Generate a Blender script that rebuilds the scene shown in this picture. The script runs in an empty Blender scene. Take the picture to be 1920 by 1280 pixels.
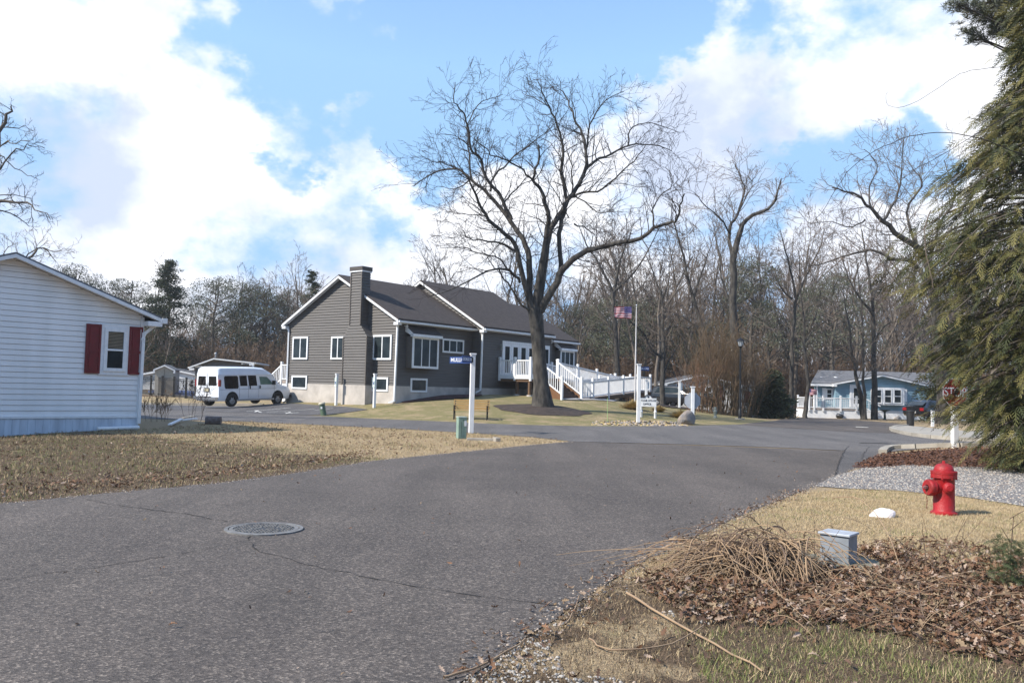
import bpy, bmesh, math, random
import numpy as np
from mathutils import Vector, Matrix

# ---------------------------------------------------------------- camera
F_PX, CX, CY = 1600.0, 960.0, 640.0          # focal length in pixels of a 1920 px wide picture
PITCH, ROLL = math.atan(88 / 1600.0), math.radians(1.43)
EYE = Vector((0, 0, 1.6))
fw = Vector((0, math.cos(PITCH), math.sin(PITCH)))
r0 = Vector((1, 0, 0)); u0 = r0.cross(fw)
rv = r0 * math.cos(ROLL) + u0 * math.sin(ROLL)
uv = u0 * math.cos(ROLL) - r0 * math.sin(ROLL)
S = bpy.context.scene
C = S.collection
cam = bpy.data.objects.new('camera', bpy.data.cameras.new('camera'))
C.objects.link(cam)
cam.matrix_world = Matrix.Translation(EYE) @ Matrix((rv, uv, -fw)).transposed().to_4x4()
cam.data.sensor_width = 36.0
cam.data.lens = 36.0 * F_PX / 1920.0
cam.data.clip_start = 0.1
cam.data.clip_end = 3000
S.camera = cam

# ---------------------------------------------------------------- light
SUN_EL = math.radians(40)
sun_h = Vector((-0.88, -0.40)).normalized()
sun_dir = Vector((sun_h.x * math.cos(SUN_EL), sun_h.y * math.cos(SUN_EL), math.sin(SUN_EL)))
sl = bpy.data.lights.new('sun', 'SUN'); sl.energy = 3.9; sl.angle = math.radians(0.6); sl.color = (1.0, 0.93, 0.83)
so = bpy.data.objects.new('sun', sl); C.objects.link(so)
so.rotation_euler = sun_dir.to_track_quat('Z', 'Y').to_euler()
S.view_settings.view_transform = 'Standard'
S.view_settings.look = 'None'
S.view_settings.gamma = 1.0
S.view_settings.exposure = 0.86
S.view_settings.use_curve_mapping = False

def ray(px, py):
    return fw + rv * ((px - CX) / F_PX) + uv * ((CY - py) / F_PX)

W = bpy.data.worlds.new('World'); S.world = W; W.use_nodes = True
nt = W.node_tree; N = nt.nodes; L = nt.links
for n_ in list(N): N.remove(n_)
out = N.new('ShaderNodeOutputWorld'); bg = N.new('ShaderNodeBackground'); L.new(bg.outputs[0], out.inputs[0])
bg.inputs['Strength'].default_value = 0.11
sky = N.new('ShaderNodeTexSky'); sky.sky_type = 'NISHITA'; sky.sun_disc = False
sky.sun_elevation = SUN_EL; sky.sun_rotation = math.atan2(sun_dir.x, sun_dir.y)
sky.air_density = 1.3; sky.dust_density = 0.3; sky.ozone_density = 2.0
tc = N.new('ShaderNodeTexCoord')

def wmath(op, a, b=None, c=None, clamp=False):
    m = N.new('ShaderNodeMath'); m.operation = op; m.use_clamp = clamp
    for i, v in enumerate((a, b, c)):
        if v is None: continue
        if isinstance(v, (int, float)): m.inputs[i].default_value = v
        else: L.new(v, m.inputs[i])
    return m.outputs[0]

def wnoise(scale, detail, rough, off):
    mp = N.new('ShaderNodeMapping'); L.new(tc.outputs['Generated'], mp.inputs['Vector'])
    mp.inputs['Location'].default_value = off; mp.inputs['Scale'].default_value = (1, 1, 1.5)
    t = N.new('ShaderNodeTexNoise'); t.inputs['Scale'].default_value = scale
    t.inputs['Detail'].default_value = detail; t.inputs['Roughness'].default_value = rough
    L.new(mp.outputs[0], t.inputs['Vector']); return t

# warp the direction a little so that the cloud banks get ragged edges
wn = wnoise(5.5, 6, 0.62, (3.1, 0.4, 1.7))
vs = N.new('ShaderNodeVectorMath'); vs.operation = 'SUBTRACT'; L.new(wn.outputs['Color'], vs.inputs[0]); vs.inputs[1].default_value = (0.5, 0.5, 0.5)
vm = N.new('ShaderNodeVectorMath'); vm.operation = 'SCALE'; L.new(vs.outputs[0], vm.inputs[0]); vm.inputs['Scale'].default_value = 0.24
va = N.new('ShaderNodeVectorMath'); va.operation = 'ADD'; L.new(tc.outputs['Generated'], va.inputs[0]); L.new(vm.outputs[0], va.inputs[1])
vn = N.new('ShaderNodeVectorMath'); vn.operation = 'NORMALIZE'; L.new(va.outputs[0], vn.inputs[0])

def bank(px, py, rad, amp, acc):
    d = ray(px, py).normalized()
    dp = N.new('ShaderNodeVectorMath'); dp.operation = 'DOT_PRODUCT'
    L.new(vn.outputs[0], dp.inputs[0]); dp.inputs[1].default_value = d
    a = rad / F_PX
    mr = N.new('ShaderNodeMapRange'); mr.interpolation_type = 'SMOOTHSTEP'
    L.new(dp.outputs['Value'], mr.inputs['Value'])
    mr.inputs['From Min'].default_value = math.cos(a); mr.inputs['From Max'].default_value = math.cos(a * 0.25)
    mr.inputs['To Min'].default_value = 0; mr.inputs['To Max'].default_value = amp
    return mr.outputs[0] if acc is None else wmath('ADD', acc, mr.outputs[0])

acc = None
for b in [(90, 60, 260, .75), (60, 260, 300, .8), (330, 180, 230, .7), (430, 240, 180, .6), (250, 420, 330, .8), (650, 180, 150, .75), (720, 260, 120, .5),
          (480, 20, 130, .7), (735, 5, 90, .7), (620, 330, 200, .6), (500, 460, 240, .7), (760, 440, 180, .6), (900, 380, 170, .6),
          (1000, 260, 200, .5), (1180, 210, 190, .8), (1330, 210, 220, .8), (1480, 240, 180, .75), (1330, 75, 140, .55), (1640, 60, 260, .95), (1780, 130, 300, .9),
          (1240, 400, 240, .7), (1500, 400, 230, .7), (1750, 400, 260, .5), (1050, 500, 300, .7), (1400, 560, 320, .8), (700, 560, 300, .75),
          (200, 620, 300, .8), (1700, 600, 300, .6), (1560, 190, 120, .4),
          (950, 110, 330, -1.2), (560, 90, 120, -.75), (360, 90, 90, -.5), (440, 110, 110, -.5), (700, 60, 80, -.3), (820, 200, 170, -1.3), (830, 320, 110, -.9), (570, 270, 110, -1.1), (560, 360, 90, -.8), (640, 460, 70, -.6),
          (1480, 80, 110, -.8), (1180, 40, 150, -.8), (1390, 120, 80, -.6), (1640, 240, 170, -1.3), (760, 370, 100, -.9), (1540, 330, 120, -1.1), (1440, 340, 90, -.7), (1690, 330, 100, -.7), (1150, 60, 160, -.6), (1240, 380, 80, -.6), (420, 420, 60, -.5), (300, 500, 60, -.3)]:
    acc = bank(*b, acc)
n1 = wnoise(6.5, 10, 0.60, (0.3, 2.2, 0.9))
acc = wmath('MINIMUM', acc, 1.15)
cov = wmath('ADD', wmath('MULTIPLY', acc, .70), wmath('MULTIPLY', wmath('SUBTRACT', n1.outputs['Fac'], 0.5), 3.6))
mask = N.new('ShaderNodeMapRange'); mask.interpolation_type = 'SMOOTHSTEP'; L.new(cov, mask.inputs['Value'])
mask.inputs['From Min'].default_value = 0.08; mask.inputs['From Max'].default_value = 0.95
# shaded cloud bases, pale lavender
sh = None
for b in [(170, 300, 170, .9), (1340, 235, 200, .75), (1500, 250, 150, .6), (420, 500, 150, .55), (1250, 300, 120, .4), (640, 540, 150, .4), (1750, 180, 160, .25), (1450, 470, 200, .4), (150, 250, 110, .4)]:
    sh = bank(*b, sh)
n2 = wnoise(5.0, 8, 0.6, (5.3, 1.2, 4.9))
shade = wmath('MULTIPLY', wmath('ADD', wmath('MULTIPLY', sh, 1.1), wmath('MULTIPLY', wmath('SUBTRACT', n2.outputs['Fac'], 0.48), 4.0)), .8, clamp=True)
ccol = N.new('ShaderNodeMixRGB'); L.new(shade, ccol.inputs[0])
ccol.inputs[1].default_value = (6.4, 6.45, 6.7, 1); ccol.inputs[2].default_value = (3.6, 4.1, 5.2, 1)
skm = N.new('ShaderNodeMixRGB'); skm.blend_type = 'MULTIPLY'; skm.inputs[0].default_value = 1; L.new(sky.outputs[0], skm.inputs[1]); skm.inputs[2].default_value = (1.22, 1.28, 1.40, 1)
smin = N.new('ShaderNodeVectorMath'); smin.operation = 'MINIMUM'; L.new(skm.outputs[0], smin.inputs[0]); smin.inputs[1].default_value = (2.1, 3.5, 5.5)   # keeps the haze at the horizon pale blue
mx = N.new('ShaderNodeMixRGB'); L.new(mask.outputs[0], mx.inputs[0]); L.new(smin.outputs[0], mx.inputs[1]); L.new(ccol.outputs[0], mx.inputs[2])
L.new(mx.outputs[0], bg.inputs['Color'])

# ---------------------------------------------------------------- terrain height
def sst(x, a, b):
    t = min(1.0, max(0.0, (x - a) / (b - a))); return t * t * (3 - 2 * t)
def yf(x): return float(np.interp(x, [-40, -11, -6, -1.4, 2, 9.9, 14, 18], [47, 43.2, 40.3, 37.6, 38.3, 42.8, 46.5, 52]))
def hz(x, y):
    d = y - yf(x)
    z = 0.0
    if d > 0:
        m = float(np.interp(x, [-20, -14, -6, -1, 5, 10, 17], [0, .06, .125, .10, .092, .05, .0]))
        cap = float(np.interp(x, [-19, -16, -13.5, -6, -1, 5, 10, 19], [0, .08, .38, 1.0, 1.2, 1.15, .75, .0]))
        z = min(m * (d * d / (d + 0.6)), cap)
    z += min(.6, .03 * max(0, y - 54)) * (1 - sst(x, -20, -13))
    z -= .2 * sst(y, 52, 70) * sst(x, 15, 21)
    # mulch mound at the right-hand kerb
    z += .26 * sst(x, 10.6, 13.5) * sst(y, 18.2, 22.5) * (1 - sst(y, 25.2 + .35 * (x - 12), 27.6 + .35 * (x - 12)))
    z -= .2 * (1 - sst(x, -16, -12.2)) * sst(y, 17, 21) * (1 - sst(y, 27, 30))
    return z
def G(px, py, z0=0.0):
    d = ray(px, py); t = 3.0; prev = t
    while t < 400:
        p = EYE + d * t
        if p.z <= hz(p.x, p.y): break
        prev = t; t *= 1.02
    a, b = prev, t
    for _ in range(18):
        m = (a + b) / 2; p = EYE + d * m
        if p.z <= hz(p.x, p.y): b = m
        else: a = m
    p = EYE + d * b; return Vector((p.x, p.y, hz(p.x, p.y)))
def at(px, py, Y):
    d = ray(px, py); return EYE + d * (Y / d.y)

# ---------------------------------------------------------------- materials
MATS = {}
def mat(name, col, rough=.7, col2=None, scale=6.0, var=.5, bump=0.0, bscale=None, metal=0.0, detail=4, coat=0.0, stretch=None, spec=None, lo=.35, hi=.65, trans=0.0):
    m = bpy.data.materials.new(name); m.use_nodes = True
    t = m.node_tree; b = t.nodes['Principled BSDF']
    b.inputs['Roughness'].default_value = rough; b.inputs['Metallic'].default_value = metal
    if coat: b.inputs['Coat Weight'].default_value = coat
    if spec is not None: b.inputs['Specular IOR Level'].default_value = spec
    c2 = col2 or tuple(v * (1 - .35 * var) for v in col)
    tcn = t.nodes.new('ShaderNodeTexCoord'); mp = t.nodes.new('ShaderNodeMapping')
    t.links.new(tcn.outputs['Object'], mp.inputs['Vector'])
    if stretch: mp.inputs['Scale'].default_value = stretch
    n = t.nodes.new('ShaderNodeTexNoise'); n.inputs['Scale'].default_value = scale; n.inputs['Detail'].default_value = detail
    t.links.new(mp.outputs[0], n.inputs['Vector'])
    r = t.nodes.new('ShaderNodeValToRGB'); r.color_ramp.elements[0].position = lo; r.color_ramp.elements[1].position = hi
    r.color_ramp.elements[0].color = (*col, 1); r.color_ramp.elements[1].color = (*c2, 1)
    t.links.new(n.outputs['Fac'], r.inputs[0]); t.links.new(r.outputs[0], b.inputs['Base Color'])
    if bump:
        n2 = t.nodes.new('ShaderNodeTexNoise'); n2.inputs['Scale'].default_value = bscale or scale * 4; n2.inputs['Detail'].default_value = 5
        t.links.new(mp.outputs[0], n2.inputs['Vector'])
        bp = t.nodes.new('ShaderNodeBump'); bp.inputs['Strength'].default_value = bump; bp.inputs['Distance'].default_value = .02
        t.links.new(n2.outputs['Fac'], bp.inputs['Height']); t.links.new(bp.outputs[0], b.inputs['Normal'])
    if trans:
        tb = t.nodes.new('ShaderNodeBsdfTranslucent'); t.links.new(r.outputs[0], tb.inputs['Color'])
        ms = t.nodes.new('ShaderNodeMixShader'); ms.inputs[0].default_value = trans
        o = t.nodes['Material Output']
        t.links.new(b.outputs[0], ms.inputs[1]); t.links.new(tb.outputs[0], ms.inputs[2]); t.links.new(ms.outputs[0], o.inputs[0])
    MATS[name] = m; return m

WHITE = mat('white_vinyl', (.78, .79, .80), .45, (.70, .71, .73), 3)
WHITE_T = mat('white_trim', (.80, .81, .82), .5, (.70, .72, .74), 8)
SIDE_W = mat('white_siding', (.84, .84, .84), .5, (.73, .735, .73), 1.0, detail=8, stretch=(1.6, 1.6, .35))
SIDE_T = mat('taupe_siding', (.104, .096, .090), .6, (.089, .082, .078), 1.0, stretch=(1, 1, 8))
SIDE_BL = mat('blue_siding', (.24, .38, .46), .6, (.21, .34, .42), 2)
SIDE_BE = mat('beige_siding', (.66, .63, .58), .6, (.58, .55, .5), 2)
SKIRT = mat('pale_skirting', (.60, .68, .78), .6, (.44, .50, .58), 1.8, stretch=(3, 3, .5))
CONC = mat('concrete', (.50, .46, .42), .9, (.36, .33, .30), 1.6, bump=.4, bscale=40, detail=8)
CONC_L = mat('pale_concrete', (.37, .34, .29), .9, (.26, .235, .20), 2.5, bump=.4, bscale=50, detail=8)
SHING = mat('brown_shingle', (.040, .032, .030), .95, (.060, .048, .044), 4, bump=.6, bscale=40, detail=8, stretch=(1, 1, 3))
SHING_G = mat('grey_shingle', (.10, .105, .115), .95, (.15, .15, .16), 5, bump=.5, bscale=40)
GLASS = mat('dark_window_glass', (.012, .018, .022), .08, (.03, .04, .045), 1.5, spec=.22)
RED_SH = mat('red_shutter', (.155, .004, .010), .5, (.12, .004, .008), 6)
WOODT = mat('treated_timber', (.15, .085, .045), .85, (.10, .06, .035), 6, stretch=(1, 1, 6))
BLACK = mat('black_metal', (.012, .012, .013), .45)
BLKP = mat('black_plastic', (.02, .02, .022), .55)
RUBBER = mat('tyre_rubber', (.018, .018, .018), .85)
CHROME = mat('chrome', (.55, .56, .58), .25, metal=.9)
GREY_M = mat('galvanised_metal', (.34, .35, .37), .5, (.27, .28, .30), 9, metal=.4)
BARK = mat('grey_bark', (.085, .076, .065), .95, (.020, .018, .017), 5, bump=1.0, bscale=18, detail=8, stretch=(1, 1, .35))
BARK_D = mat('dark_bark', (.075, .063, .052), .95, (.13, .11, .09), 4)
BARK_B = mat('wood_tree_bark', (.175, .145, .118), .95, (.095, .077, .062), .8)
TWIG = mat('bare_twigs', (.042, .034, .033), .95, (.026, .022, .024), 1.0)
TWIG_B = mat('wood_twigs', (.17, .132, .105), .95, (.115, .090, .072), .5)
TWIG_R = mat('reddish_twigs', (.17, .095, .055), .95, (.12, .085, .045), .8)
DEADL = mat('dead_leaves', (.20, .105, .055), .9, (.12, .06, .035), 14)

# ---------------------------------------------------------------- mesh helpers
ORG = {}
def org(o): return ORG.get(o.name if o else None, Vector((0, 0, 0)))
class MB:
    def __init__(s): s.v = []; s.f = []; s.m = []
    def add(s, vs, fs, mi=0):
        k = len(s.v); s.v.extend([tuple(v) for v in vs])
        for f in fs: s.f.append(tuple(i + k for i in f)); s.m.append(mi)
        return s
    def box8(s, p, mi=0):
        return s.add(p, [(0, 3, 2, 1), (4, 5, 6, 7), (0, 1, 5, 4), (1, 2, 6, 5), (2, 3, 7, 6), (3, 0, 4, 7)], mi)
    def box(s, c, size, rz=0, mi=0, M=None):
        c = Vector(c); a, b, h = size[0] / 2, size[1] / 2, size[2] / 2
        R = M or Matrix.Rotation(rz, 3, 'Z')
        return s.box8([c + R @ Vector(q) for q in ((-a, -b, -h), (a, -b, -h), (a, b, -h), (-a, b, -h), (-a, -b, h), (a, -b, h), (a, b, h), (-a, b, h))], mi)
    def bar(s, a, b, w, h, up=(0, 0, 1), mi=0):
        a, b = Vector(a), Vector(b); d = b - a; l = d.length
        if l < 1e-6: return s
        d.normalize(); u = Vector(up)
        x = d.cross(u)
        if x.length < 1e-4: x = d.cross(Vector((1, 0, 0)))
        x.normalize(); z = x.cross(d)
        M = Matrix((x, d, z)).transposed()
        return s.box((a + b) / 2, (w, l, h), M=M, mi=mi)
    def cyl(s, a, b, r, r2=None, n=12, mi=0, cap=True):
        a, b = Vector(a), Vector(b); r2 = r if r2 is None else r2
        d = (b - a).normalized(); x = d.cross(Vector((0, 0, 1)))
        if x.length < 1e-3: x = Vector((1, 0, 0))
        x.normalize(); y = d.cross(x)
        vs = []
        for c, q in ((a, r), (b, r2)):
            for i in range(n):
                t = 2 * math.pi * i / n; vs.append(c + (x * math.cos(t) + y * math.sin(t)) * q)
        fs = [(i, (i + 1) % n, n + (i + 1) % n, n + i) for i in range(n)]
        if cap: fs += [tuple(range(n))[::-1], tuple(range(n, 2 * n))]
        return s.add(vs, fs, mi)
    def lathe(s, prof, c, axis=(0, 0, 1), n=24, mi=0):
        c = Vector(c); d = Vector(axis).normalized(); x = d.cross(Vector((0, 0, 1)))
        if x.length < 1e-3: x = Vector((1, 0, 0))
        x.normalize(); y = d.cross(x); vs = []
        for r, h in prof:
            for i in range(n):
                t = 2 * math.pi * i / n; vs.append(c + d * h + (x * math.cos(t) + y * math.sin(t)) * max(r, 1e-4))
        fs = [(j * n + i, j * n + (i + 1) % n, (j + 1) * n + (i + 1) % n, (j + 1) * n + i) for j in range(len(prof) - 1) for i in range(n)]
        return s.add(vs, fs, mi)
    def prism(s, poly, vec, mi=0):
        n = len(poly); vec = Vector(vec); p = [Vector(q) for q in poly]
        fs = [tuple(range(n))[::-1], tuple(range(n, 2 * n))] + [(i, (i + 1) % n, n + (i + 1) % n, n + i) for i in range(n)]
        return s.add(p + [q + vec for q in p], fs, mi)
    def build(s, name, mats, parent=None, smooth=False, bevel=0.0, fix=True):
        if not isinstance(mats, (list, tuple)): mats = [mats]
        me = bpy.data.meshes.new(name); o_ = org(parent)
        me.from_pydata([(v[0] - o_.x, v[1] - o_.y, v[2] - o_.z) for v in s.v], [], s.f)
        for m in mats: me.materials.append(m)
        if len(mats) > 1: me.polygons.foreach_set('material_index', s.m)
        if fix:
            bm = bmesh.new(); bm.from_mesh(me)
            bmesh.ops.recalc_face_normals(bm, faces=bm.faces); bm.to_mesh(me); bm.free()
        if smooth:
            me.polygons.foreach_set('use_smooth', [True] * len(me.polygons))
            try: me.set_sharp_from_angle(angle=math.radians(40))
            except Exception: pass
        me.update()
        ob = bpy.data.objects.new(name, me); C.objects.link(ob)
        if parent: ob.parent = parent
        ORG[ob.name] = o_
        if bevel:
            md = ob.modifiers.new('bevel', 'BEVEL'); md.width = bevel; md.segments = 2; md.limit_method = 'ANGLE'
        return ob

def npmesh(name, V, Fq, mat_, parent=None, smooth=False, mi=None):
    """V (n,3) array, Fq (m,3|4) int array"""
    me = bpy.data.meshes.new(name); V = np.asarray(V, dtype=np.float32); Fq = np.asarray(Fq, dtype=np.int32)
    o_ = org(parent); V = V - np.array([o_.x, o_.y, o_.z], dtype=np.float32)
    k = Fq.shape[1]
    me.vertices.add(len(V)); me.vertices.foreach_set('co', V.ravel())
    me.loops.add(Fq.size); me.loops.foreach_set('vertex_index', Fq.ravel())
    me.polygons.add(len(Fq)); me.polygons.foreach_set('loop_start', np.arange(0, Fq.size, k, dtype=np.int32))
    if smooth: me.polygons.foreach_set('use_smooth', np.ones(len(Fq), dtype=bool))
    for m in (mat_ if isinstance(mat_, (list, tuple)) else [mat_]): me.materials.append(m)
    if mi is not None: me.polygons.foreach_set('material_index', np.asarray(mi, dtype=np.int32))
    me.update(calc_edges=True); me.validate()
    ob = bpy.data.objects.new(name, me); C.objects.link(ob)
    if parent: ob.parent = parent
    ORG[ob.name] = o_
    return ob

def tag(o, label=None, cat=None, group=None, kind=None):
    if label: o['label'] = label
    if cat: o['category'] = cat
    if group: o['group'] = group
    if kind: o['kind'] = kind
    return o
def thing(name, loc, label, cat, group=None, rz=0):
    o = bpy.data.objects.new(name, None); C.objects.link(o); o.location = loc; o.rotation_euler = (0, 0, rz); o.empty_display_size = .2
    ORG[o.name] = Vector(loc); return tag(o, label, cat, group)
def local(o): ORG[o.name] = Vector((0, 0, 0)); return o       # parts of this thing are given in its own axes
def copy_tree(o, parent=None):
    c = o.copy(); C.objects.link(c)
    if parent: c.parent = parent
    for ch in [q for q in bpy.data.objects if q.parent == o]: copy_tree(ch, c)
    return c

class Wall:
    """vertical plane: origin O, horizontal unit u (left to right seen from outside), outward normal n"""
    def __init__(s, O, u):
        s.O = Vector((O[0], O[1], 0)); s.u = Vector((u[0], u[1], 0)).normalized(); s.n = Vector((s.u.y, -s.u.x, 0))
    def off(s, d): return Wall(s.O + s.n * d, s.u)
    def p(s, t, z, d=0): q = s.O + s.u * t + s.n * d; return Vector((q.x, q.y, z))
    def tz(s, px, py):
        d = ray(px, py); k = (s.O - EYE).dot(s.n) / d.dot(s.n); q = EYE + d * k
        return (q - s.O).dot(s.u), q.z
    def rect(s, x0, y0, x1, y1):
        xm, ym = (x0 + x1) / 2, (y0 + y1) / 2
        return s.tz(x0, ym)[0], s.tz(xm, y1)[1], s.tz(x1, ym)[0], s.tz(xm, y0)[1]
def wbox(mb, w, t0, t1, z0, z1, d0, d1, mi=0):
    return mb.box8([w.p(t0, z0, d1), w.p(t1, z0, d1), w.p(t1, z0, d0), w.p(t0, z0, d0), w.p(t0, z1, d1), w.p(t1, z1, d1), w.p(t1, z1, d0), w.p(t0, z1, d0)], mi)
def clipz(poly, z, keep_above):
    r = []; n = len(poly)
    for i in range(n):
        a, b = poly[i], poly[(i + 1) % n]
        ia = a[1] >= z if keep_above else a[1] <= z; ib = b[1] >= z if keep_above else b[1] <= z
        if ia: r.append(a)
        if ia != ib:
            k = (z - a[1]) / (b[1] - a[1]); r.append((a[0] + k * (b[0] - a[0]), z))
    return r
def lap(mb, w, poly, board=.155, lapd=.04, base=None, gap=.02):
    """lapped siding boards over a convex polygon of (t, z)"""
    base = -lapd if base is None else base; z0 = min(p[1] for p in poly); z1 = max(p[1] for p in poly); z = z0
    while z < z1 - 1e-4:
        q = clipz(clipz(poly, z, True), min(z + board - gap, z1), False)
        if len(q) >= 3:
            pts = [w.p(t, zz, base + .004 + lapd * (1 - (zz - z) / board)) for t, zz in q]
            mb.add(pts, [tuple(range(len(pts)))])
            lo = sorted(t for t, zz in q if abs(zz - z) < 1e-5)
            if len(lo) >= 2:
                mb.add([w.p(lo[0], z, base), w.p(lo[-1], z, base), w.p(lo[-1], z, base + .004 + lapd), w.p(lo[0], z, base + .004 + lapd)], [(0, 1, 2, 3)])
        z += board
def window(w, parent, r, fr=.09, d=.05, mull=(), hmull=(), name='window', fm=None, pm=None, blind=None, thin=.03):
    t0, z0, t1, z1 = r; fm = fm or WHITE_T; pm = pm or GLASS
    m = MB()
    wbox(m, w, t0, t1, z1 - fr, z1, .0, d); wbox(m, w, t0, t1, z0, z0 + fr, .0, d)
    wbox(m, w, t0, t0 + fr, z0 + fr, z1 - fr, .0, d); wbox(m, w, t1 - fr, t1, z0 + fr, z1 - fr, .0, d)
    for k in mull: tm = t0 + k * (t1 - t0); wbox(m, w, tm - thin, tm + thin, z0 + fr, z1 - fr, .0, d - .012)
    for k in hmull: zm = z0 + k * (z1 - z0); wbox(m, w, t0 + fr, t1 - fr, zm - thin, zm + thin, .0, d - .015)
    f = m.build(name, fm, parent)
    p = MB(); wbox(p, w, t0 + fr, t1 - fr, z0 + fr, z1 - fr, .0, .022); p.build('pane', pm, f)
    if blind:
        b = MB(); zb = z1 - fr - (z1 - z0 - 2 * fr) * blind; z = z1 - fr - .03
        while z > zb: wbox(b, w, t0 + fr + .01, t1 - fr - .01, z - .022, z, .022, .027); z -= .045
        b.build('blind', MATS.get('blind') or mat('blind', (.30, .24, .16), .7), f)
    return f
# ---------------------------------------------------------------- ground
RNG = np.random.default_rng(7); random.seed(7)
def W2(pts): return [tuple(G(x, y).xy) for x, y in pts]
def roughen(poly, step=.35, amp=.05, seed=1, closed=True):
    rr = random.Random(seed); r = []
    for i, a in enumerate(poly):
        if not closed and i == len(poly) - 1: r.append(a); break
        b = poly[(i + 1) % len(poly)]; l = math.dist(a, b)
        n = max(1, int(l / step)) if l < 30 else 1
        for k in range(n):
            t = k / n; j = amp if k else amp * .3
            r.append((a[0] + (b[0] - a[0]) * t + rr.uniform(-j, j), a[1] + (b[1] - a[1]) * t + rr.uniform(-j, j)))
    return r
def clipax(poly, ax, v, above):
    r = []; n = len(poly)
    for i in range(n):
        a, b = poly[i], poly[(i + 1) % n]
        ia = (a[ax] >= v) if above else (a[ax] <= v); ib = (b[ax] >= v) if above else (b[ax] <= v)
        if ia: r.append(a)
        if ia != ib:
            k = (v - a[ax]) / (b[ax] - a[ax]); q = [a[0] + k * (b[0] - a[0]), a[1] + k * (b[1] - a[1])]; q[ax] = v; r.append(tuple(q))
    return r
def sheet(name, poly, dz, m, step=1.0, kind='structure', parent=None):
    mb = MB(); xs = [p[0] for p in poly]
    x = math.floor(min(xs) / step) * step
    while x < max(xs):
        st = clipax(clipax(poly, 0, x, True), 0, x + step, False)
        if len(st) >= 3:
            ys = [p[1] for p in st]; y = math.floor(min(ys) / step) * step
            while y < max(ys):
                c = clipax(clipax(st, 1, y, True), 1, y + step, False)
                if len(c) >= 3:
                    mb.add([(a, b, hz(a, b) + dz) for a, b in c], [tuple(range(len(c)))])
                y += step
        x += step
    bm = bmesh.new()
    me = bpy.data.meshes.new(name); me.from_pydata(mb.v, [], mb.f); bm.from_mesh(me)
    bmesh.ops.triangulate(bm, faces=bm.faces)
    bmesh.ops.remove_doubles(bm, verts=bm.verts, dist=1e-4)
    bmesh.ops.recalc_face_normals(bm, faces=bm.faces)
    for f in bm.faces:
        if f.normal.z < 0: f.normal_flip()
    bm.to_mesh(me); bm.free(); me.materials.append(m)
    o = bpy.data.objects.new(name, me); C.objects.link(o)
    if kind: o['kind'] = kind
    if parent: o.parent = parent
    return o
def inside(poly, x, y):
    """vectorised point in polygon"""
    x = np.asarray(x); y = np.asarray(y); c = np.zeros(x.shape, bool); n = len(poly)
    for i in range(n):
        x1, y1 = poly[i]; x2, y2 = poly[(i + 1) % n]
        if y1 == y2: continue
        c ^= ((y1 > y) != (y2 > y)) & (x < (x2 - x1) * (y - y1) / (y2 - y1) + x1)
    return c
def scatter(poly, dens, excl=()):
    p = np.array(poly); lo = p.min(0); hi = p.max(0); n = int((hi - lo).prod() * dens)
    q = RNG.uniform(lo, hi, (n, 2)); k = inside(poly, q[:, 0], q[:, 1])
    for e in excl: k &= ~inside(e, q[:, 0], q[:, 1])
    return q[k]
hzv = np.vectorize(hz)

EDGE_L = W2([(0, 945), (200, 925), (420, 905), (560, 886), (700, 864), (900, 844), (1000, 834), (1072, 828)])
EDGE_R = W2([(1652, 848), (1615, 872), (1560, 898), (1500, 922), (1400, 962), (1300, 1008), (1180, 1066), (1085, 1128), (980, 1200), (870, 1276)])
main_poly = [(-30, -16), (-12, 3.0)] + EDGE_L + W2([(1300, 835), (1480, 841)]) + EDGE_R + [(-1.5, 2.2), (-3.5, -2), (-12, -16)]
main_poly_r = [(-30, -16), (-12, 3.0)] + roughen(EDGE_L + W2([(1300, 835), (1480, 841)]) + EDGE_R, .25, .03, 1, False) + [(-1.5, 2.2), (-3.5, -2), (-12, -16)]
NEAR = W2([(430, 790), (600, 797), (760, 805), (880, 812), (1000, 820), (1072, 828)])
FAR = W2([(1400, 795), (1330, 797.5), (1200, 799), (1100, 799), (1000, 797), (900, 793.5), (800, 789), (700, 785), (600, 780), (560, 778)])
cross_poly = [(-60, 45), (-25, 36.2)] + NEAR + W2([(1300, 834), (1480, 840), (1652, 848)]) + W2([(1720, 842), (1800, 838), (1870, 838)]) + [(34, 33)] + [(34, 39)] + W2([(1880, 828), (1760, 821), (1700, 813)]) + W2([(1560, 806)]) + FAR + [(-20, 46.5), (-60, 56)]
blue_poly = W2([(1380, 796.5), (1400, 794.5), (1450, 789.5), (1487, 784.5), (1502, 782)]) + W2([(1600, 787), (1660, 792), (1700, 797), (1672, 804), (1700, 814), (1560, 808)])
park_poly = W2([(560, 778.2), (600, 778.5), (640, 775), (690, 768), (650, 763), (560, 757), (535, 757)]) + [(-15.5, 53.6), (-22.5, 54), (-60, 66), (-60, 55), (-20, 45.5)]
grav_poly = W2([(1530, 912), (1560, 895), (1620, 878), (1700, 872), (1830, 876), (1930, 884)]) + [(26, 18.5), (24, 12.5)] + W2([(1930, 951), (1800, 931), (1680, 920), (1600, 917)])
mulch_poly = W2([(1655, 852), (1720, 846), (1800, 841.5), (1880, 841)]) + [(20, 31), (24, 32), (26, 19)] + W2([(1935, 886), (1830, 878), (1700, 874), (1625, 879), (1600, 876), (1630, 862)])

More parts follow.
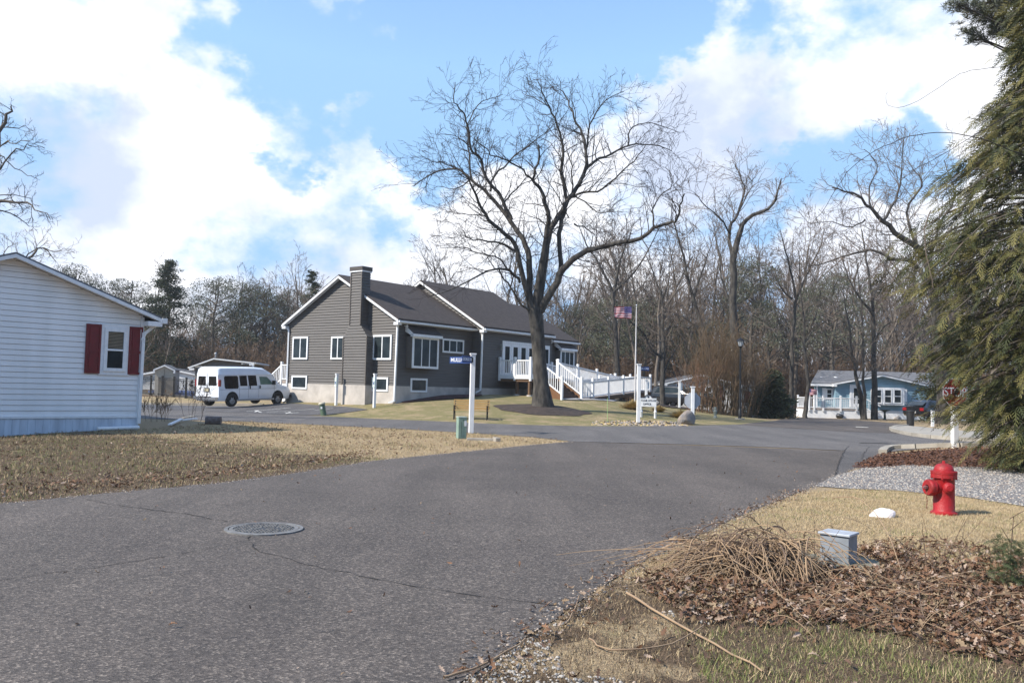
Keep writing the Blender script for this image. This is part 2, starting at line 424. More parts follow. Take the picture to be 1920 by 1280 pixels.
def zone(x, y):
    R = Gb = B = 0.0
    if y > yf(x) - 1:
        R = .62; Gb = .12 * sst(y, 55, 62)
        if y > 64: Gb = 1.0
        if x < -14: R = .4
        if x > 16: R = .3; Gb = .45 + .5 * sst(y, 72, 78)
    elif x < 6 and y < 40 and not (x > -.2 and y < 14):
        a = 1 - sst(y - (26 - .8 * (x + 10.7)), -3.0, 1.2)
        R = .62 * a; Gb = .70 * a + .1 * (1 - sst(y, 12, 17))
    else:
        R = .10; Gb = .05
        if y < 7.6: Gb = .8 * (1 - sst(y, 6.6, 7.9)); R = .1 + .45 * (1 - sst(y, 4.3, 5.4))
        if x < 1.4 and y < 7: Gb = .55; R = .3
    return R, Gb, B
def axis(parts): return np.array(sorted(set(np.round(np.concatenate(parts), 3))))
gx = axis([[-900, -500, -300, -200, -140, -100, -80, -60], np.arange(-50, 46, .5), [50, 60, 80, 100, 140, 200, 300, 500, 900]])
gy = axis([[-300, -60, -20, -8], np.arange(-4, 80, .5), [84, 90, 100, 120, 160, 220, 320, 500, 900, 1500]])
V = []; Z = []
for yy in gy:
    for xx in gx:
        V.append((xx, yy, hz(xx, yy))); Z.append(zone(xx, yy))
nx = len(gx); idx = np.arange(len(gy) * nx).reshape(len(gy), nx)
Q = np.stack([idx[:-1, :-1], idx[:-1, 1:], idx[1:, 1:], idx[1:, :-1]], -1).reshape(-1, 4)
gm = bpy.data.materials.new('lawn'); gm.use_nodes = True
def lawn_nodes(m):
    t = m.node_tree; b = t.nodes['Principled BSDF']; b.inputs['Roughness'].default_value = .95; b.inputs['Specular IOR Level'].default_value = .15
    ge = t.nodes.new('ShaderNodeNewGeometry')
    at_ = t.nodes.new('ShaderNodeAttribute'); at_.attribute_name = 'zone'
    sp = t.nodes.new('ShaderNodeSeparateColor'); t.links.new(at_.outputs['Color'], sp.inputs[0])
    def noise_(s, d, off=(0, 0, 0), stretch=(1, 1, 1)):
        mp = t.nodes.new('ShaderNodeMapping'); mp.inputs['Location'].default_value = off; mp.inputs['Scale'].default_value = stretch
        t.links.new(ge.outputs['Position'], mp.inputs['Vector'])
        n = t.nodes.new('ShaderNodeTexNoise'); n.inputs['Scale'].default_value = s; n.inputs['Detail'].default_value = d; n.inputs['Roughness'].default_value = .65
        t.links.new(mp.outputs[0], n.inputs['Vector']); return n.outputs['Fac']
    def M(op, a, c, d=None):
        q = t.nodes.new('ShaderNodeMath'); q.operation = op
        for i, v in enumerate((a, c, d)):
            if v is None: continue
            if isinstance(v, (int, float)): q.inputs[i].default_value = v
            else: t.links.new(v, q.inputs[i])
        return q.outputs[0]
    def mix(f, a, c):
        q = t.nodes.new('ShaderNodeMixRGB')
        t.links.new(f, q.inputs[0])
        for i, v in ((1, a), (2, c)):
            if isinstance(v, tuple): q.inputs[i].default_value = (*v, 1)
            else: t.links.new(v, q.inputs[i])
        return q.outputs[0]
    def thr(n, z, soft=.12):
        # 1 where noise < zone
        q = t.nodes.new('ShaderNodeMapRange'); q.interpolation_type = 'SMOOTHSTEP'
        t.links.new(M('SUBTRACT', z, M('MULTIPLY_ADD', n, 1.9, -.45)), q.inputs['Value'])
        q.inputs['From Min'].default_value = -soft; q.inputs['From Max'].default_value = soft
        return q.outputs[0]
    tan = mix(noise_(9, 8), (.52, .40, .25), (.37, .28, .17))
    fine = noise_(90, 3, stretch=(1, 1, 1))
    col = mix(thr(noise_(.9, 9, (5, 1, 0)), sp.outputs[0], .25), tan, mix(noise_(5, 6, (2, 9, 0)), (.19, .185, .075), (.33, .28, .15)))
    col = mix(thr(noise_(1.6, 10, (1, 7, 0)), sp.outputs[1], .10), col, mix(noise_(14, 6, (4, 4, 0)), (.115, .078, .052), (.21, .155, .10)))
    q = t.nodes.new('ShaderNodeMixRGB'); q.blend_type = 'MULTIPLY'; q.inputs[0].default_value = 1
    rp = t.nodes.new('ShaderNodeValToRGB'); t.links.new(fine, rp.inputs[0]); rp.color_ramp.elements[0].position = .3; rp.color_ramp.elements[0].color = (.5, .47, .45, 1); rp.color_ramp.elements[1].position = .6
    t.links.new(col, q.inputs[1]); t.links.new(rp.outputs[0], q.inputs[2])
    t.links.new(q.outputs[0], b.inputs['Base Color'])
    bp = t.nodes.new('ShaderNodeBump'); bp.inputs['Strength'].default_value = .9; bp.inputs['Distance'].default_value = .05
    t.links.new(M('ADD', noise_(35, 6), M('MULTIPLY', noise_(3, 5), 1.5)), bp.inputs['Height']); t.links.new(bp.outputs[0], b.inputs['Normal'])
lawn_nodes(gm)
ground = npmesh('ground', V, Q, gm, smooth=True); ground['kind'] = 'structure'
ca = ground.data.color_attributes.new('zone', 'FLOAT_COLOR', 'POINT')
ca.data.foreach_set('color', np.array([(a, b_, c_, 1) for a, b_, c_ in Z], dtype=np.float32).ravel())

def asphalt(name, c1, c2, fleck=.30):
    m = bpy.data.materials.new(name); m.use_nodes = True; t = m.node_tree; b = t.nodes['Principled BSDF']
    b.inputs['Roughness'].default_value = .82; b.inputs['Specular IOR Level'].default_value = .35
    ge = t.nodes.new('ShaderNodeNewGeometry')
    def nz(s, d, r=.6):
        n = t.nodes.new('ShaderNodeTexNoise'); n.inputs['Scale'].default_value = s; n.inputs['Detail'].default_value = d; n.inputs['Roughness'].default_value = r
        t.links.new(ge.outputs['Position'], n.inputs['Vector']); return n.outputs['Fac']
    a = t.nodes.new('ShaderNodeValToRGB'); t.links.new(nz(.45, 8), a.inputs[0]); a.color_ramp.elements[0].position = .35; a.color_ramp.elements[1].position = .68
    a.color_ramp.elements[0].color = (*c1, 1); a.color_ramp.elements[1].color = (*c2, 1)
    vo = t.nodes.new('ShaderNodeTexVoronoi'); vo.inputs['Scale'].default_value = 80; t.links.new(ge.outputs['Position'], vo.inputs['Vector'])
    sx = t.nodes.new('ShaderNodeSeparateColor'); t.links.new(vo.outputs['Color'], sx.inputs[0])
    r2 = t.nodes.new('ShaderNodeValToRGB'); t.links.new(sx.outputs[0], r2.inputs[0])
    e = r2.color_ramp.elements; e[0].position = 0; e[0].color = (.38, .37, .37, 1); e[1].position = .80; e[1].color = (1.15, 1.1, 1.08, 1)
    x = e.new(.88); x.color = (1.5, 1.45, 1.4, 1); x = e.new(1.0); x.color = (2.6, 2.5, 2.35, 1)
    q = t.nodes.new('ShaderNodeMixRGB'); q.blend_type = 'MULTIPLY'; q.inputs[0].default_value = .85
    t.links.new(a.outputs[0], q.inputs[1]); t.links.new(r2.outputs[0], q.inputs[2])
    vo2 = t.nodes.new('ShaderNodeTexVoronoi'); vo2.inputs['Scale'].default_value = 26; t.links.new(ge.outputs['Position'], vo2.inputs['Vector'])
    s2 = t.nodes.new('ShaderNodeSeparateColor'); t.links.new(vo2.outputs['Color'], s2.inputs[0])
    r3 = t.nodes.new('ShaderNodeValToRGB'); t.links.new(s2.outputs[1], r3.inputs[0]); e = r3.color_ramp.elements
    e[0].color = (.80, .80, .82, 1); e[1].position = .9; e[1].color = (1.08, 1.06, 1.05, 1)
    q2 = t.nodes.new('ShaderNodeMixRGB'); q2.blend_type = 'MULTIPLY'; q2.inputs[0].default_value = 1
    t.links.new(q.outputs[0], q2.inputs[1]); t.links.new(r3.outputs[0], q2.inputs[2])
    mp = t.nodes.new('ShaderNodeMapping'); mp.inputs['Rotation'].default_value = (0, 0, math.radians(-28)); mp.inputs['Scale'].default_value = (1.1, .12, 1)
    t.links.new(ge.outputs['Position'], mp.inputs['Vector']); nl = t.nodes.new('ShaderNodeTexNoise'); nl.inputs['Scale'].default_value = .9; nl.inputs['Detail'].default_value = 4; t.links.new(mp.outputs[0], nl.inputs['Vector'])
    r4 = t.nodes.new('ShaderNodeValToRGB'); t.links.new(nl.outputs['Fac'], r4.inputs[0]); r4.color_ramp.elements[0].position = .36; r4.color_ramp.elements[1].position = .66
    r4.color_ramp.elements[0].color = (.84, .83, .82, 1); r4.color_ramp.elements[1].color = (1.12, 1.10, 1.08, 1)
    ns = t.nodes.new('ShaderNodeTexNoise'); ns.inputs['Scale'].default_value = 1.3; ns.inputs['Detail'].default_value = 9; ns.inputs['Roughness'].default_value = .7; t.links.new(ge.outputs['Position'], ns.inputs['Vector'])
    r5 = t.nodes.new('ShaderNodeValToRGB'); t.links.new(ns.outputs['Fac'], r5.inputs[0]); r5.color_ramp.elements[0].position = .28; r5.color_ramp.elements[1].position = .42; r5.color_ramp.elements[0].color = (.62, .62, .62, 1)
    q3 = t.nodes.new('ShaderNodeMixRGB'); q3.blend_type = 'MULTIPLY'; q3.inputs[0].default_value = 1; t.links.new(q2.outputs[0], q3.inputs[1]); t.links.new(r4.outputs[0], q3.inputs[2])
    q4 = t.nodes.new('ShaderNodeMixRGB'); q4.blend_type = 'MULTIPLY'; q4.inputs[0].default_value = .8; t.links.new(q3.outputs[0], q4.inputs[1]); t.links.new(r5.outputs[0], q4.inputs[2])
    t.links.new(q4.outputs[0], b.inputs['Base Color'])
    bp = t.nodes.new('ShaderNodeBump'); bp.inputs['Strength'].default_value = .55; bp.inputs['Distance'].default_value = .006
    t.links.new(vo.outputs['Distance'], bp.inputs['Height']); t.links.new(bp.outputs[0], b.inputs['Normal'])
    return m
A_MAIN = asphalt('worn_asphalt', (.118, .106, .095), (.091, .082, .074))
A_CROSS = asphalt('blue_grey_asphalt', (.140, .136, .132), (.112, .111, .109))
A_PARK = asphalt('parking_asphalt', (.115, .118, .125), (.085, .088, .095))
A_PATCH = asphalt('dark_asphalt', (.12, .118, .118), (.085, .084, .085))
MULCH = mat('bark_mulch', (.11, .052, .034), .95, (.055, .028, .02), 7, bump=1, bscale=50, detail=8)
MULCH_D = mat('dark_mulch', (.06, .042, .033), .95, (.03, .022, .018), 5, bump=1, bscale=40, detail=8)
GRAVEL = mat('gravel', (.26, .24, .22), .95, (.15, .145, .15), 45, bump=1, bscale=60, detail=4)
main_road = sheet('main_road', main_poly_r, .008, A_MAIN, 2.0)
cross_road = sheet('cross_road', cross_poly, .013, A_CROSS, 1.0)
sheet('cul_de_sac_road', blue_poly, .02, A_MAIN, .5)
sheet('parking_lot', park_poly, .022, A_PARK, .5)
sheet('gravel_drive', roughen(grav_poly, .2, .05, 3), .012, GRAVEL, 1.0)
sheet('mulch_bed', roughen(mulch_poly, .25, .06, 4), .014, MULCH, .5)
patch = W2([(1573, 866), (1582, 848), (1592, 836.5), (1640, 837), (1652, 850), (1632, 862), (1600, 878), (1566, 893)])
sheet('road_patch', roughen(patch, .2, .03, 5), .012, A_PATCH, 1.0)
CRACK = mat('road_crack', (.022, .02, .02), .95)
def ribbon(mb, pts, w, dz, rr):
    P = [Vector((*G(x, y).xy, 0)) for x, y in pts]; q = []
    for a, b in zip(P[:-1], P[1:]):
        n = max(1, int((b - a).length / .12))
        for k in range(n): q.append(a.lerp(b, k / n) + Vector((rr.uniform(-.03, .03), rr.uniform(-.03, .03), 0)))
    q.append(P[-1])
    for a, b in zip(q[:-1], q[1:]):
        if (b - a).length < 1e-4: continue
        s = (b - a).normalized().cross(Vector((0, 0, 1))) * w * rr.uniform(.1, 1.0)
        mb.add([a - s + Vector((0, 0, dz)), a + s + Vector((0, 0, dz)), b + s + Vector((0, 0, dz)), b - s + Vector((0, 0, dz))], [(0, 1, 2, 3)])
cr = MB(); rr = random.Random(3)
for pts, w in [([(165, 938), (230, 950), (330, 962), (426, 979)], .009), ([(470, 1006), (465, 1016), (478, 1026), (476, 1032), (560, 1055), (690, 1085), (800, 1105), (900, 1118), (1060, 1140)], .009),
               ([(470, 1012), (360, 1036), (200, 1062), (80, 1078), (-60, 1098)], .006)]:
    ribbon(cr, pts, w, .013, rr)
crk = cr.build('crack', CRACK, main_road)
cr = MB()
for pts, w in [([(1567, 892), (1574, 866), (1582, 848), (1592, 836)], .035), ([(1615, 862), (1620, 850), (1630, 838)], .03)]:
    ribbon(cr, pts, w * .5, .021, rr)
for i in range(1): cr.box(tuple(G(1640, 831.5).xy) + (.02,), (1.0, .25, .006))
cr.build('crack', CRACK, cross_road)
wl = MB(); a = G(1605, 800.8); b = G(1628, 801.8)
PAINT = mat('road_paint', (.75, .74, .70), .7, (.45, .44, .42), 12)
wl.bar((a.x, a.y, a.z + .03), (b.x, b.y, b.z + .03), .22, .012); wl.build('painted_line', PAINT, cross_road)
# parking stripes and kerb on the far side
st = MB()
def stripe(p0, p1, w=.1):
    a, b = G(*p0), G(*p1); n = 8
    for k in range(n):
        c = a.lerp(b, k / n); d = a.lerp(b, (k + 1) / n); c.z = hz(c.x, c.y) + .032; d.z = hz(d.x, d.y) + .032
        s = Vector((d.y - c.y, c.x - d.x, 0)).normalized() * w / 2
        st.add([c - s, c + s, d + s, d - s], [(0, 1, 2, 3)])
for p in [((462, 772), (545, 765)), ((500, 773.5), (590, 767)), ((543, 775.5), (560, 774)), ((478, 770), (490, 774)), ((484, 770), (478, 773)), ((533, 774), (548, 776)), ((545, 773), (536, 776)), ((590, 770), (625, 766.5))]: stripe(*p)
pkt = [q for q in C.objects if q.name == 'parking_lot'][0]
st.build('painted_marking', PAINT, pkt)
kb = MB()
def kerb(pts, w=.16, h=.14, world=False):
    P = [Vector((*p, 0)) if world else G(*p) for p in pts]
    for a, b in zip(P[:-1], P[1:]):
        za, zb = hz(a.x, a.y), hz(b.x, b.y)
        kb.bar((a.x, a.y, za + h / 2 - .04), (b.x, b.y, zb + h / 2 - .04), w, h + .08)
kerb([(-60, 58.5), (-30, 54.8), (-22.5, 54.2), (-15.6, 54.1)], .3, .12, True)
k1 = kb.build('kerb', CONC_L); k1['kind'] = 'structure'
# right-hand corner kerbs with concrete aprons
kn = W2([(1655, 851), (1659, 846.5), (1668, 843), (1690, 841), (1720, 840), (1760, 838.6), (1800, 838), (1880, 838)])
kb = MB(); kerb(kn, .22, .13, True)
kb.build('kerb', CONC_L)['kind'] = 'structure'
kb = MB()
nose = W2([(1672, 805.5), (1676, 809), (1690, 813), (1715, 818), (1750, 822.5), (1800, 826.5), (1880, 831)])
kerb(nose, .25, .16, True); kerb(W2([(1672, 805.5), (1680, 802.5), (1700, 800.2)]), .2, .15, True)
kb.build('kerb', CONC_L)['kind'] = 'structure'
ap = nose + [(30, 36), (30, 41)] + W2([(1800, 812), (1740, 806), (1700, 802), (1682, 803.5)])
sheet('pavement', ap, .135, CONC_L, 1.0)
# bank of mulch beside the clubhouse and in front of the parking shrubs
BRICKM = mat('red_mulch', (.10, .040, .032), .95, (.05, .024, .02), 5, bump=1, bscale=40)
sheet('mulch_bed', roughen(W2([(748, 752), (800, 742), (890, 737.5), (905, 742), (880, 746), (800, 752), (755, 756)]), .4, .08, 8), .05, BRICKM, .5)
bl = W2([(1105, 748.5), (1150, 750), (1200, 756), (1260, 765), (1330, 772), (1420, 782), (1490, 780), (1420, 772), (1330, 760), (1240, 757), (1150, 745)])
sheet('mulch_bed', roughen(bl, .4, .12, 9), .05, MULCH_D, .5)
# walk from the ramp
sheet('path', W2([(1052, 747.3), (1080, 746.5), (1115, 747), (1160, 751.5), (1150, 753), (1100, 750.5), (1055, 750)]), .04, CONC, .5)
# ---------------------------------------------------------------- buildings
az = math.radians(37.0)
D2 = Vector((math.sin(az), math.cos(az), 0)); D1 = Vector((-D2.y, D2.x, 0)); NN = Vector((D2.y, -D2.x, 0))   # NN: outward normal of the long side
C0 = Vector((-6.2, 46, 0)); C1 = Vector((-1.74, 50.6, 0))

def gable_roof(parent, w, T, ze, zp, length, over=.32, rake=.28, th=.13, tm=None, sh=None, front_only=False, zr=None, gut=True):
    """w: gable wall (t from 0 to T), ridge runs away behind it for length"""
    tm = T / 2 if tm is None else tm; sh = sh or SHING
    inn = -w.n * (length + rake)
    sl_l = (zp - ze) / tm; zr = ze if zr is None else zr; sl_r = (zp - zr) / (T - tm)
    r = MB(); f = MB()
    for sgn, te, zt, sl in ((-1, -over, ze - over * sl_l, sl_l), (1, T + over, zr - over * sl_r, sl_r)):
        P = [w.p(te, zt + th + .05, rake), w.p(tm, zp + th + .05, rake), w.p(tm, zp + .05, rake), w.p(te, zt + .05, rake)]
        r.prism(P, inn)
        # rake board and soffit
        P = [w.p(te, zt + .03 + th * .5, rake + .035), w.p(tm, zp + .03 + th * .5, rake + .035), w.p(tm, zp - .035, rake + .035), w.p(te, zt - .035, rake + .035)]
        f.prism(P, -w.n * .04)
        P = [w.p(te, zt + .045, rake), w.p(tm, zp + .045, rake), w.p(tm, zp + .01, rake), w.p(te, zt + .01, rake)]
        f.prism(P, -w.n * (rake - .01))
        # eave return box at the corner
        a, b = (te, 0) if sgn < 0 else (T, te)
        wbox(f, w, min(a, b), max(a, b), zt - .17, zt - .02, rake * .0 + .02, rake + .03)
        # eave fascia + gutter along the side
        g = MB(); e0 = w.p(te + sgn * .05, zt + .0, rake); e1 = e0 + inn
        g.bar(e0 + Vector((0, 0, .01)), e1 + Vector((0, 0, .01)), .11, .10)
        s0 = w.p(te * .5 + (0 if sgn < 0 else T) * .5, zt - .06, 0); g.bar(s0, s0 + inn * .99, abs(over), .02)
        if gut: g.build('gutter', WHITE_T, parent)
    ro = r.build('roof', sh, parent); f.build('rake_board', WHITE_T, parent)
    return ro
def downspout(parent, pts, mw=WHITE_T, wd=.085, name='downspout'):
    m = MB()
    for a, b in zip(pts[:-1], pts[1:]): m.bar(a, b, wd, wd)
    for p in pts[1:-1]: m.box(p, (wd * 1.02, wd * 1.02, wd * 1.02))
    return m.build(name, mw, parent)

club = thing('clubhouse', C0 + Vector((0, 0, 0)), 'taupe-sided two-gable clubhouse with brown shingle roof and boxed chimney', 'clubhouse')
Wg = Wall(C0 + D1 * 9.1, -D1); Wl = Wall(C0, D2)
zb = 1.58; ze = 5.2
m = MB(); lap(m, Wg, [(0, zb), (9.1, zb), (9.1, ze), (4.55, 7.68), (0, ze)]); lap(m, Wl, [(0, zb), (6.6, zb), (6.6, ze), (0, ze)])
m.prism([Wg.p(.06, 0, -.06), Wg.p(9.04, 0, -.06), Wg.p(9.04, ze, -.06), Wg.p(4.55, 7.64, -.06), Wg.p(.06, ze, -.06)], D2 * 7.2)
m.build('wall', SIDE_T, club)
tr = MB()
mat('taupe_trim', (.12, .104, .092), .6)
for w_, a_, b__ in ((Wg, 0, .1), (Wg, 9.0, 9.1), (Wl, 0, .09)):
    tr = MB(); wbox(tr, w_, a_, b__, zb, ze, .0, .035); tr.build('corner_trim', MATS['taupe_trim'], club)
fd = MB(); wbox(fd, Wg, -.02, 9.12, -.3, zb, -.1, .012); wbox(fd, Wl, -.0, 7.0, -.3, zb - .002, -.3, .014)
fd.build('foundation', CONC, club)
gable_roof(club, Wg, 9.1, ze, 7.68, 9.0)
for r, mu in (((549.5, 631.4, 578, 673.7), (.5,)), ((621.7, 630.6, 646, 673.7), (.5,)), ((699.7, 627.7, 735, 674.5), (.5,)), ((547.8, 704, 576.4, 729), ()), ((698, 707, 728.3, 733.6), ())):
    window(Wg, club, Wg.rect(*r), mull=mu, fr=.1, d=.06)
for r, mu in (((828.8, 636, 868.8, 662), (.33, .66)), ((769, 709, 800, 735), ())):
    window(Wl, club, Wl.rect(*r), mull=mu, fr=.1, d=.06)
vt = MB(); wbox(vt, Wg, *[Wg.rect(660, 736.7, 665.8, 746)[i] for i in (0, 2, 1, 3)], .0, .03)
# chimney chase
Fc = Wg.off(.55)
tl1 = Fc.tz(656.5, 560)[0]; tr1 = Fc.tz(677.5, 560)[0]; tl2 = Fc.tz(641.5, 690)[0]; tr2 = Fc.tz(686, 690)[0]
ztop = Fc.tz(667, 510)[1]; zm1 = Fc.tz(667, 609)[1]; zm2 = Fc.tz(667, 631)[1]
ch = MB(); lap(ch, Fc, [(tl2, zb), (tr2, zb), (tr2, zm2), (tl2, zm2)]); lap(ch, Fc, [(tl2, zm2), (tr2, zm2), (tr1, zm1), (tl1, zm1)]); lap(ch, Fc, [(tl1, zm1), (tr1, zm1), (tr1, ztop), (tl1, ztop)])
Fs = Wall(Fc.p(tr1, 0), D2); lap(ch, Fs, [(0, zm1), (.66, zm1), (.66, ztop), (0, ztop)])
Fs2 = Wall(Fc.p(tr2, 0), D2); lap(ch, Fs2, [(0, zb), (.55, zb), (.55, zm2), (0, zm2)])
prof = [(tl2, 0), (tr2, 0), (tr2, zm2), (tr1, zm1), (tr1, ztop), (tl1, ztop), (tl1, zm1), (tl2, zm2)]
ch.prism([Fc.p(t, z, -.05) for t, z in [(tl2, zb), (tr2 - .05, zb), (tr2 - .05, zm2), (tl2, zm2)]], D2 * .55)
ch.prism([Fc.p(t, z, -.05) for t, z in [(tl2, zm2), (tr2, zm2), (tr1, zm1), (tl1, zm1)]], D2 * .55)
ch.prism([Fc.p(t, z, -.05) for t, z in [(tl1, zm1), (tr1 - .05, zm1), (tr1 - .05, ztop), (tl1, ztop)]], D2 * .60)
chm = ch.build('chimney', SIDE_T, club)
cf = MB(); wbox(cf, Fc, tl2, tr2 + .01, -.3, zb, -.6, .012); cf.build('chimney_base', CONC, chm)
cc = MB(); wbox(cc, Fc, tl1 - .04, tr1 + .04, ztop, ztop + .08, -.70, .04); cc.build('cap_trim', WHITE_T, chm)
cc = MB(); wbox(cc, Fc, tl1 - .06, tr1 + .06, ztop + .08, ztop + .3, -.72, .06); cc.build('cap', mat('cap_metal', (.07, .06, .055), .6), chm)
tm_ = MB()
for t, a_, b__ in ((tr2 - .05, zb, zm2), (tr1 - .05, zm1, ztop), (tl2 - .015, zb, zm2), (tl1 - .015, zm1, ztop)):
    tm_ = MB(); wbox(tm_, Fc, t, t + .065, a_, b__, 0, .028); tm_.build('corner_trim', MATS['taupe_trim'], chm)
vt.build('vent', BLACK, club)
# bay windows
def bay(parent, wl, r, dep, roof_top, panes, label=None):
    Fb = wl.off(dep); t0, z0, t1, z1 = Fb.rect(*r)
    b = MB(); wbox(b, wl, t0, t1, z0, z1, 0, dep); bo = b.build('bay_window', MATS['taupe_trim'], parent)
    window(Fb, bo, (t0, z0, t1, z1), fr=.12, d=.05, mull=panes, name='frame')
    sd = Wall(wl.p(t0, 0, 0) + wl.n * dep, wl.n * -1)
    c = MB(); zt = z1 + .62; o = .18
    wp = lambda t, z, d: wl.p(t, z, d)
    c.prism([wp(t0 - .12, z1 + .16, dep + o), wp(t0 - .12, zt + .0, .0), wp(t0 - .12, zt - .07, .0), wp(t0 - .12, z1 + .08, dep + o)], wl.u * (t1 - t0 + .24))
    rf = c.build('roof', SHING, bo)
    f = MB(); wbox(f, wl, t0 - .13, t1 + .13, z1 - .03, z1 + .12, dep - .02, dep + o + .03)
    for tt in (t0 - .13, t1 + .10): f.prism([wp(tt, z1 - .03, dep + o), wp(tt, z1 + .13, dep + o), wp(tt, zt - .02, .01), wp(tt, z1 + .25, .01)], wl.u * .03)
    f.build('fascia', WHITE_T, bo); return bo
bay(club, Wl, (772.5, 632, 821.5, 690.7), .45, 0, (.35, .65))
# second block
WG = 9.88
W2g = Wall(C1 + D1 * WG, -D1); W2l = Wall(C1, D2)
m = MB(); lap(m, W2g, [(0, zb), (WG, zb), (WG, ze + .02), (WG / 2, 8.08), (0, ze + .02)]); lap(m, W2l, [(0, zb), (7.3, zb), (7.3, ze), (0, ze)])
m.prism([W2g.p(.06, 0, -.06), W2g.p(WG - .06, 0, -.06), W2g.p(WG - .06, ze, -.06), W2g.p(WG / 2, 8.03, -.06), W2g.p(.06, ze, -.06)], D2 * 7.2); m.build('wall', SIDE_T, club)
fd = MB(); wbox(fd, W2l, -.01, 10.6, 0, zb - .001, -.3, .016); wbox(fd, W2g, WG - 2, WG + .01, 0, zb - .002, -.3, .014); fd.build('foundation', CONC, club)
gable_roof(club, W2g, WG, ze + .02, 8.08, 7.1)
# third, lower block
C2 = C1 + D2 * 7.25 - NN * .25; T3 = 9.4
W3g = Wall(C2 + D1 * T3, -D1); W3l = Wall(C2, D2)
m = MB(); lap(m, W3l, [(0, zb), (3.5, zb), (3.5, 4.95), (0, 4.95)])
m.prism([W3g.p(.06, 0, -.06), W3g.p(T3 - .06, 0, -.06), W3g.p(T3 - .06, 4.95, -.06), W3g.p(T3 / 2, 7.43, -.06), W3g.p(.06, 4.95, -.06)], D2 * 3.5); m.build('wall', SIDE_T, club)
gable_roof(club, W3g, T3, 4.95, 7.45, 3.3, rake=.0)
bay(club, W3l, (1050, 657, 1076, 695), .4, 0, (.33, .66))
# french doors
F2 = W2l
DZ = 2.3
ddo = MB(); t0 = F2.tz(940.6, 670)[0]; t1 = F2.tz(1004, 670)[0]; zt = 4.5
wbox(ddo, F2, t0, t1, zt - .13, zt, 0, .07); wbox(ddo, F2, t0, t0 + .1, DZ, zt - .13, 0, .07); wbox(ddo, F2, t1 - .1, t1, DZ, zt - .13, 0, .07)
dfr = ddo.build('door_frame', WHITE_T, club)
wd = (t1 - t0 - .2) / 4
for k in range(4):
    a = t0 + .1 + k * wd + .01; b = a + wd - .02
    d = MB()
    wbox(d, F2, a, a + .17, DZ, zt - .135, 0, .045); wbox(d, F2, b - .17, b, DZ, zt - .135, 0, .045)
    wbox(d, F2, a + .17, b - .17, zt - .33, zt - .135, 0, .045); wbox(d, F2, a + .17, b - .17, DZ, DZ + .25, 0, .045)
    dd = d.build('door', WHITE_T, club)
    p = MB(); wbox(p, F2, a + .17, b - .17, DZ + .25, zt - .33, 0, .02); p.build('pane', GLASS, dd)
    if k in (1, 2): h = MB(); wbox(h, F2, (b - .09) if k == 1 else a + .05, (b - .05) if k == 1 else a + .09, 3.25, 3.42, .045, .1); h.build('handle', BLACK, dd)
t2 = F2.tz(1029.5, 665)[0]
d = MB(); wbox(d, F2, t2 - 1.0, t2, DZ, 4.45, 0, .05); do = d.build('door', WHITE_T, club); d = MB(); wbox(d, F2, t2 - .85, t2 - .15, 3.2, 4.2, .05, .058); d.build('pane', GLASS, do)
wl_ = MB(); q = F2.tz(936.5, 651); c = F2.p(q[0], q[1], .14)
wl_.lathe([(.0, -.16), (.05, -.15), (.06, .1), (.1, .12), (.02, .2)], c, n=8); wl_.bar(F2.p(q[0], q[1], 0), c, .03, .03); wl_.build('wall_lamp', mat('lamp_frame', (.2, .22, .2), .4), club)
q = Wl.tz(758.5, 611); wl_ = MB(); wl_.lathe([(.0, -.09), (.06, -.06), (.05, .04), (0, .08)], Wl.p(q[0], q[1], .2), n=10); wl_.bar(Wl.p(q[0], q[1], 0), Wl.p(q[0], q[1], .2), .04, .04); wl_.build('security_light', WHITE_T, club)
g0 = hz(*C0.xy)
downspout(club, [Wg.p(9.1 + .36, ze - .12, .2), Wg.p(9.1 + .05, ze - .42, .06), Wg.p(9.1 - .02, hz(*C0.xy) + .15, .06), Wg.p(9.1 - .3, hz(*C0.xy) + .05, .2)])
downspout(club, [Wg.p(-.36, ze - .12, .2), Wg.p(.02, ze - .42, .06), Wg.p(.02, .5, .06), Wg.p(-.15, .42, .12)])
downspout(club, [W2g.p(WG + .36, ze - .12, .2), W2g.p(WG + .03, ze - .42, .07), W2g.p(WG - .02, 1.45, .07), W2g.p(WG - .25, 1.3, .2)])

# ---------------------------------------------------------------- deck, stairs and ramp
def railing(parent, a, b, h=.98, posts=(), base=.08, gap=.125, pz=.14, name='railing', bw=.04):
    """a, b: floor points; balusters, top and bottom rail in one part, posts as parts"""
    a, b = Vector(a), Vector(b); m = MB(); up = Vector((0, 0, 1))
    m.bar(a + up * h, b + up * h, .09, .07); m.bar(a + up * base, b + up * base, .06, .07)
    d = b - a; l = Vector((d.x, d.y, 0)).length; n = max(2, int(l / gap)); hd = Vector((d.x, d.y, 0)).normalized(); rz = math.atan2(hd.y, hd.x)
    for i in range(1, n):
        q = a + d * (i / n); m.box((q.x, q.y, q.z + (h + base) / 2), (bw, .03, h - base), rz)
    r = m.build(name, WHITE, parent)
    for t in posts:
        q = a + d * t; p = MB(); p.box((q.x, q.y, q.z + (h + pz) / 2 - .12), (.125, .125, h + pz + .24), rz)
        po = p.build('post', WHITE, parent)
        c = MB(); zc = q.z + h + pz; c.box((q.x, q.y, zc + .015), (.17, .17, .03), rz); c.box((q.x, q.y, zc + .05), (.11, .11, .04), rz); c.build('post_cap', WHITE, po)
    return r
def cp(s, w, z=0): q = C1 + D2 * s + NN * w; return Vector((q.x, q.y, z))
deck = thing('deck', cp(3, 1.2, 1.2), 'raised timber deck with white railing outside the french doors', 'deck')
S0, S1, WD = 1.6, 4.48, 2.4
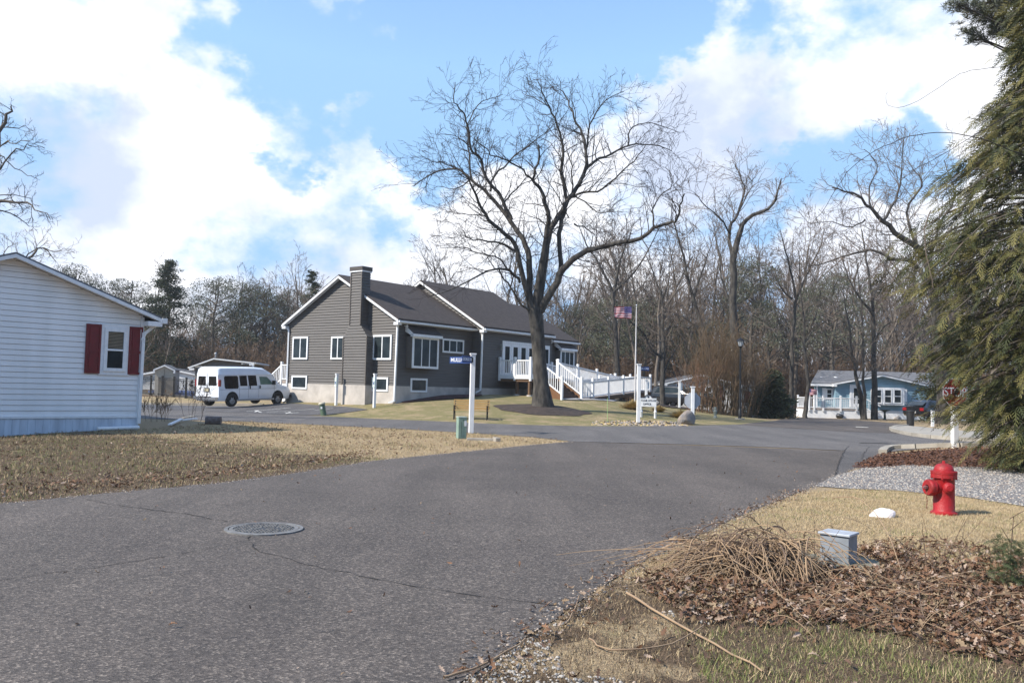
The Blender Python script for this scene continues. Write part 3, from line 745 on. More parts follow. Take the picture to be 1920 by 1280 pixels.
m = MB(); m.prism([cp(S0, .03, DZ - .05), cp(S1 + .1, .03, DZ - .05), cp(S1 + .1, WD, DZ - .05), cp(S0, WD, DZ - .05)], (0, 0, .05)); m.build('deck_floor', mat('deck_board', (.32, .27, .24), .8, None, 3, stretch=(1, 1, 1)), deck)
m = MB()
m.bar(cp(S0 + .05, .05, DZ - .17), cp(S0 + .05, WD, DZ - .17), .05, .23); m.bar(cp(S0, WD - .05, DZ - .17), cp(S1 + .1, WD - .05, DZ - .17), .05, .23)
for k in range(1, 8): m.bar(cp(S0 + k * .4, .05, DZ - .15), cp(S0 + k * .4, WD - .08, DZ - .15), .04, .18)
m.build('joist_frame', WOODT, deck)
for s, w in ((S0 + .12, 1.35), (S0 + .12, WD - .12), (S1 - .6, WD - .12), (S1, WD - .2), (S1, .6)):
    q = cp(s, w); gz = hz(q.x, q.y); p = MB(); p.box((q.x, q.y, (gz + DZ - .28) / 2 - .05), (.15, .15, DZ - .28 - gz + .1), az); po = p.build('support_post', WOODT, deck)
    p = MB(); p.cyl((q.x, q.y, gz - .1), (q.x, q.y, gz + .08), .2, .17, 10); p.build('footing', CONC, po)
m = MB(); m.bar(cp(S0 - .03, .05, DZ - .04), cp(S0 - .03, WD + .02, DZ - .04), .04, .16); m.bar(cp(S0, WD + .02, DZ - .04), cp(S0 + .75, WD + .02, DZ - .04), .04, .16); m.build('edge_trim', WHITE, deck)
railing(deck, cp(S0, .1, DZ), cp(S0, WD, DZ), posts=(0, .5, 1)); railing(deck, cp(S0, WD, DZ), cp(S0 + .75, WD, DZ), posts=(1,))
railing(deck, cp(S1 + .05, WD, DZ), cp(S1 + .05, 2.35, DZ), posts=(0,))
# stairs
stair = thing('staircase', cp(3.4, 3.2, 1.1), 'brown steps with two white sloping handrails leading up to the deck', 'stairs')
RUN = 1.75; NS = 6; zg = 1.12
st_ = MB()
for k in range(NS):
    w0 = WD + .03 + k * RUN / NS; z = DZ - (k + 1) * (DZ - zg) / (NS + 0.0) + .0
    if k == NS - 1: break
    st_.prism([cp(S0 + .85, w0, zg - .1), cp(S1 - .08, w0, zg - .1), cp(S1 - .08, w0 + RUN / NS, zg - .1), cp(S0 + .85, w0 + RUN / NS, zg - .1)], (0, 0, z - zg + .1))
st_.build('steps', mat('brown_steps', (.075, .04, .03), .8), stair)
sg = MB()
for s in (S0 + .8, S1 - .03): sg.prism([cp(s, WD + .03, DZ - .02), cp(s, WD + RUN, zg + .12), cp(s, WD + RUN, zg - .1), cp(s, WD + .03, zg - .1)], D2 * .05)
sg.build('stringer', mat('stained_timber', (.17, .08, .035), .8, None, 5), stair)
for s in (S0 + .75, S1 + .02):
    railing(stair, cp(s, WD + .05, DZ), cp(s, WD + RUN, zg + .12), h=.95, posts=(1,) if s > 3 else (0, 1), gap=.15)
ramp = thing('wheelchair_ramp', cp(9, 3, 1.2), 'long white railed wheelchair ramp that doubles back up to the deck', 'ramp')
SR = 11.7
fl = MB()
def slab(s0, s1, w0, w1, z0, z1): fl.box8([cp(s0, w0, z0 - .12), cp(s1, w0, z1 - .12), cp(s1, w1, z1 - .12), cp(s0, w1, z0 - .12), cp(s0, w0, z0), cp(s1, w0, z1), cp(s1, w1, z1), cp(s0, w1, z0)])
slab(S1 + .1, SR, .9, 2.3, DZ, 1.62); slab(SR, SR + 1.8, .9, 4.1, 1.62, 1.62); slab(5.93, SR, 2.75, 4.05, 1.17, 1.6)
fl.build('ramp_floor', MATS['deck_board'], ramp)
sk = MB(); sk.bar(cp(6.2, 4.07, 1.08), cp(SR + 1.8, 4.12, 1.5), .05, .2); sk.bar(cp(SR + 1.8, .9, 1.5), cp(SR + 1.8, 4.1, 1.5), .05, .2)
for s in (8, 10, 12, 13.3): q = cp(s, 3.95); sk.box((q.x, q.y, 1.25), (.14, .14, .5))
sk.build('joist_frame', WOODT, ramp)
railing(ramp, cp(S1 + .1, .9, DZ), cp(SR, .9, 1.62), posts=(0.02, .2, .4, .6, .8, 1)); railing(ramp, cp(S1 + .1, 2.3, DZ), cp(SR, 2.3, 1.62), posts=(0.0, .33, .66, 1))
railing(ramp, cp(5.93, 4.05, 1.17), cp(SR, 4.05, 1.6), posts=(0, .33, .66, 1), gap=.10, bw=.05); railing(ramp, cp(SR, 4.05, 1.6), cp(SR + 1.8, 4.05, 1.62), posts=(1,))
railing(ramp, cp(SR + 1.8, 4.05, 1.62), cp(SR + 1.8, .9, 1.62), posts=(.5, 1)); railing(ramp, cp(SR + 1.8, .9, 1.62), cp(SR, .9, 1.62), posts=())
railing(ramp, cp(S1 + .05, WD + RUN, 1.12), cp(5.9, 4.05, 1.14), posts=(), gap=.14); railing(ramp, cp(6.0, 2.75, 1.2), cp(SR, 2.75, 1.6), posts=(0, .5))
# small deck left of the clubhouse
bd = Wg.p(0, 0, 0); ld = thing('side_deck', (bd.x - .8, bd.y + .6, .8), 'white railed landing with stair behind the white van', 'deck')
Pa = Wg.p(-.1, 1.75, -.8); Pb = Pa + D1 * 1.5; ax = D1
m = MB(); m.prism([Pa, Pb, Pb + D2 * 2, Pa + D2 * 2], (0, 0, -.18)); m.build('deck_floor', MATS['deck_board'], ld)
railing(ld, Pa, Pb, h=.95, posts=(0, 1)); m = MB(); m.prism([Pa + Vector((0, 0, -.2)), Pb + Vector((0, 0, -.2)), Pb + Vector((0, 0, -1.3)), Pa + Vector((0, 0, -1.3))], D2 * .05); m.build('skirt_panel', WHITE, ld)
railing(ld, Pb, Pb + D1 * 1.4 + Vector((0, 0, -.9)), h=.95, posts=(1,), gap=.15)

# ---------------------------------------------------------------- white home on the left
ah = math.radians(43.9); DH = Vector((math.sin(ah), math.cos(ah), 0)); K = Vector((-11.80, 27.2, 0))
TH = 7.7
Wh = Wall(K - DH * TH, DH)
home = thing('mobile_home', K - DH * 3.8, 'white vinyl mobile home with red shutters at the left edge of the picture', 'mobile home')
zs = Wh.tz(200, 779)[1]; zeh = 3.62; zph = 5.0
m = MB(); lap(m, Wh, [(0, zs), (TH, zs), (TH, zeh), (TH / 2, zph), (0, zeh)], board=.16, lapd=.018, gap=.012)
m.prism([Wh.p(0, .1, -.05), Wh.p(TH - .04, .1, -.05), Wh.p(TH - .04, zeh, -.05), Wh.p(TH / 2, zph - .03, -.05), Wh.p(0, zeh, -.05)], -Wh.n * 14); m.build('wall', SIDE_W, home)
gable_roof(home, Wh, TH, zeh, zph, 14, over=.45, rake=.38, th=.08, sh=SHING_G, gut=True)
sk = MB(); t = 0; rr = random.Random(5)
while t < TH: wbox(sk, Wh, t + .008, min(TH, t + .2), -.45, zs - .03, -.02, .01 + rr.uniform(0, .008)); t += .205
wbox(sk, Wh, 0, TH, -.45, zs - .02, -.04, .004); sk.build('skirting', SKIRT, home)
sk = MB(); wbox(sk, Wh, 0, TH + .02, zs - .07, zs, 0, .045); wbox(sk, Wh, TH - .07, TH + .03, zs, zeh - .05, 0, .04)
sk.build('trim', WHITE_T, home)
hr = Wh.rect(190, 614.5, 237, 698.5)
hr = Wh.rect(194, 616, 236, 696)
f = window(Wh, home, hr, fr=.1, d=.07, hmull=(.5,), blind=.45)
ft = MB(); t0, z0, t1, z1 = hr; wbox(ft, Wh, t0 - .13, t0, z0 - .12, z1 + .12, 0, .035); wbox(ft, Wh, t1, t1 + .13, z0 - .12, z1 + .12, 0, .035); wbox(ft, Wh, t0, t1, z1, z1 + .12, 0, .035); wbox(ft, Wh, t0, t1, z0 - .12, z0, 0, .035); ft.build('surround', WHITE_T, f)
for x0, x1, ya, yb in ((159.5, 188.0, 610, 698.5), (240.0, 265.5, 616.5, 701)):
    t0, z0, t1, z1 = Wh.rect(x0, ya, x1, yb); z0, z1 = hr[1] - .08, hr[3] + .1
    s = MB(); wbox(s, Wh, t0, t1, z0, z1, .0, .03); f_ = .055
    for a, b in ((t0, t0 + f_), (t1 - f_, t1)): wbox(s, Wh, a, b, z0, z1, .03, .05)
    zm = (z0 + z1) / 2 - .05
    for a, b in ((z0, z0 + .07), (zm - .04, zm + .04), (z1 - .07, z1)): wbox(s, Wh, t0 + f_, t1 - f_, a, b, .03, .05)
    for a, b in ((z0 + .13, zm - .1), (zm + .1, z1 - .13)): wbox(s, Wh, t0 + f_ + .05, t1 - f_ - .05, a, b, .03, .042)
    s.build('shutter', RED_SH, home)
zt = zeh - .45 * (zph - zeh) / (TH / 2)
gt = MB(); gt.box(Wh.p(TH + .52, zt + .02, .36), (.16, .16, .17), -ah); gt.build('gutter_end', WHITE_T, home)
downspout(home, [Wh.p(TH + .45, zt - .05, .3), Wh.p(TH + .28, zt - .16, .2), Wh.p(TH + .02, zt - .42, .09), Wh.p(TH + .0, zt - .6, .08), Wh.p(TH - .02, .2, .08)], wd=.09)
dp = MB(); dp.cyl(Wh.p(TH - .02, .08, .12), Wh.p(TH - 1.3, .06, .2), .06, n=10); dp.build('drain_pipe', WHITE_T, home)

# ---------------------------------------------------------------- blue house
YB = 74.0; zgb = hz(24, 74)
Wb = Wall((at(1527, 750, YB).x, YB, 0), (1, 0, 0))
bh = thing('blue_house', (30, YB, zgb), 'light blue single-storey home with grey roof at the end of the road', 'house')
def bz(px, py, w=None): return (w or Wb).tz(px, py)
XL = 0.0; zE = bz(1540, 721)[1]; XR = Wb.tz(1810, 730)[0]; zbs = bz(1700, 772)[1]
m = MB(); lap(m, Wb, [(XL, zbs), (XR, zbs), (XR, zE), (XL, zE)], board=.14)
Wf = Wb.off(.6); a0 = Wf.tz(1566, 720)[0]; a1 = Wf.tz(1736, 724)[0]; zf = Wf.tz(1566, 719.5)[1]; zfp = Wf.tz(1641, 704.5)[1]; am = (a0 + a1) / 2
lap(m, Wf, [(a0, zbs), (a1, zbs), (a1, zf), (am, zfp), (a0, zf)], board=.14)
wbox(m, Wb, a0 + .05, a1 - .05, zgb - .2, zf, -.5, .54); m.prism([Wb.p(XL, zgb - .2, -.06), Wb.p(XR, zgb - .2, -.06), Wb.p(XR, zgb - .2, -8), Wb.p(XL + 2.95, zgb - .2, -8)], (0, 0, zE - zgb + .2)); m.build('wall', SIDE_BL, bh)
sk = MB(); wbox(sk, Wb, XL - .02, XR, zgb - .2, zbs, -.1, .03); wbox(sk, Wf, a0 - .02, a1 + .02, zgb - .2, zbs, -.4, .03); wbox(sk, Wf, a0, a1, zbs - .03, zbs + .08, 0, .05); sk.build('skirting', WHITE, bh)
zR = at(1600, 698, YB + 3.6).z
rf = MB(); o = .5
rf.box8([Wb.p(XL - .5, zE - .02, o), Wb.p(XR + .5, zE - .02, o), Wb.p(XR + .3, zR, -3.6), Wb.p(XL + 1.6, zR, -3.6), Wb.p(XL - .5, zE + .12, o), Wb.p(XR + .5, zE + .12, o), Wb.p(XR + .3, zR + .14, -3.6), Wb.p(XL + 1.6, zR + .14, -3.6)])
rf.box8([Wb.p(XL + 1.6, zR, -3.6), Wb.p(XR + .3, zR, -3.6), Wb.p(XR + .5, zE, -8.3), Wb.p(XL + 2.7, zE, -8.3), Wb.p(XL + 1.6, zR + .14, -3.6), Wb.p(XR + .3, zR + .14, -3.6), Wb.p(XR + .5, zE + .14, -8.3), Wb.p(XL + 2.7, zE + .14, -8.3)])
rf.add([Wb.p(XL - .5, zE + .12, o), Wb.p(XL + 1.6, zR + .14, -3.6), Wb.p(XL + 2.7, zE + .12, -8.3)], [(0, 1, 2)])
roofb = rf.build('roof', SHING_G, bh)
gable_roof(bh, Wall(Wf.p(a0, 0), (1, 0, 0)), a1 - a0, zf, zfp, 3.6, over=.3, rake=.4, th=.12, sh=SHING_G, gut=False)
f = MB(); wbox(f, Wb, XL - .5, a0 - .2, zE - .12, zE + .06, o, o + .05); wbox(f, Wb, a1 + .2, XR + .5, zE - .12, zE + .06, o, o + .05); f.build('fascia', WHITE_T, bh)
for x, y in ((1539.5, 708.5), (1566.5, 708.5)):
    q = at(x, y, YB + 1.5); k = MB(); k.cyl(q - Vector((0, 0, .1)), q + Vector((0, 0, .1)), .22, .16, 10); k.build('roof_vent', WHITE, roofb)
window(Wb, bh, Wb.rect(1549, 728.5, 1560.5, 748), fr=.09, hmull=(.5,))
for x0, x1 in ((1541.5, 1549), (1561, 1568)):
    s = MB(); t0, z0, t1, z1 = Wb.rect(x0, 727, x1, 748); wbox(s, Wb, t0, t1, z0, z1, 0, .04); s.build('shutter', WHITE, bh)
bw = MB(); t0, z0, t1, z1 = Wf.rect(1639.5, 726.5, 1692, 759); wbox(bw, Wf, t0, t1, z0, z1, 0, .38); bo = bw.build('bay_window', WHITE_T, bh)
Wq = Wf.off(.38)
for x0, x1 in ((1640, 1654), (1657, 1672.5), (1675, 1691)): window(Wq, bo, Wq.rect(x0, 729, x1, 756.5), fr=.1, d=.04, hmull=(.5,), name='frame')
for x0, x1 in ((1693, 1700.5), (1632.5, 1639)):
    s = MB(); t0, z0, t1, z1 = Wf.rect(x0, 729, x1, 757.5); wbox(s, Wf, t0, t1, z0, z1, 0, .04); s.build('shutter', WHITE, bh)
d = MB(); t0, z0, t1, z1 = Wf.rect(1593, 721, 1616, 763); wbox(d, Wf, t0, t0 + .16, z0, z1, 0, .06); wbox(d, Wf, t1 - .16, t1, z0, z1, 0, .06); wbox(d, Wf, t0, t1, z1 - .12, z1, 0, .065); do = d.build('door_frame', WHITE_T, bh)
d = MB(); wbox(d, Wf, t0 + .16, t1 - .16, z0, z1 - .12, 0, .03); dd = d.build('door', WHITE, do); d = MB(); wbox(d, Wf, t0 + .35, t1 - .2, z0 + .3, z1 - .3, .03, .04); d.build('pane', GLASS, dd)
downspout(bh, [Wb.p(XL + .1, zE - .1, .3), Wb.p(XL + .1, zgb + .1, .3)], wd=.1)
# its porch
YP = 71.0; Wp = Wall((at(1515, 765, YP).x, YP, 0), (1, 0, 0)); pr = thing('porch_deck', (Wp.p(4, 0, 0).x, YP, zgb), 'white railed porch along the left of the blue house', 'porch')
zfl = Wp.tz(1560, 765.5)[1]; b1 = Wp.tz(1613, 765)[0]; hgt = Wp.tz(1560, 746)[1] - zfl
b = MB(); b.prism([Wp.p(0, zfl - .12), Wp.p(b1, zfl - .12), Wp.p(b1, zfl - .12, -2.9), Wp.p(0, zfl - .12, -2.9)], (0, 0, .12)); b.build('deck_floor', MATS['deck_board'], pr)
b = MB(); wbox(b, Wp, 0, b1, zgb - .2, zfl - .12, -.1, -.05); wbox(b, Wp, 0, .06, zgb - .2, zfl - .12, -2.9, -.1); b.build('skirting', WHITE, pr)
railing(pr, Wp.p(0.1, zfl), Wp.p(b1 - .1, zfl), h=hgt, posts=(0, .10, .28, .63, .95), gap=.16, bw=.045); railing(pr, Wp.p(0.1, zfl), Wp.p(.1, zfl, -2.8), h=hgt, posts=(1,), gap=.2)
railing(pr, Wp.p(b1 + .9, zfl + .1, -1.6), Wp.p(b1 + 2.2, zfl - .6, -1.2), h=hgt, posts=(0,), gap=.2)

# ---------------------------------------------------------------- beige home in the middle distance
YM = 80.0; Wm = Wall((at(1250, 740, YM).x, YM, 0), (1, .0, 0)); mh = thing('beige_home', (Wm.p(4, 0).x, YM, .3), 'pale home with dark red shutters seen through the bare shrubs', 'house')
zmb = Wm.tz(1300, 766)[1]; T = Wm.tz(1383, 740)[0]; zme = Wm.tz(1252, 719)[1]; zmp = Wm.tz(1312, 704)[1]
m = MB(); lap(m, Wm, [(0, zmb), (T, zmb), (T, zme), (T / 2, zmp), (0, zme)], board=.15); m.prism([Wm.p(0, -.2, -.06), Wm.p(T, -.2, -.06), Wm.p(T, zme, -.06), Wm.p(T / 2, zmp - .05, -.06), Wm.p(0, zme, -.06)], (0, 12, 0)); m.build('wall', SIDE_BE, mh)
gable_roof(mh, Wm, T, zme, zmp, 12, over=.3, rake=.3, sh=SHING_G)
window(Wm, mh, Wm.rect(1267, 718, 1275, 741), fr=.1, hmull=(.5,)); window(Wm, mh, Wm.rect(1322, 724, 1347, 748), fr=.1, mull=(.5,), hmull=(.5,))
for x0, x1 in ((1314, 1320.5), (1349, 1356)):
    s = MB(); t0, z0, t1, z1 = Wm.rect(x0, 723, x1, 750); wbox(s, Wm, t0, t1, z0, z1, 0, .05); s.build('shutter', mat('maroon_%d' % x0, (.10, .02, .02), .6), mh)
e2 = Wall(Wm.p(T, 0, -3), (1, 0, 0)); m = MB(); lap(m, e2, [(0, 0), (3.2, 0), (3.2, zme - .1), (0, zme - .1)], board=.15); m.prism([e2.p(0, -.2, -.06), e2.p(3.2, -.2, -.06), e2.p(3.2, zme - .1, -.06), e2.p(0, zme - .1, -.06)], (0, 8, 0)); wg = m.build('wing', SIDE_BE, mh)
m = MB(); wbox(m, e2, -.1, 3.5, zme - .1, zme + .1, -8, .3); m.build('roof', SHING_G, wg)
m = MB(); wbox(m, e2, 1.5, 2.0, .8, zme - .5, 0, .05); m.build('shutter', MATS['maroon_1314'], wg)
# ---------------------------------------------------------------- pavilion behind the van
YV = 63.0; Wv = Wall((at(365, 710, YV).x, YV, 0), Vector((1, .12, 0))); pv = thing('garage', (Wv.p(2, 0).x, YV, .2), 'low grey outbuilding with white roof edge behind the white van', 'outbuilding')
T = Wv.tz(468, 700)[0]; tk = Wv.tz(402, 680)[0]; zl = Wv.tz(366, 686)[1]; zk = Wv.tz(402, 673)[1]; zrr = Wv.tz(468, 680)[1]
m = MB(); lap(m, Wv, [(0, .3), (T, .3), (T, zrr), (tk, zk), (0, zl)], board=.13); m.prism([Wv.p(0, -.2, -.06), Wv.p(T, -.2, -.06), Wv.p(T, zrr, -.06), Wv.p(tk, zk, -.06), Wv.p(0, zl, -.06)], -Wv.n * 6); m.build('wall', mat('grey_siding', (.15, .14, .135), .6), pv)
gable_roof(pv, Wv, T, zl, zk, 6, over=.35, rake=.3, th=.06, tm=tk, zr=zrr)
m = MB(); q = Wv.p(tk, zk, -.3); m.cyl(q, q + Vector((0, 0, .4)), .06, n=8); m.cyl(q + Vector((0, 0, .4)), q + Vector((0, 0, .5)), .13, .05, 8); m.build('vent_pipe', GREY_M, pv)
m = MB(); wbox(m, Wv, -.03, .5, 2.55, 2.7, 0, .06); m.build('trim', WHITE_T, pv)
# shed, white home and pool fence at far left
YS = 66.0; Ws = Wall((at(290, 712, YS).x, YS, 0), Vector((1, .25, 0))); sh_ = thing('garden_shed', (Ws.p(1, 0).x, YS, .3), 'small tan vinyl garden shed beside the white home corner', 'shed')
T = Ws.tz(325, 712)[0]; zl = Ws.tz(290, 693)[1]; zk = Ws.tz(307, 685.5)[1]; gz = .3
m = MB(); m.prism([Ws.p(0, gz - .3), Ws.p(T, gz - .3), Ws.p(T, zl), Ws.p(T / 2, zk), Ws.p(0, zl)], -Ws.n * 3.4); m.build('wall', mat('tan_vinyl', (.40, .36, .30), .6), sh_)
gable_roof(sh_, Ws, T, zl, zk, 3.3, over=.12, rake=.12, th=.06, sh=SHING_G, gut=False)
dd = MB(); wbox(dd, Ws, T / 2 - .02, T / 2 + .02, gz, zk - .3, 0, .02); dd.build('door_seam', mat('dark_tan', (.2, .18, .15), .6), sh_)
sd = Wall(Ws.p(0, 0) - Ws.n * 3.4, Ws.n); m = MB(); wbox(m, sd, .3, 3.1, 1.0, zl - .15, 0, .04); m.build('side_panel', mat('cream', (.55, .50, .36), .6), sh_)
YW = 84.0; Ww = Wall((at(322, 715, YW).x, YW, 0), Vector((1, 0, 0))); wh = thing('white_home', (Ww.p(2, 0).x, YW, .6), 'distant white gabled home between the shed and the van', 'house')
T = 6.4; zl = Ww.tz(368, 706)[1]; zk = Ww.tz(322, 693)[1]
m = MB(); m.prism([Ww.p(-T / 2, .2), Ww.p(T / 2, .2), Ww.p(T / 2, zl), Ww.p(0, zk), Ww.p(-T / 2, zl)], (0, 8, 0)); m.build('wall', SIDE_W, wh)
gable_roof(wh, Wall(Ww.p(-T / 2, 0), (1, 0, 0)), T, zl, zk, 8, sh=SHING_G, gut=False)
window(Ww, wh, Ww.rect(341, 711, 348, 728), fr=.12, hmull=(.5,)); window(Ww, wh, Ww.rect(355, 711, 365, 728), fr=.12, hmull=(.5,))
# fence
fn = [at(262, 736, 68), at(372, 741, 62)]; fa = Vector((fn[0].x, fn[0].y, 0)); fb = Vector((fn[1].x, fn[1].y, 0))
for q in (fa, fb): q.z = hz(q.x, q.y)
fe = thing('iron_fence', fa, 'black iron picket fence beyond the parking area', 'fence')
m = MB(); n = 60; H = 1.35
for k in range(n + 1): q = fa.lerp(fb, k / n); m.box((q.x, q.y, q.z + H / 2 + .08), (.025, .025, H))
for h in (.15, H - .1, H + .05): m.bar(fa + Vector((0, 0, h)), fb + Vector((0, 0, h)), .03, .04)
m.build('pickets', BLACK, fe)
for k in range(6): q = fa.lerp(fb, k / 5); m = MB(); m.box((q.x, q.y, q.z + .75), (.13, .13, 1.6)); m.build('post', BLACK, fe)
m = MB(); m.bar(fa + Vector((0, .3, .05)), fb + Vector((0, .3, .05)), .25, .25); o = m.build('pool_kerb', CONC_L); o['kind'] = 'structure'
m = MB(); m.prism([fa + Vector((0, 1.5, .1)), fb + Vector((0, 1.5, .1)), fb + Vector((0, 9, .1)), fa + Vector((0, 9, .1))], (0, 0, .18)); o = m.build('pool_cover', mat('blue_cover', (.10, .14, .30), .6)); tag(o, 'blue pool cover lying behind the black iron fence', 'pool cover')
# ---------------------------------------------------------------- vehicles
def loft(secs, name, m, parent, caps=True):
    mb = MB(); n = len(secs[0])
    for s in secs: mb.v.extend([tuple(p) for p in s])
    for i in range(len(secs) - 1):
        for j in range(n): mb.f.append((i * n + j, i * n + (j + 1) % n, (i + 1) * n + (j + 1) % n, (i + 1) * n + j)); mb.m.append(0)
    if caps: mb.f += [tuple(range(n))[::-1], tuple(range((len(secs) - 1) * n, len(secs) * n))]; mb.m += [0, 0]
    return mb.build(name, m, parent, smooth=True)
def sec(x, zs, hs):
    r = [(x, -h, z) for h, z in zip(hs, zs)]; l = [(x, h, z) for h, z in zip(hs, zs)][::-1]
    return r + l
def wheel(parent, x, y, r, side, wdt=.24):
    w = MB(); w.lathe([(r * .62, -wdt / 2), (r * .95, -wdt / 2), (r, -wdt / 2 + .03), (r, wdt / 2 - .03), (r * .95, wdt / 2), (r * .62, wdt / 2), (r * .6, wdt / 2 - .03)], (x, y, r), axis=(0, side, 0), n=28)
    wh_ = w.build('wheel', RUBBER, parent, smooth=True)
    q = MB(); q.lathe([(r * .63, wdt / 2 - .02), (r * .60, wdt / 2 - .05), (r * .45, wdt / 2 - .05), (r * .25, wdt / 2 - .01), (.05, wdt / 2 - .0), (0, wdt / 2)], (x, y, r), axis=(0, side, 0), n=20)
    for k in range(6):
        a = k * math.pi / 3; q.box((x + math.cos(a) * r * .42, y + side * (wdt / 2 - .02), r + math.sin(a) * r * .42), (.05, .012, .05))
    q.build('rim', GREY_M, wh_, smooth=True)
PAINTW = mat('white_car_paint', (.74, .77, .82), .3, (.70, .73, .78), 2, coat=.5)
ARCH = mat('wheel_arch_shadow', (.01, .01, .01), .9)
TAIL = mat('tail_lamp', (.25, .01, .012), .2)
van = thing('van', (0, 0, 0), 'white high-top passenger van parked beside the clubhouse', 'van'); local(van)
zs = [.34, .50, .80, 1.15, 1.72, 1.80, 2.0, 2.0]
def vs(x, top, sh=1.0, hood=None, w=1.0):
    if hood: z = [.34, .5, .8, hood - .14, hood - .06, hood - .02, hood, hood]; h = [.93, .99, .99, .98, .93, .86, .7, .35]
    else: z = [.34, .5, .85, .98, 1.76, 1.80, top - .1, top]; h = [.93, 1.0, 1.0, 1.0, .90, .92, .82, .60]
    return sec(x, z, [q * w for q in h])
loft([vs(0.0, 2.12, w=.955), vs(.05, 2.22, w=.98), vs(.25, 2.26), vs(1.5, 2.26), vs(2.8, 2.24), vs(3.55, 2.18), vs(3.95, 2.02), vs(4.12, 1.93, w=.985),
      sec(4.45, [.34, .5, .85, 1.15, 1.42, 1.50, 1.56, 1.58], [.93, .99, 1, .99, .92, .86, .7, .4]), sec(4.75, [.34, .5, .85, 1.08, 1.16, 1.19, 1.21, 1.22], [.93, .99, 1, .98, .93, .86, .7, .4]),
      vs(5.2, 0, hood=1.13), vs(5.5, 0, hood=1.05, w=.96), sec(5.6, [.4, .5, .7, .8, .86, .9, .93, .95], [.85, .9, .92, .92, .88, .8, .6, .3])], 'body', PAINTW, van)
def sy(z): return float(np.interp(z, [.5, .98, 1.76], [1.0, 1.0, .90]))
def side_panel(parent, pts, m, name, s=-1, off=.008, th=.02):
    P = [Vector((x, s * (sy(z) + off), z)) for x, z in pts]; b = MB(); b.prism(P, (0, -s * th, 0)); return b.build(name, m, parent)
VG = mat('tinted_glass', (.008, .008, .009), .06, spec=.35)
for s in (-1, 1):
    for pts in ([(.46, 1.02), (.40, 1.10), (.40, 1.66), (.48, 1.74), (1.36, 1.74), (1.43, 1.66), (1.43, 1.10), (1.36, 1.02)], [(1.56, 1.16), (2.10, 1.16), (2.08, 1.75), (1.52, 1.75)], [(2.22, 1.16), (2.86, 1.16), (2.80, 1.75), (2.18, 1.75)]):
        side_panel(van, pts, VG, 'window', s)
    side_panel(van, [(3.12, 1.22), (4.12, 1.22), (3.92, 1.45), (3.66, 1.66), (3.06, 1.69)], mat('green_glass', (.12, .2, .16), .06, spec=.8) if s < 0 else MATS['green_glass'], 'window', s)
    sm = MB()
    for x in (1.48, 2.16, 2.96, 4.2): sm.box((x, s * 1.003, .85), (.012, .008, .75))
    sm.box((2.2, s * 1.004, .98), (4.3, .006, .018)); sm.build('panel_seam', mat('seam_grey', (.25, .26, .28), .6) if s < 0 else MATS['seam_grey'], van)
    for x in (2.28, 3.05): h = MB(); h.box((x, s * 1.02, 1.08), (.06, .04, .18)); h.build('handle', BLKP, van)
    t_ = MB(); t_.box((.06, s * .95, 1.35), (.14, .1, .36)); t_.build('tail_lamp', TAIL, van)
    for x in (.95, 4.5):
        a = MB(); a.prism([(x + math.cos(k * math.pi / 12) * .47, s * .9, .36 + math.sin(k * math.pi / 12) * .50) for k in range(13)], (0, s * .106, 0)); a.build('wheel_arch', ARCH, van)
        wheel(van, x, s * .915, .37, s)
    mi = MB(); mi.box((4.05, s * 1.12, 1.32), (.12, .18, .24)); mi.build('mirror', BLKP, van)
    rb = MB(); rb.box((2.7, s * 1.0, .36), (2.9, .10, .10)); rb.build('running_board', GREY_M, van)
    w = MB(); w.prism([(-.012 + .012 * 0, s * .12, 1.2), (-.012, s * .78, 1.2), (-.0, s * .74, 1.72), (.0, s * .12, 1.72)], (.05, 0, 0)); w.build('rear_window', VG, van)
b = MB(); b.box((-.1, 0, .50), (.2, 1.85, .17)); b.build('rear_bumper', CHROME, van, bevel=.02)
b = MB(); b.box((-.205, 0, .58), (.02, 1.1, .05)); b.build('bumper_step', BLKP, van)
b = MB(); b.box((-.02, 0, .96), (.03, .42, .22)); pl = b.build('plate_recess', BLKP, van); b = MB(); b.box((-.04, 0, .95), (.012, .3, .15)); b.build('plate', mat('plate', (.55, .5, .35), .5), pl)
b = MB(); b.box((-.006, 0, 1.3), (.012, .02, 1.2)); b.build('door_seam', MATS['seam_grey'], van)
b = MB(); b.box((5.6, 0, .5), (.22, 1.9, .2)); b.build('front_bumper', BLKP, van); b = MB(); b.box((5.6, 0, .78), (.06, 1.4, .25)); b.build('grille', BLKP, van)
b = MB(); b.bar((3.3, -.2, 2.26), (2.9, -.3, 2.42), .03, .03); b.bar((2.2, -.4, 2.43), (3.0, -.25, 2.43), .1, .02); b.build('aerial', WHITE, van)
th = math.radians(58); q = G(437, 764.5)
fwd = Vector((math.cos(th), math.sin(th), 0)); rgt = Vector((math.sin(th), -math.cos(th), 0))
pos = Vector((q.x, q.y, 0)) - fwd * .95 - rgt * 1.0
van.scale = (.93, 1, .98); van.location = (pos.x, pos.y, hz(q.x, q.y) + .03); van.rotation_euler = (0, -math.radians(2.0), th)

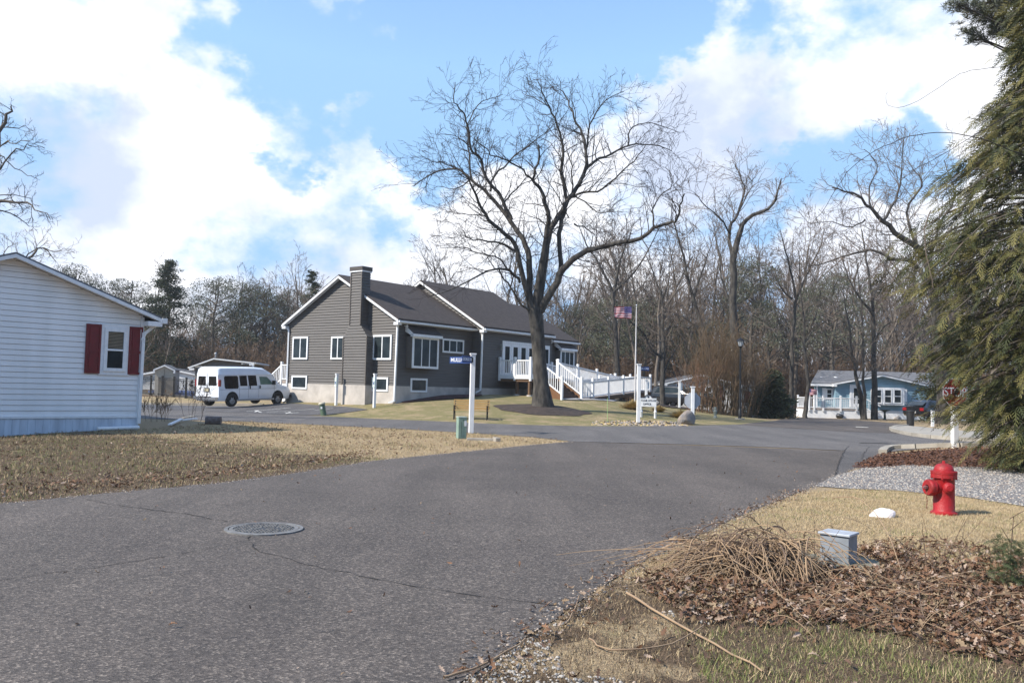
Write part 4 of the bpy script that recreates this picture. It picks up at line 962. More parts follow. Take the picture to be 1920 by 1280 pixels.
def car(label, cat, loc, rz, paint, suv=True, name='parked_car'):
    c = thing(name, (0, 0, 0), label, cat); local(c); H = 1.75 if suv else 1.45; hd = 1.08 if suv else .92
    def cs(x, top, low=.3, w=1.0, belt=None):
        belt = belt or hd
        return sec(x, [low, .5, belt - .1, belt, top - .08, top], [.82 * w, .9 * w, .9 * w, .86 * w, (.68 if top > belt + .2 else .8) * w, (.55 if top > belt + .2 else .6) * w])
    b_ = hd
    loft([cs(0, b_ + .05, .45, .9), cs(.12, b_ + .1, .35), cs(.35, H - .12 if suv else b_ + .12), cs(.9, H), cs(2.2, H), cs(2.9, H - .08), cs(3.6, b_ + .08), cs(4.3, b_ - .02), cs(4.6, b_ - .15, .35, .95, b_ - .2), cs(4.7, b_ - .3, .4, .85, b_ - .35)], 'body', paint, c)
    for s in (-1, 1):
        w = MB(); y0, y1 = .87, .70
        P = [(.55, b_ + .04, y0), (3.25, b_ + .04, y0), (2.75, H - .16, y1 + .02), (.8, H - .14, y1 + .02)]
        w.prism([(x, s * (y + .012), z) for x, z, y in P], (0, -s * .02, 0)); w.build('side_window', GLASS, c)
        for x in (.85, 3.8):
            a = MB(); a.prism([(x + math.cos(k * math.pi / 10) * .4, s * .8, .34 + math.sin(k * math.pi / 10) * .42) for k in range(11)], (0, s * .106, 0)); a.build('wheel_arch', ARCH, c)
            wheel(c, x, s * .81, .34, s, .2)
        t_ = MB(); t_.box((4.62, s * .62, b_ - .3), (.12, .32, .14)); t_.build('headlight', CHROME, c); t_ = MB(); t_.box((.03, s * .68, b_ - .12), (.1, .3, .2)); t_.build('tail_lamp', TAIL, c)
    w = MB(); w.prism([(3.58, -.72, b_ + .1), (3.58, .72, b_ + .1), (2.95, .6, H - .1), (2.95, -.6, H - .1)], (.03, 0, .02)); w.build('windscreen', GLASS, c)
    w = MB(); w.prism([(.1, -.68, b_ + .14), (.1, .68, b_ + .14), (.34 if suv else .7, .55, H - .14), (.34 if suv else .7, -.55, H - .14)], (-.02, 0, .02)); w.build('rear_window', GLASS, c)
    w = MB(); w.box((4.68, 0, .55), (.1, 1.2, .25)); w.build('grille', BLKP, c); w = MB(); w.box((-.02, 0, .6), (.05, .45, .14)); w.build('plate', PAINT, c)
    c.location = loc; c.rotation_euler = (0, 0, rz); return c
BLKC = mat('black_car_paint', (.012, .013, .016), .2, coat=.6); GRNC = mat('dark_green_paint', (.01, .03, .028), .25, coat=.6)
p = at(1226, 764, 77); car('black car parked behind the club house office sign', 'car', (p.x, p.y, p.z + .25), math.radians(-40), BLKC)
p = at(1272, 767, 79); car('dark green car half hidden behind the back of the stop sign', 'car', (p.x - 1.5, p.y - 2.5, p.z + .3), math.radians(-30), GRNC)
p = at(1712, 788, 60); car('black car with red tail lamps parked at the blue house', 'car', (p.x, p.y, p.z), math.radians(28), BLKC, suv=False)

# ---------------------------------------------------------------- lettering
def text(body, size, m, parent, origin, u, n, name='lettering', depth=.004, align='CENTER', sx=1.0):
    cu = bpy.data.curves.new('t', 'FONT'); cu.body = body; cu.size = size; cu.extrude = depth / 2; cu.align_x = align; cu.align_y = 'CENTER'; cu.offset = size * .012
    to = bpy.data.objects.new('t', cu); C.objects.link(to); bpy.context.view_layer.update()
    me = bpy.data.meshes.new_from_object(to.evaluated_get(bpy.context.evaluated_depsgraph_get()))
    bpy.data.objects.remove(to); u = Vector(u).normalized(); n = Vector(n).normalized(); w = n.cross(u)
    M = Matrix((u * sx, w, n)).transposed().to_4x4(); M.translation = Vector(origin) - org(parent)
    me.transform(M); me.materials.clear(); me.materials.append(m)
    o = bpy.data.objects.new(name, me); C.objects.link(o); o.parent = parent; ORG[o.name] = org(parent); return o

# ---------------------------------------------------------------- posts and signs
def vpost(px, pyt, pyb, w=.15, rz=0, label='', cat='post', group=None, name='white_post', cap=True, basez=None):
    g = G(px, pyb); zt = at(px, pyt, g.y).z
    t = thing(name, g, label, cat, group)
    b = MB(); b.box((g.x, g.y, (g.z + zt) / 2 - .05), (w, w, zt - g.z + .1 - .08), rz); b.build('post', WHITE, t, bevel=.006)
    if cap:
        c = MB(); c.box((g.x, g.y, zt - .075), (w * 1.12, w * 1.12, .03), rz); c.box((g.x, g.y, zt - .025), (w * 1.38, w * 1.38, .045), rz); c.build('cap', WHITE, t, bevel=.006)
    return t, g, zt
BLUE = mat('blue_sign', (.012, .05, .20), .5, (.01, .04, .17), 3); LET = mat('white_lettering', (.8, .82, .85), .5)
# left street sign: two plates at right angles
t, g, zt = vpost(883, 662, 812, .155, .25, 'tall white square post with overlapping blue street name plates', 'street sign', name='street_sign')
for (yt, yb, ang, L_, txt) in ((669, 680, 145, 0.95, 'MULLICA'), (670, 679.5, 248, 0.8, 'GEORGE DR')):
    zc = at(870, (yt + yb) / 2, g.y).z + (.0 if L_ > .9 else .01); h = .24
    a = math.radians(ang + 180); u = Vector((math.cos(a), math.sin(a), 0))     # plate runs from its far end towards the post
    if u.x < 0: u = -u
    c = Vector((g.x, g.y, zc)) - u * (.09 + L_ / 2); n = Vector((u.y, -u.x, 0))
    b = MB(); b.box(c, (L_, .02, h), math.atan2(u.y, u.x)); pl = b.build('name_plate', BLUE, t)
    text(txt, .19 if L_ > .9 else .14, LET, pl, c + n * .012 - u * (.06 if L_ > .9 else 0), u, n, sx=.95)
b = MB(); b.cyl(Vector((g.x - .1, g.y - .05, zc)), Vector((g.x - .03, g.y - .12, zc)), .1, .1, 12); b.build('bracket', BLACK, t)
# right street sign
t, g, zt = vpost(1196.5, 682, 792, .16, .1, 'tall white square post with one blue plate beside the office sign', 'street sign', name='street_sign')
zc = at(1206, 691, g.y).z; b = MB(); c = Vector((g.x + .30, g.y + .05, zc)); b.box(c, (.42, .02, .19), .1); pl = b.build('name_plate', BLUE, t); text('MULLICA', .1, LET, pl, c + Vector((.0, -.013, 0)), (1, .1, 0), (.1, -1, 0), sx=.9)
# accessible parking posts
for px, yt, yb, lab in ((630, 700, 759.5, 'left white post with an accessible parking sign before the chimney'), (701.5, 700, 764, 'white post with an accessible parking sign before the basement window')):
    t, g, zt = vpost(px, yt, yb, .13, math.radians(37), lab, 'parking sign', 'accessible parking posts', name='parking_sign')
    zc = zt - .48; n = -D2; c = Vector((g.x, g.y, zc)) + n * .085
    b = MB(); b.box(c, (.22, .015, .5), math.radians(-53)); pl = b.build('sign_plate', mat('sign_green', (.35, .62, .52), .5) if 'sign_green' not in MATS else MATS['sign_green'], t)
    b = MB(); b.box(c + n * .009 - Vector((0, 0, .0)), (.18, .006, .46), math.radians(-53)); b.build('sign_face', WHITE_T, pl)
    b = MB(); b.box(c + n * .014 - Vector((0, 0, .03)), (.13, .004, .16), math.radians(-53)); b.build('wheelchair_panel', BLUE, pl)
    s = MB(); q = c + n * .018 - Vector((0, 0, .03)); u = -D1
    s.cyl(q + Vector((0, 0, .055)) - n * .001, q + Vector((0, 0, .055)) + n * .002, .012, n=8)
    s.bar(q + Vector((0, 0, .04)), q - Vector((0, 0, .0)), .012, .004); s.bar(q, q + u * .035, .004, .012); s.bar(q + u * .035, q + u * .045 - Vector((0, 0, .04)), .012, .004)
    for k in range(10):
        a0, a1 = math.radians(130 + k * 20), math.radians(150 + k * 20); s.bar(q + (u * math.cos(a0) + Vector((0, 0, 1)) * math.sin(a0)) * .035 - Vector((0, 0, .015)), q + (u * math.cos(a1) + Vector((0, 0, 1)) * math.sin(a1)) * .035 - Vector((0, 0, .015)), .004, .008)
    s.build('wheelchair_symbol', LET, pl)
    text('RESERVED', .04, MATS['sign_green'], pl, c + n * .016 + Vector((0, 0, .17)), u, n)
# club house office sign
g = G(1223, 783.5); t = thing('office_sign', g, 'white CLUB HOUSE OFFICE signboard on two turned posts', 'sign')
sc = g.y / F_PX; xl = at(1200, 750, g.y).x; xr = at(1230.8, 750, g.y).x; z0 = at(1215, 762, g.y).z; z1 = at(1215, 744.5, g.y).z; zp = at(1215, 740, g.y).z; xm = (xl + xr) / 2
b = MB(); hw = (xr - xl) / 2
poly = [(xl, g.y, z0), (xr, g.y, z0), (xr, g.y, z1), (xm + hw * .42, g.y, z1)] + [(xm + hw * .42 * math.cos(k * math.pi / 8), g.y, z1 + (zp - z1) * math.sin(k * math.pi / 8)) for k in range(1, 8)] + [(xm - hw * .42, g.y, z1), (xl, g.y, z1)]
b.prism(poly, (0, .05, 0)); bd_ = b.build('board', WHITE_T, t)
NAVY = mat('navy', (.01, .015, .035), .5); b = MB()
tops = poly[2:]
for a, c in zip(tops[:-1], tops[1:]): b.bar(Vector(a) + Vector((0, -.01, 0)), Vector(c) + Vector((0, -.01, 0)), .03, .035)
b.cyl((xm, g.y - .012, z1 + .02), (xm, g.y - .003, z1 + .02), .05, n=14); b.build('border', NAVY, bd_)
text('CLUB HOUSE', .135, NAVY, bd_, (xm + .02, g.y - .006, z1 - (z1 - z0) * .36), (1, 0, 0), (0, -1, 0)); text('OFFICE', .135, NAVY, bd_, (xm - .06, g.y - .006, z0 + (z1 - z0) * .26), (1, 0, 0), (0, -1, 0))
for x in (xl + .08, xl + .82):
    p = MB(); p.lathe([(.07, g.z - .1), (.07, g.z + .28), (.085, g.z + .3), (.085, g.z + .34), (.055, g.z + .37), (.05, z0 - .03), (.065, z0)], (x, g.y + .02, 0), n=12); p.build('post', WHITE, t, smooth=True)
# slim white posts around the flower bed
def small(px, yt, yb, Y, w, label, extra=None, name='white_post'):
    p0 = at(px, yb, Y); zt = at(px, yt, Y).z; g = Vector((p0.x, Y, min(p0.z, hz(p0.x, Y) + .5)))
    t = thing(name, g, label, 'post'); b = MB(); b.box((g.x, Y, (g.z + zt) / 2 - .03), (w, w, zt - g.z)); b.build('post', WHITE, t); c = MB(); c.box((g.x, Y, zt), (w * 1.4, w * 1.4, .05)); c.build('cap', WHITE, t)
    if extra: b = MB(); b.box((g.x + extra[0], Y + .05, zt - extra[1]), (extra[2], .03, extra[3])); b.build('sign_plate', WHITE_T, t)
    return t
small(1211.5, 712, 742, 50, .13, 'short white post with a small white plate behind the office sign', (.11, .32, .14, .42))
small(1273.5, 715, 763, 56, .13, 'slim white post standing in front of the pale home', (.1, .35, .2, .55))
g_ = at(1298.5, 781, 43.0); t = small(1298.5, 725, 779, 43.0, .15, 'white post with the blank grey back of an octagonal stop sign', name='stop_sign')
zc = at(1299, 751, 43.0).z; b = MB(); xo = at(1299.3, 751, 43.0).x
b.prism([(xo + math.cos(math.pi / 8 + k * math.pi / 4) * .43, 43.11, zc + math.sin(math.pi / 8 + k * math.pi / 4) * .43) for k in range(8)], (0, .01, 0)); b.build('octagon_plate', mat('grey_sign_back', (.36, .39, .44), .55), t)
# near stop sign, half hidden in the evergreen
t, g, zt = vpost(1790, 760, 838.5, .15, .15, 'red octagonal stop sign on a white post half hidden by evergreen sprays', 'stop sign', name='stop_sign', cap=False)
zc = at(1790, 735.5, g.y).z; R = .44; RED = mat('stop_red', (.30, .008, .012), .4, (.26, .008, .01), 5)
c = Vector((g.x - .03, g.y - .1, zc)); u = Vector((1, .22, 0)).normalized(); n = Vector((u.y, -u.x, 0))
def octo(R, d0, d1, m, name, par):
    b = MB(); b.prism([c + n * d1 + u * (math.cos(math.pi / 8 + k * math.pi / 4) * R) + Vector((0, 0, math.sin(math.pi / 8 + k * math.pi / 4) * R)) for k in range(8)], n * (d0 - d1)); return b.build(name, m, par)
pl = octo(R, -.006, 0, LET, 'octagon_plate', t); octo(R * .94, 0, .003, RED, 'red_face', pl); text('STOP', .36, LET, pl, c + n * .006, u, n, sx=.86)
# ---------------------------------------------------------------- lamp post
g = G(1387, 785.5); t = thing('lamp_post', g, 'black lamp post with a glass lantern at the lawn edge', 'street lamp')
zt = at(1387, 634, g.y).z; zl = at(1387, 649, g.y).z
b = MB(); b.lathe([(.10, 0), (.10, .5), (.075, .55), (.06, .7), (.05, zl - g.z - .1), (.09, zl - g.z - .06), (.12, zl - g.z)], g, n=14); b.build('pole', BLACK, t, smooth=True)
b = MB(); b.lathe([(.10, 0), (.19, .30)], (g.x, g.y, zl), n=8); lt = b.build('lantern_glass', mat('frosted_glass', (.62, .64, .66), .3), t)
b = MB(); b.lathe([(.25, .30), (.22, .36), (.10, .46), (.04, .48), (.02, .56), (0, .58)], (g.x, g.y, zl), n=8)
for k in range(8): a = k * math.pi / 4; b.bar((g.x + .10 * math.cos(a), g.y + .10 * math.sin(a), zl), (g.x + .19 * math.cos(a), g.y + .19 * math.sin(a), zl + .3), .014, .014)
b.build('lantern_cap', BLACK, t)
b = MB(); b.cyl(g + Vector((0, 0, -.05)), g + Vector((0, 0, .06)), .3, .28, 16); b.build('base', CONC_L, t)
# ---------------------------------------------------------------- flagpole and flag
YF = 53.0; p0 = at(1190.5, 748, YF); zt = at(1185, 573, YF).z; g = Vector((p0.x, YF, hz(p0.x, YF) - .05))
t = thing('flagpole', g, 'thin white flagpole behind the ramp railing', 'flagpole'); b = MB(); b.lathe([(.055, 0), (.05, 2), (.03, zt - g.z)], g, n=10); b.build('pole', mat('pole_white', (.62, .60, .60), .4), t, smooth=True)
b = MB(); b.lathe([(0, -.06), (.05, -.03), (.06, 0), (.05, .03), (0, .06)], (g.x, g.y, zt + .03), n=10); b.build('finial', CHROME, t, smooth=True)
FR = mat('flag_red', (.34, .02, .04), .8, trans=.35); FW_ = mat('flag_white', (.72, .62, .66), .8, trans=.35); FB = mat('flag_blue', (.06, .05, .22), .8, trans=.35)
def flag(name, loc, w, h, label, du, seed=0, sag=.0):
    o = MB(); nxx, nzz = 30, 26; du = Vector(du).normalized(); nn = Vector((du.y, -du.x, 0))
    def P(i, j):
        s = i / nxx; v = j / nzz
        wv = .10 * w * s ** .6 * math.sin(7.5 * s + 2.2 * v + seed) + .035 * w * s * math.sin(17 * s - 3 * v)
        z = -v * h * (1 - .16 * s * (v > .6) - sag * .3 * s) + .05 * h * math.sin(5 * s + 1.0 + seed) * s - sag * h * s
        return Vector(loc) + du * (s * w * (1 - .12 * s)) + nn * wv + Vector((0, 0, z - .03 * s * h))
    vs_ = [P(i, j) for j in range(nzz + 1) for i in range(nxx + 1)]; fs = []; ms = []
    for j in range(nzz):
        for i in range(nxx):
            k = j * (nxx + 1) + i; fs.append((k, k + 1, k + nxx + 2, k + nxx + 1))
            ms.append(2 if (j < 14 and i < 12) else (0 if (j // 2) % 2 == 0 else 1))
    o.v = [tuple(v) for v in vs_]; o.f = fs; o.m = ms
    for r in range(9):
        for c in range(6 if r % 2 == 0 else 5):
            i = 1.0 + c * 2.0 + (0 if r % 2 == 0 else 1.0); j = .9 + r * 1.5; q = P(i, j); e = w / nxx * .33
            for sd in (1, -1):
                f_ = nn * .012 * sd * w; o.add([q + f_ + du * e, q + f_ + Vector((0, 0, e)), q + f_ - du * e, q + f_ - Vector((0, 0, e))], [(0, 1, 2, 3)], 1)
    b = o.build(name, [FR, FW_, FB], None, smooth=True, fix=False); tag(b, label, 'flag'); return b
flag('flag', (at(1185.2, 575, YF).x - .03, YF, at(1185, 575, YF).z), 1.22, .76, 'red white and blue striped flag streaming left from the flagpole', (-1, -.1, 0))
flag('flag', (at(1513, 727, 70.5).x, 70.5, at(1513, 727, 70.5).z), .95, .55, 'small striped flag hanging at the blue house porch', (1, -.05, 0), 2, .25)

# ---------------------------------------------------------------- bench
g = G(882, 787.5); t = thing('park_bench', (0, 0, 0), 'wooden slatted park bench with black iron ends on the lawn', 'bench'); local(t)
SLAT = mat('golden_slat', (.42, .27, .10), .6, (.34, .21, .08), 5, stretch=(1, 6, 6)); BL = 1.68
s = MB()
for k in range(4): s.box((0, -.18 + k * .115, .43 + .0), (BL, .095, .03))
s.build('seat', SLAT, t, bevel=.004)
s = MB()
for k in range(4): s.box((0, .27 + k * .035, .52 + k * .115), (BL, .028, .09))
s.build('backrest', SLAT, t, bevel=.004)
for sx in (-.76, .76):
    l = MB(); w = .045
    def bb(a, b, w=.04): l.bar((sx, *a), (sx, *b), w, w)
    bb((-.22, 0), (-.20, .42)); bb((.26, 0), (.20, .42)); bb((-.24, .42), (.24, .42)); bb((.24, .42), (.40, .92)); bb((-.22, .42), (-.24, .62)); bb((-.26, .64), (.30, .62)); bb((-.21, .22), (.23, .22), .025)
    for k in range(8): a0, a1 = k * math.pi / 4, (k + 1) * math.pi / 4; bb((.0 + .09 * math.cos(a0), .31 + .08 * math.sin(a0)), (.0 + .09 * math.cos(a1), .31 + .08 * math.sin(a1)), .02); bb((.0 + .07 * math.cos(a0), .53 + .07 * math.sin(a0)), (.0 + .07 * math.cos(a1), .53 + .07 * math.sin(a1)), .02)
    l.build('leg_frame', BLACK, t)
t.location = (g.x, g.y + .2, hz(g.x, g.y + .2)); t.rotation_euler = (0, 0, math.radians(-3))
# ---------------------------------------------------------------- utility pedestals
PG = mat('pale_green_paint', (.24, .34, .28), .5, (.19, .28, .23), 5)
g = G(864.5, 822); t = thing('utility_pedestal', (0, 0, 0), 'pale green square utility pedestal beside the street sign post', 'utility box'); local(t)
h = at(864, 782, g.y).z - g.z; b = MB(); b.box((0, 0, h / 2), (.27, .25, h)); b.build('body', PG, t, bevel=.015)
b = MB(); b.box((0, 0, h + .01), (.29, .27, .03)); b.build('lid', mat('green_lid', (.42, .50, .46), .45), t, bevel=.008)
b = MB(); b.box((-.04, -.128, h * .45), (.012, .012, h * .7)); b.box((.03, -.13, h - .09), (.03, .01, .03)); b.box((.139, 0, h * .5), (.01, .2, h * .8)); b.build('door_seam', mat('seam_green', (.06, .09, .07), .6), t)
b = MB(); b.box((.09, -.13, h * .72), (.07, .008, .17)); b.build('label_plate', WHITE_T, t)
t.location = g; t.rotation_euler = (0, 0, math.radians(20))
g = G(905, 826); b = MB(); rr = random.Random(2)
b.box((g.x - .02, g.y, .03), (.92, .16, .1), .05); b.box((g.x + .42, g.y - .12, .05), (.16, .35, .14), .3)
o = b.build('concrete_slab', CONC_L, None, bevel=.02); tag(o, 'broken strip of pale concrete on the grass right of the pedestal', 'slab')
g = G(607, 778.5); t = thing('utility_marker', (0, 0, 0), 'leaning round green utility marker with a cream cap', 'utility marker'); local(t)
h = at(605, 754, g.y).z - g.z; b = MB(); b.cyl((0, 0, -.1), (0, 0, h - .08), .15, .14, 16); b.build('body', mat('dark_green_paint_matt', (.08, .13, .085), .6), t, smooth=True)
b = MB(); b.lathe([(.17, h - .1), (.18, h - .05), (.15, h), (0, h + .01)], (0, 0, 0), n=16); b.build('cap', mat('cream_cap', (.50, .47, .36), .6), t, smooth=True); b = MB(); b.box((-.02, -.15, h * .6), (.08, .02, .1)); b.build('label_plate', WHITE_T, t)
t.location = g; t.rotation_euler = (math.radians(0), math.radians(-11), 0)
# ---------------------------------------------------------------- boulder and bed ornaments
def rock(name, c, size, m, label, cat, seed, n=3, rough=.18):
    bm = bmesh.new(); bmesh.ops.create_icosphere(bm, subdivisions=n, radius=1); rr = random.Random(seed); offs = [(Vector((rr.gauss(0, 1), rr.gauss(0, 1), rr.gauss(0, 1))).normalized(), rr.uniform(.55, .95)) for _ in range(9)]
    for v in bm.verts:
        for d, k in offs:
            e = v.co.dot(d)
            if e > k: v.co -= d * (e - k) * .85
        v.co += Vector((rr.gauss(0, 1), rr.gauss(0, 1), rr.gauss(0, 1))) * .012
        v.co = Vector((v.co.x * size[0], v.co.y * size[1], v.co.z * size[2]))
    me = bpy.data.meshes.new(name); bm.to_mesh(me); bm.free(); me.materials.append(m)
    o = bpy.data.objects.new(name, me); C.objects.link(o); o.location = c; return tag(o, label, cat)
g = G(1289, 796.5); rock('boulder', (g.x, g.y + .3, .26), (.46, .4, .52), mat('boulder_stone', (.30, .25, .21), .9, (.14, .15, .17), 3, bump=.8, bscale=25, detail=8), 'rounded brown boulder at the road edge below the grey sign back', 'boulder', 4)
g = G(1303, 776); t = thing('garden_lamp', g, 'small black path lamp just right of the boulder', 'path lamp'); b = MB(); b.cyl(g, g + Vector((0, 0, .35)), .03, n=8); b.build('stem', BLACK, t); b = MB(); b.lathe([(0, .33), (.12, .38), (.14, .48), (.06, .54), (0, .55)], g, n=12); b.build('shade', BLACK, t, smooth=True)
g = G(1341, 783.5); t = thing('garden_ornament', g, 'small grey stone garden ornament on the right lawn', 'ornament'); b = MB(); b.lathe([(.12, 0), (.10, .1), (.07, .15), (.11, .3), (.12, .4), (.07, .47), (.09, .55), (.07, .63), (0, .66)], g, n=12); b.build('figure', mat('grey_stone', (.22, .24, .22), .9, bump=.4), t, smooth=True)
# ---------------------------------------------------------------- hydrant
HR = mat('hydrant_red', (.33, .008, .012), .55, (.20, .018, .016), 7, bump=.35, bscale=45, detail=9, lo=.50, hi=.66)
g = G(1770, 963.5); t = thing('fire_hydrant', g, 'red fire hydrant standing in the dry grass by the gravel', 'fire hydrant'); sc = 1
H = at(1770, 866, g.y).z - g.z; k = H / .74
b = MB(); b.lathe([(.175, -.02), (.175, .03), (.15, .045), (.138, .06), (.138, .50), (.15, .515), (.168, .52), (.168, .575), (.15, .58)], g, n=32)
b.v = [(v[0], v[1], g.z + (v[2] - g.z) * k) for v in b.v]; b.build('barrel', HR, t, smooth=True)
b = MB(); b.lathe([(.150, .575), (.172, .58), (.172, .615), (.130, .62), (.128, .64), (.118, .675), (.09, .705), (.05, .72), (.03, .724)], g, n=32); b.v = [(v[0], v[1], g.z + (v[2] - g.z) * k) for v in b.v]; bn = b.build('bonnet', HR, t, smooth=True)
b = MB(); b.cyl(g + Vector((0, 0, .71 * k)), g + Vector((0, 0, .76 * k)), .024, .02, 5); b.build('operating_nut', HR, bn)
for i in range(8): b = MB(); a = i * math.pi / 4 + .2; b.cyl(g + Vector((math.cos(a) * .157, math.sin(a) * .157, .50 * k)), g + Vector((math.cos(a) * .157, math.sin(a) * .157, .60 * k)), .014, n=6); b.build('bolt', HR, t)
zc = g.z + .38 * k; dl = Vector((-.98, -.2, 0)).normalized(); pn = Vector((g.x, g.y, zc))
b = MB(); b.lathe([(.10, .08), (.10, .15), (.086, .155), (.086, .17), (.112, .175), (.116, .20), (.112, .215), (.116, .225), (.112, .255), (.10, .268), (.04, .27)], pn, axis=dl, n=28); nz = b.build('pumper_nozzle', HR, t, smooth=True)
b = MB(); b.lathe([(.028, .265), (.028, .30), (.018, .325), (0, .33)], pn, axis=dl, n=5); b.build('cap_nut', mat('worn_nut', (.22, .08, .08), .6), nz)
df = Vector((-.12, -.99, 0)).normalized(); b = MB(); b.lathe([(.06, .1), (.06, .15), (.075, .155), (.075, .185), (.05, .195), (.045, .2), (.04, .21), (0, .212)], pn + Vector((0, 0, .01)) , axis=df, n=24); b.build('hose_cap', HR, t, smooth=True)
CH = mat('rusty_chain', (.20, .09, .05), .8)
b = MB(); x = pn + dl * .27
for i in range(13): b.cyl(x + Vector((.004 * math.sin(i), 0, -.03 - i * .021)), x + Vector((.004 * math.sin(i + 1), 0, -.048 - i * .021)), .008 if i % 2 else .005, n=6)
b.build('chain', CH, t)
g = G(1655, 968); rock('white_rock', (g.x, g.y, g.z + .02), (.20, .14, .10), mat('white_stone', (.80, .76, .74), .8, (.68, .62, .62), 6, bump=.5), 'white painted rock lying in the dry grass left of the hydrant', 'rock', 11)
# ---------------------------------------------------------------- grey box on its round slab
g = G(1573, 1063); t = thing('utility_box', (0, 0, 0), 'grey metal utility box on a round concrete base in the brush', 'utility box'); local(t)
BXM = mat('shaded_grey_enamel', (.24, .265, .30), .5, (.17, .185, .20), 5, detail=9)  # bluish shade of the box front is put into this body colour
b = MB(); b.box((0, 0, .13), (.27, .24, .26)); b.build('body', BXM, t, bevel=.006)
b = MB(); b.box((0, -.005, .270), (.30, .27, .022)); b.build('lid', mat('lit_lid_enamel', (.42, .46, .52), .45, (.30, .31, .33), 7, detail=9), t, bevel=.005)  # lid coloured lighter than the body for the light on its top
t.location = (g.x + .035, g.y + .10, g.z + .035); t.rotation_euler = (0, 0, math.radians(-40))
b = MB(); b.lathe([(0, .04), (.36, .04), (.385, .025), (.39, -.1)], (g.x + .07, g.y + .12, g.z), n=40); o = b.build('concrete_base', mat('mossy_concrete', (.25, .23, .18), .95, (.14, .14, .09), 6, bump=1, bscale=40), None, smooth=True); tag(o, 'round mossy concrete base under the grey utility box', 'slab')
# ---------------------------------------------------------------- manhole
g = G(495, 993.5); mh_ = thing('manhole_cover', (g.x, g.y, .01), 'round iron manhole cover with a pale rim in the road', 'manhole cover')
IRON = mat('worn_iron', (.19, .19, .19), .7, (.12, .115, .11), 12); IROND = mat('dark_iron', (.045, .045, .045), .6)
b = MB(); b.lathe([(.415, 0), (.415, .017), (.375, .019), (.375, .006)], (g.x, g.y, .006), n=48); b.build('rim', IRON, mh_)
b = MB(); b.lathe([(.365, 0), (.365, .017), (.325, .018), (.325, .012), (0, .012)], (g.x, g.y, .006), n=48); ld_ = b.build('lid', [IRON], mh_)
b = MB(); b.lathe([(.322, 0), (.0, .001)], (g.x, g.y, .0185), n=48); b.build('recess', IROND, ld_)
b = MB(); rr = random.Random(1)
for i in range(-9, 10):
    for j in range(-9, 10):
        x, y = i * .034 + (.017 if j % 2 else 0), j * .034
        if x * x + y * y < .31 ** 2 and (x * x + y * y > .006) and rr.random() < .8: b.box((g.x + x, g.y + y, .022), (.017, .017, .007), .78)
for k in range(8): a = k * math.pi / 4; b.bar((g.x + math.cos(a) * .05, g.y + math.sin(a) * .05, .022), (g.x + math.cos(a) * .09, g.y + math.sin(a) * .09, .022), .014, .007)
b.build('studs', IRON, ld_)
# ---------------------------------------------------------------- things near the blue house
def at_g(px, pyb, Y): p = at(px, pyb, Y); return Vector((p.x, Y, hz(p.x, Y)))
def bin_(px, yt, yb, w, m, label, lid=True, name='trash_bin'):
    g = G(px, yb); k = g.y / F_PX; h = at(px, yt, g.y).z - g.z; t = thing(name, g, label, 'bin'); r = w * k / 2
    b = MB(); b.lathe([(r * .82, 0), (r * .98, h * .9), (r * 1.08, h * .9), (r * 1.1, h * .96)], g, n=18); b.add([g + Vector((math.cos(i * .3491) * r * .82, math.sin(i * .3491) * r * .82, .01)) for i in range(18)], [tuple(range(18))]); b.build('body', m, t, smooth=True)
    b = MB(); b.lathe([(r * 1.12, h * .95), (r * 1.1, h), (0, h * 1.02)], g, n=18); b.build('lid', m, t, smooth=True)
    return t
bin_(1707, 769.5, 799.5, 15, BLKP, 'black wheeled bin standing on the kerb corner', name='trash_bin')
bin_(1558, 768.5, 783.5, 12.5, mat('grey_plastic', (.24, .23, .23), .6), 'pale grey trash barrel in front of the blue house porch')
g = G(1569, 784); rock('trash_bag', (g.x + .25, g.y, g.z + .2), (.32, .3, .27), mat('bag_black', (.03, .033, .04), .35), 'dark trash bag slumped beside the grey barrel', 'trash bag', 8)
g = G(1748.5, 799.5); zt = at(1748, 769, g.y).z; t = thing('house_number_post', g, 'white post painted with green numbers near the black bin', 'post'); b = MB(); b.box((g.x, g.y, (g.z + zt) / 2), (.14, .14, zt - g.z)); b.build('post', WHITE, t)
b = MB()
for i in range(5): b.box((g.x + .01, g.y - .072, zt - .12 - i * .13), (.05, .006, .07))
b.build('numbers', mat('number_green', (.08, .25, .14), .6), t)
g = Vector((at(1659, 782, 70).x, 70, hz(26, 70))); t = thing('bird_bath', g, 'dark pedestal bird bath under the bay window', 'bird bath'); b = MB(); b.lathe([(.2, 0), (.1, .1), (.07, .6), (.12, .68), (.42, .8), (.43, .84), (.1, .8), (0, .8)], g, n=16); b.build('pedestal', mat('green_iron', (.05, .07, .06), .6), t, smooth=True)
g = G(1682, 785.5); rock('garden_stone', (g.x, g.y, g.z + .1), (.32, .25, .22), CONC, 'grey garden stone on the grass before the bay window', 'stone', 9)
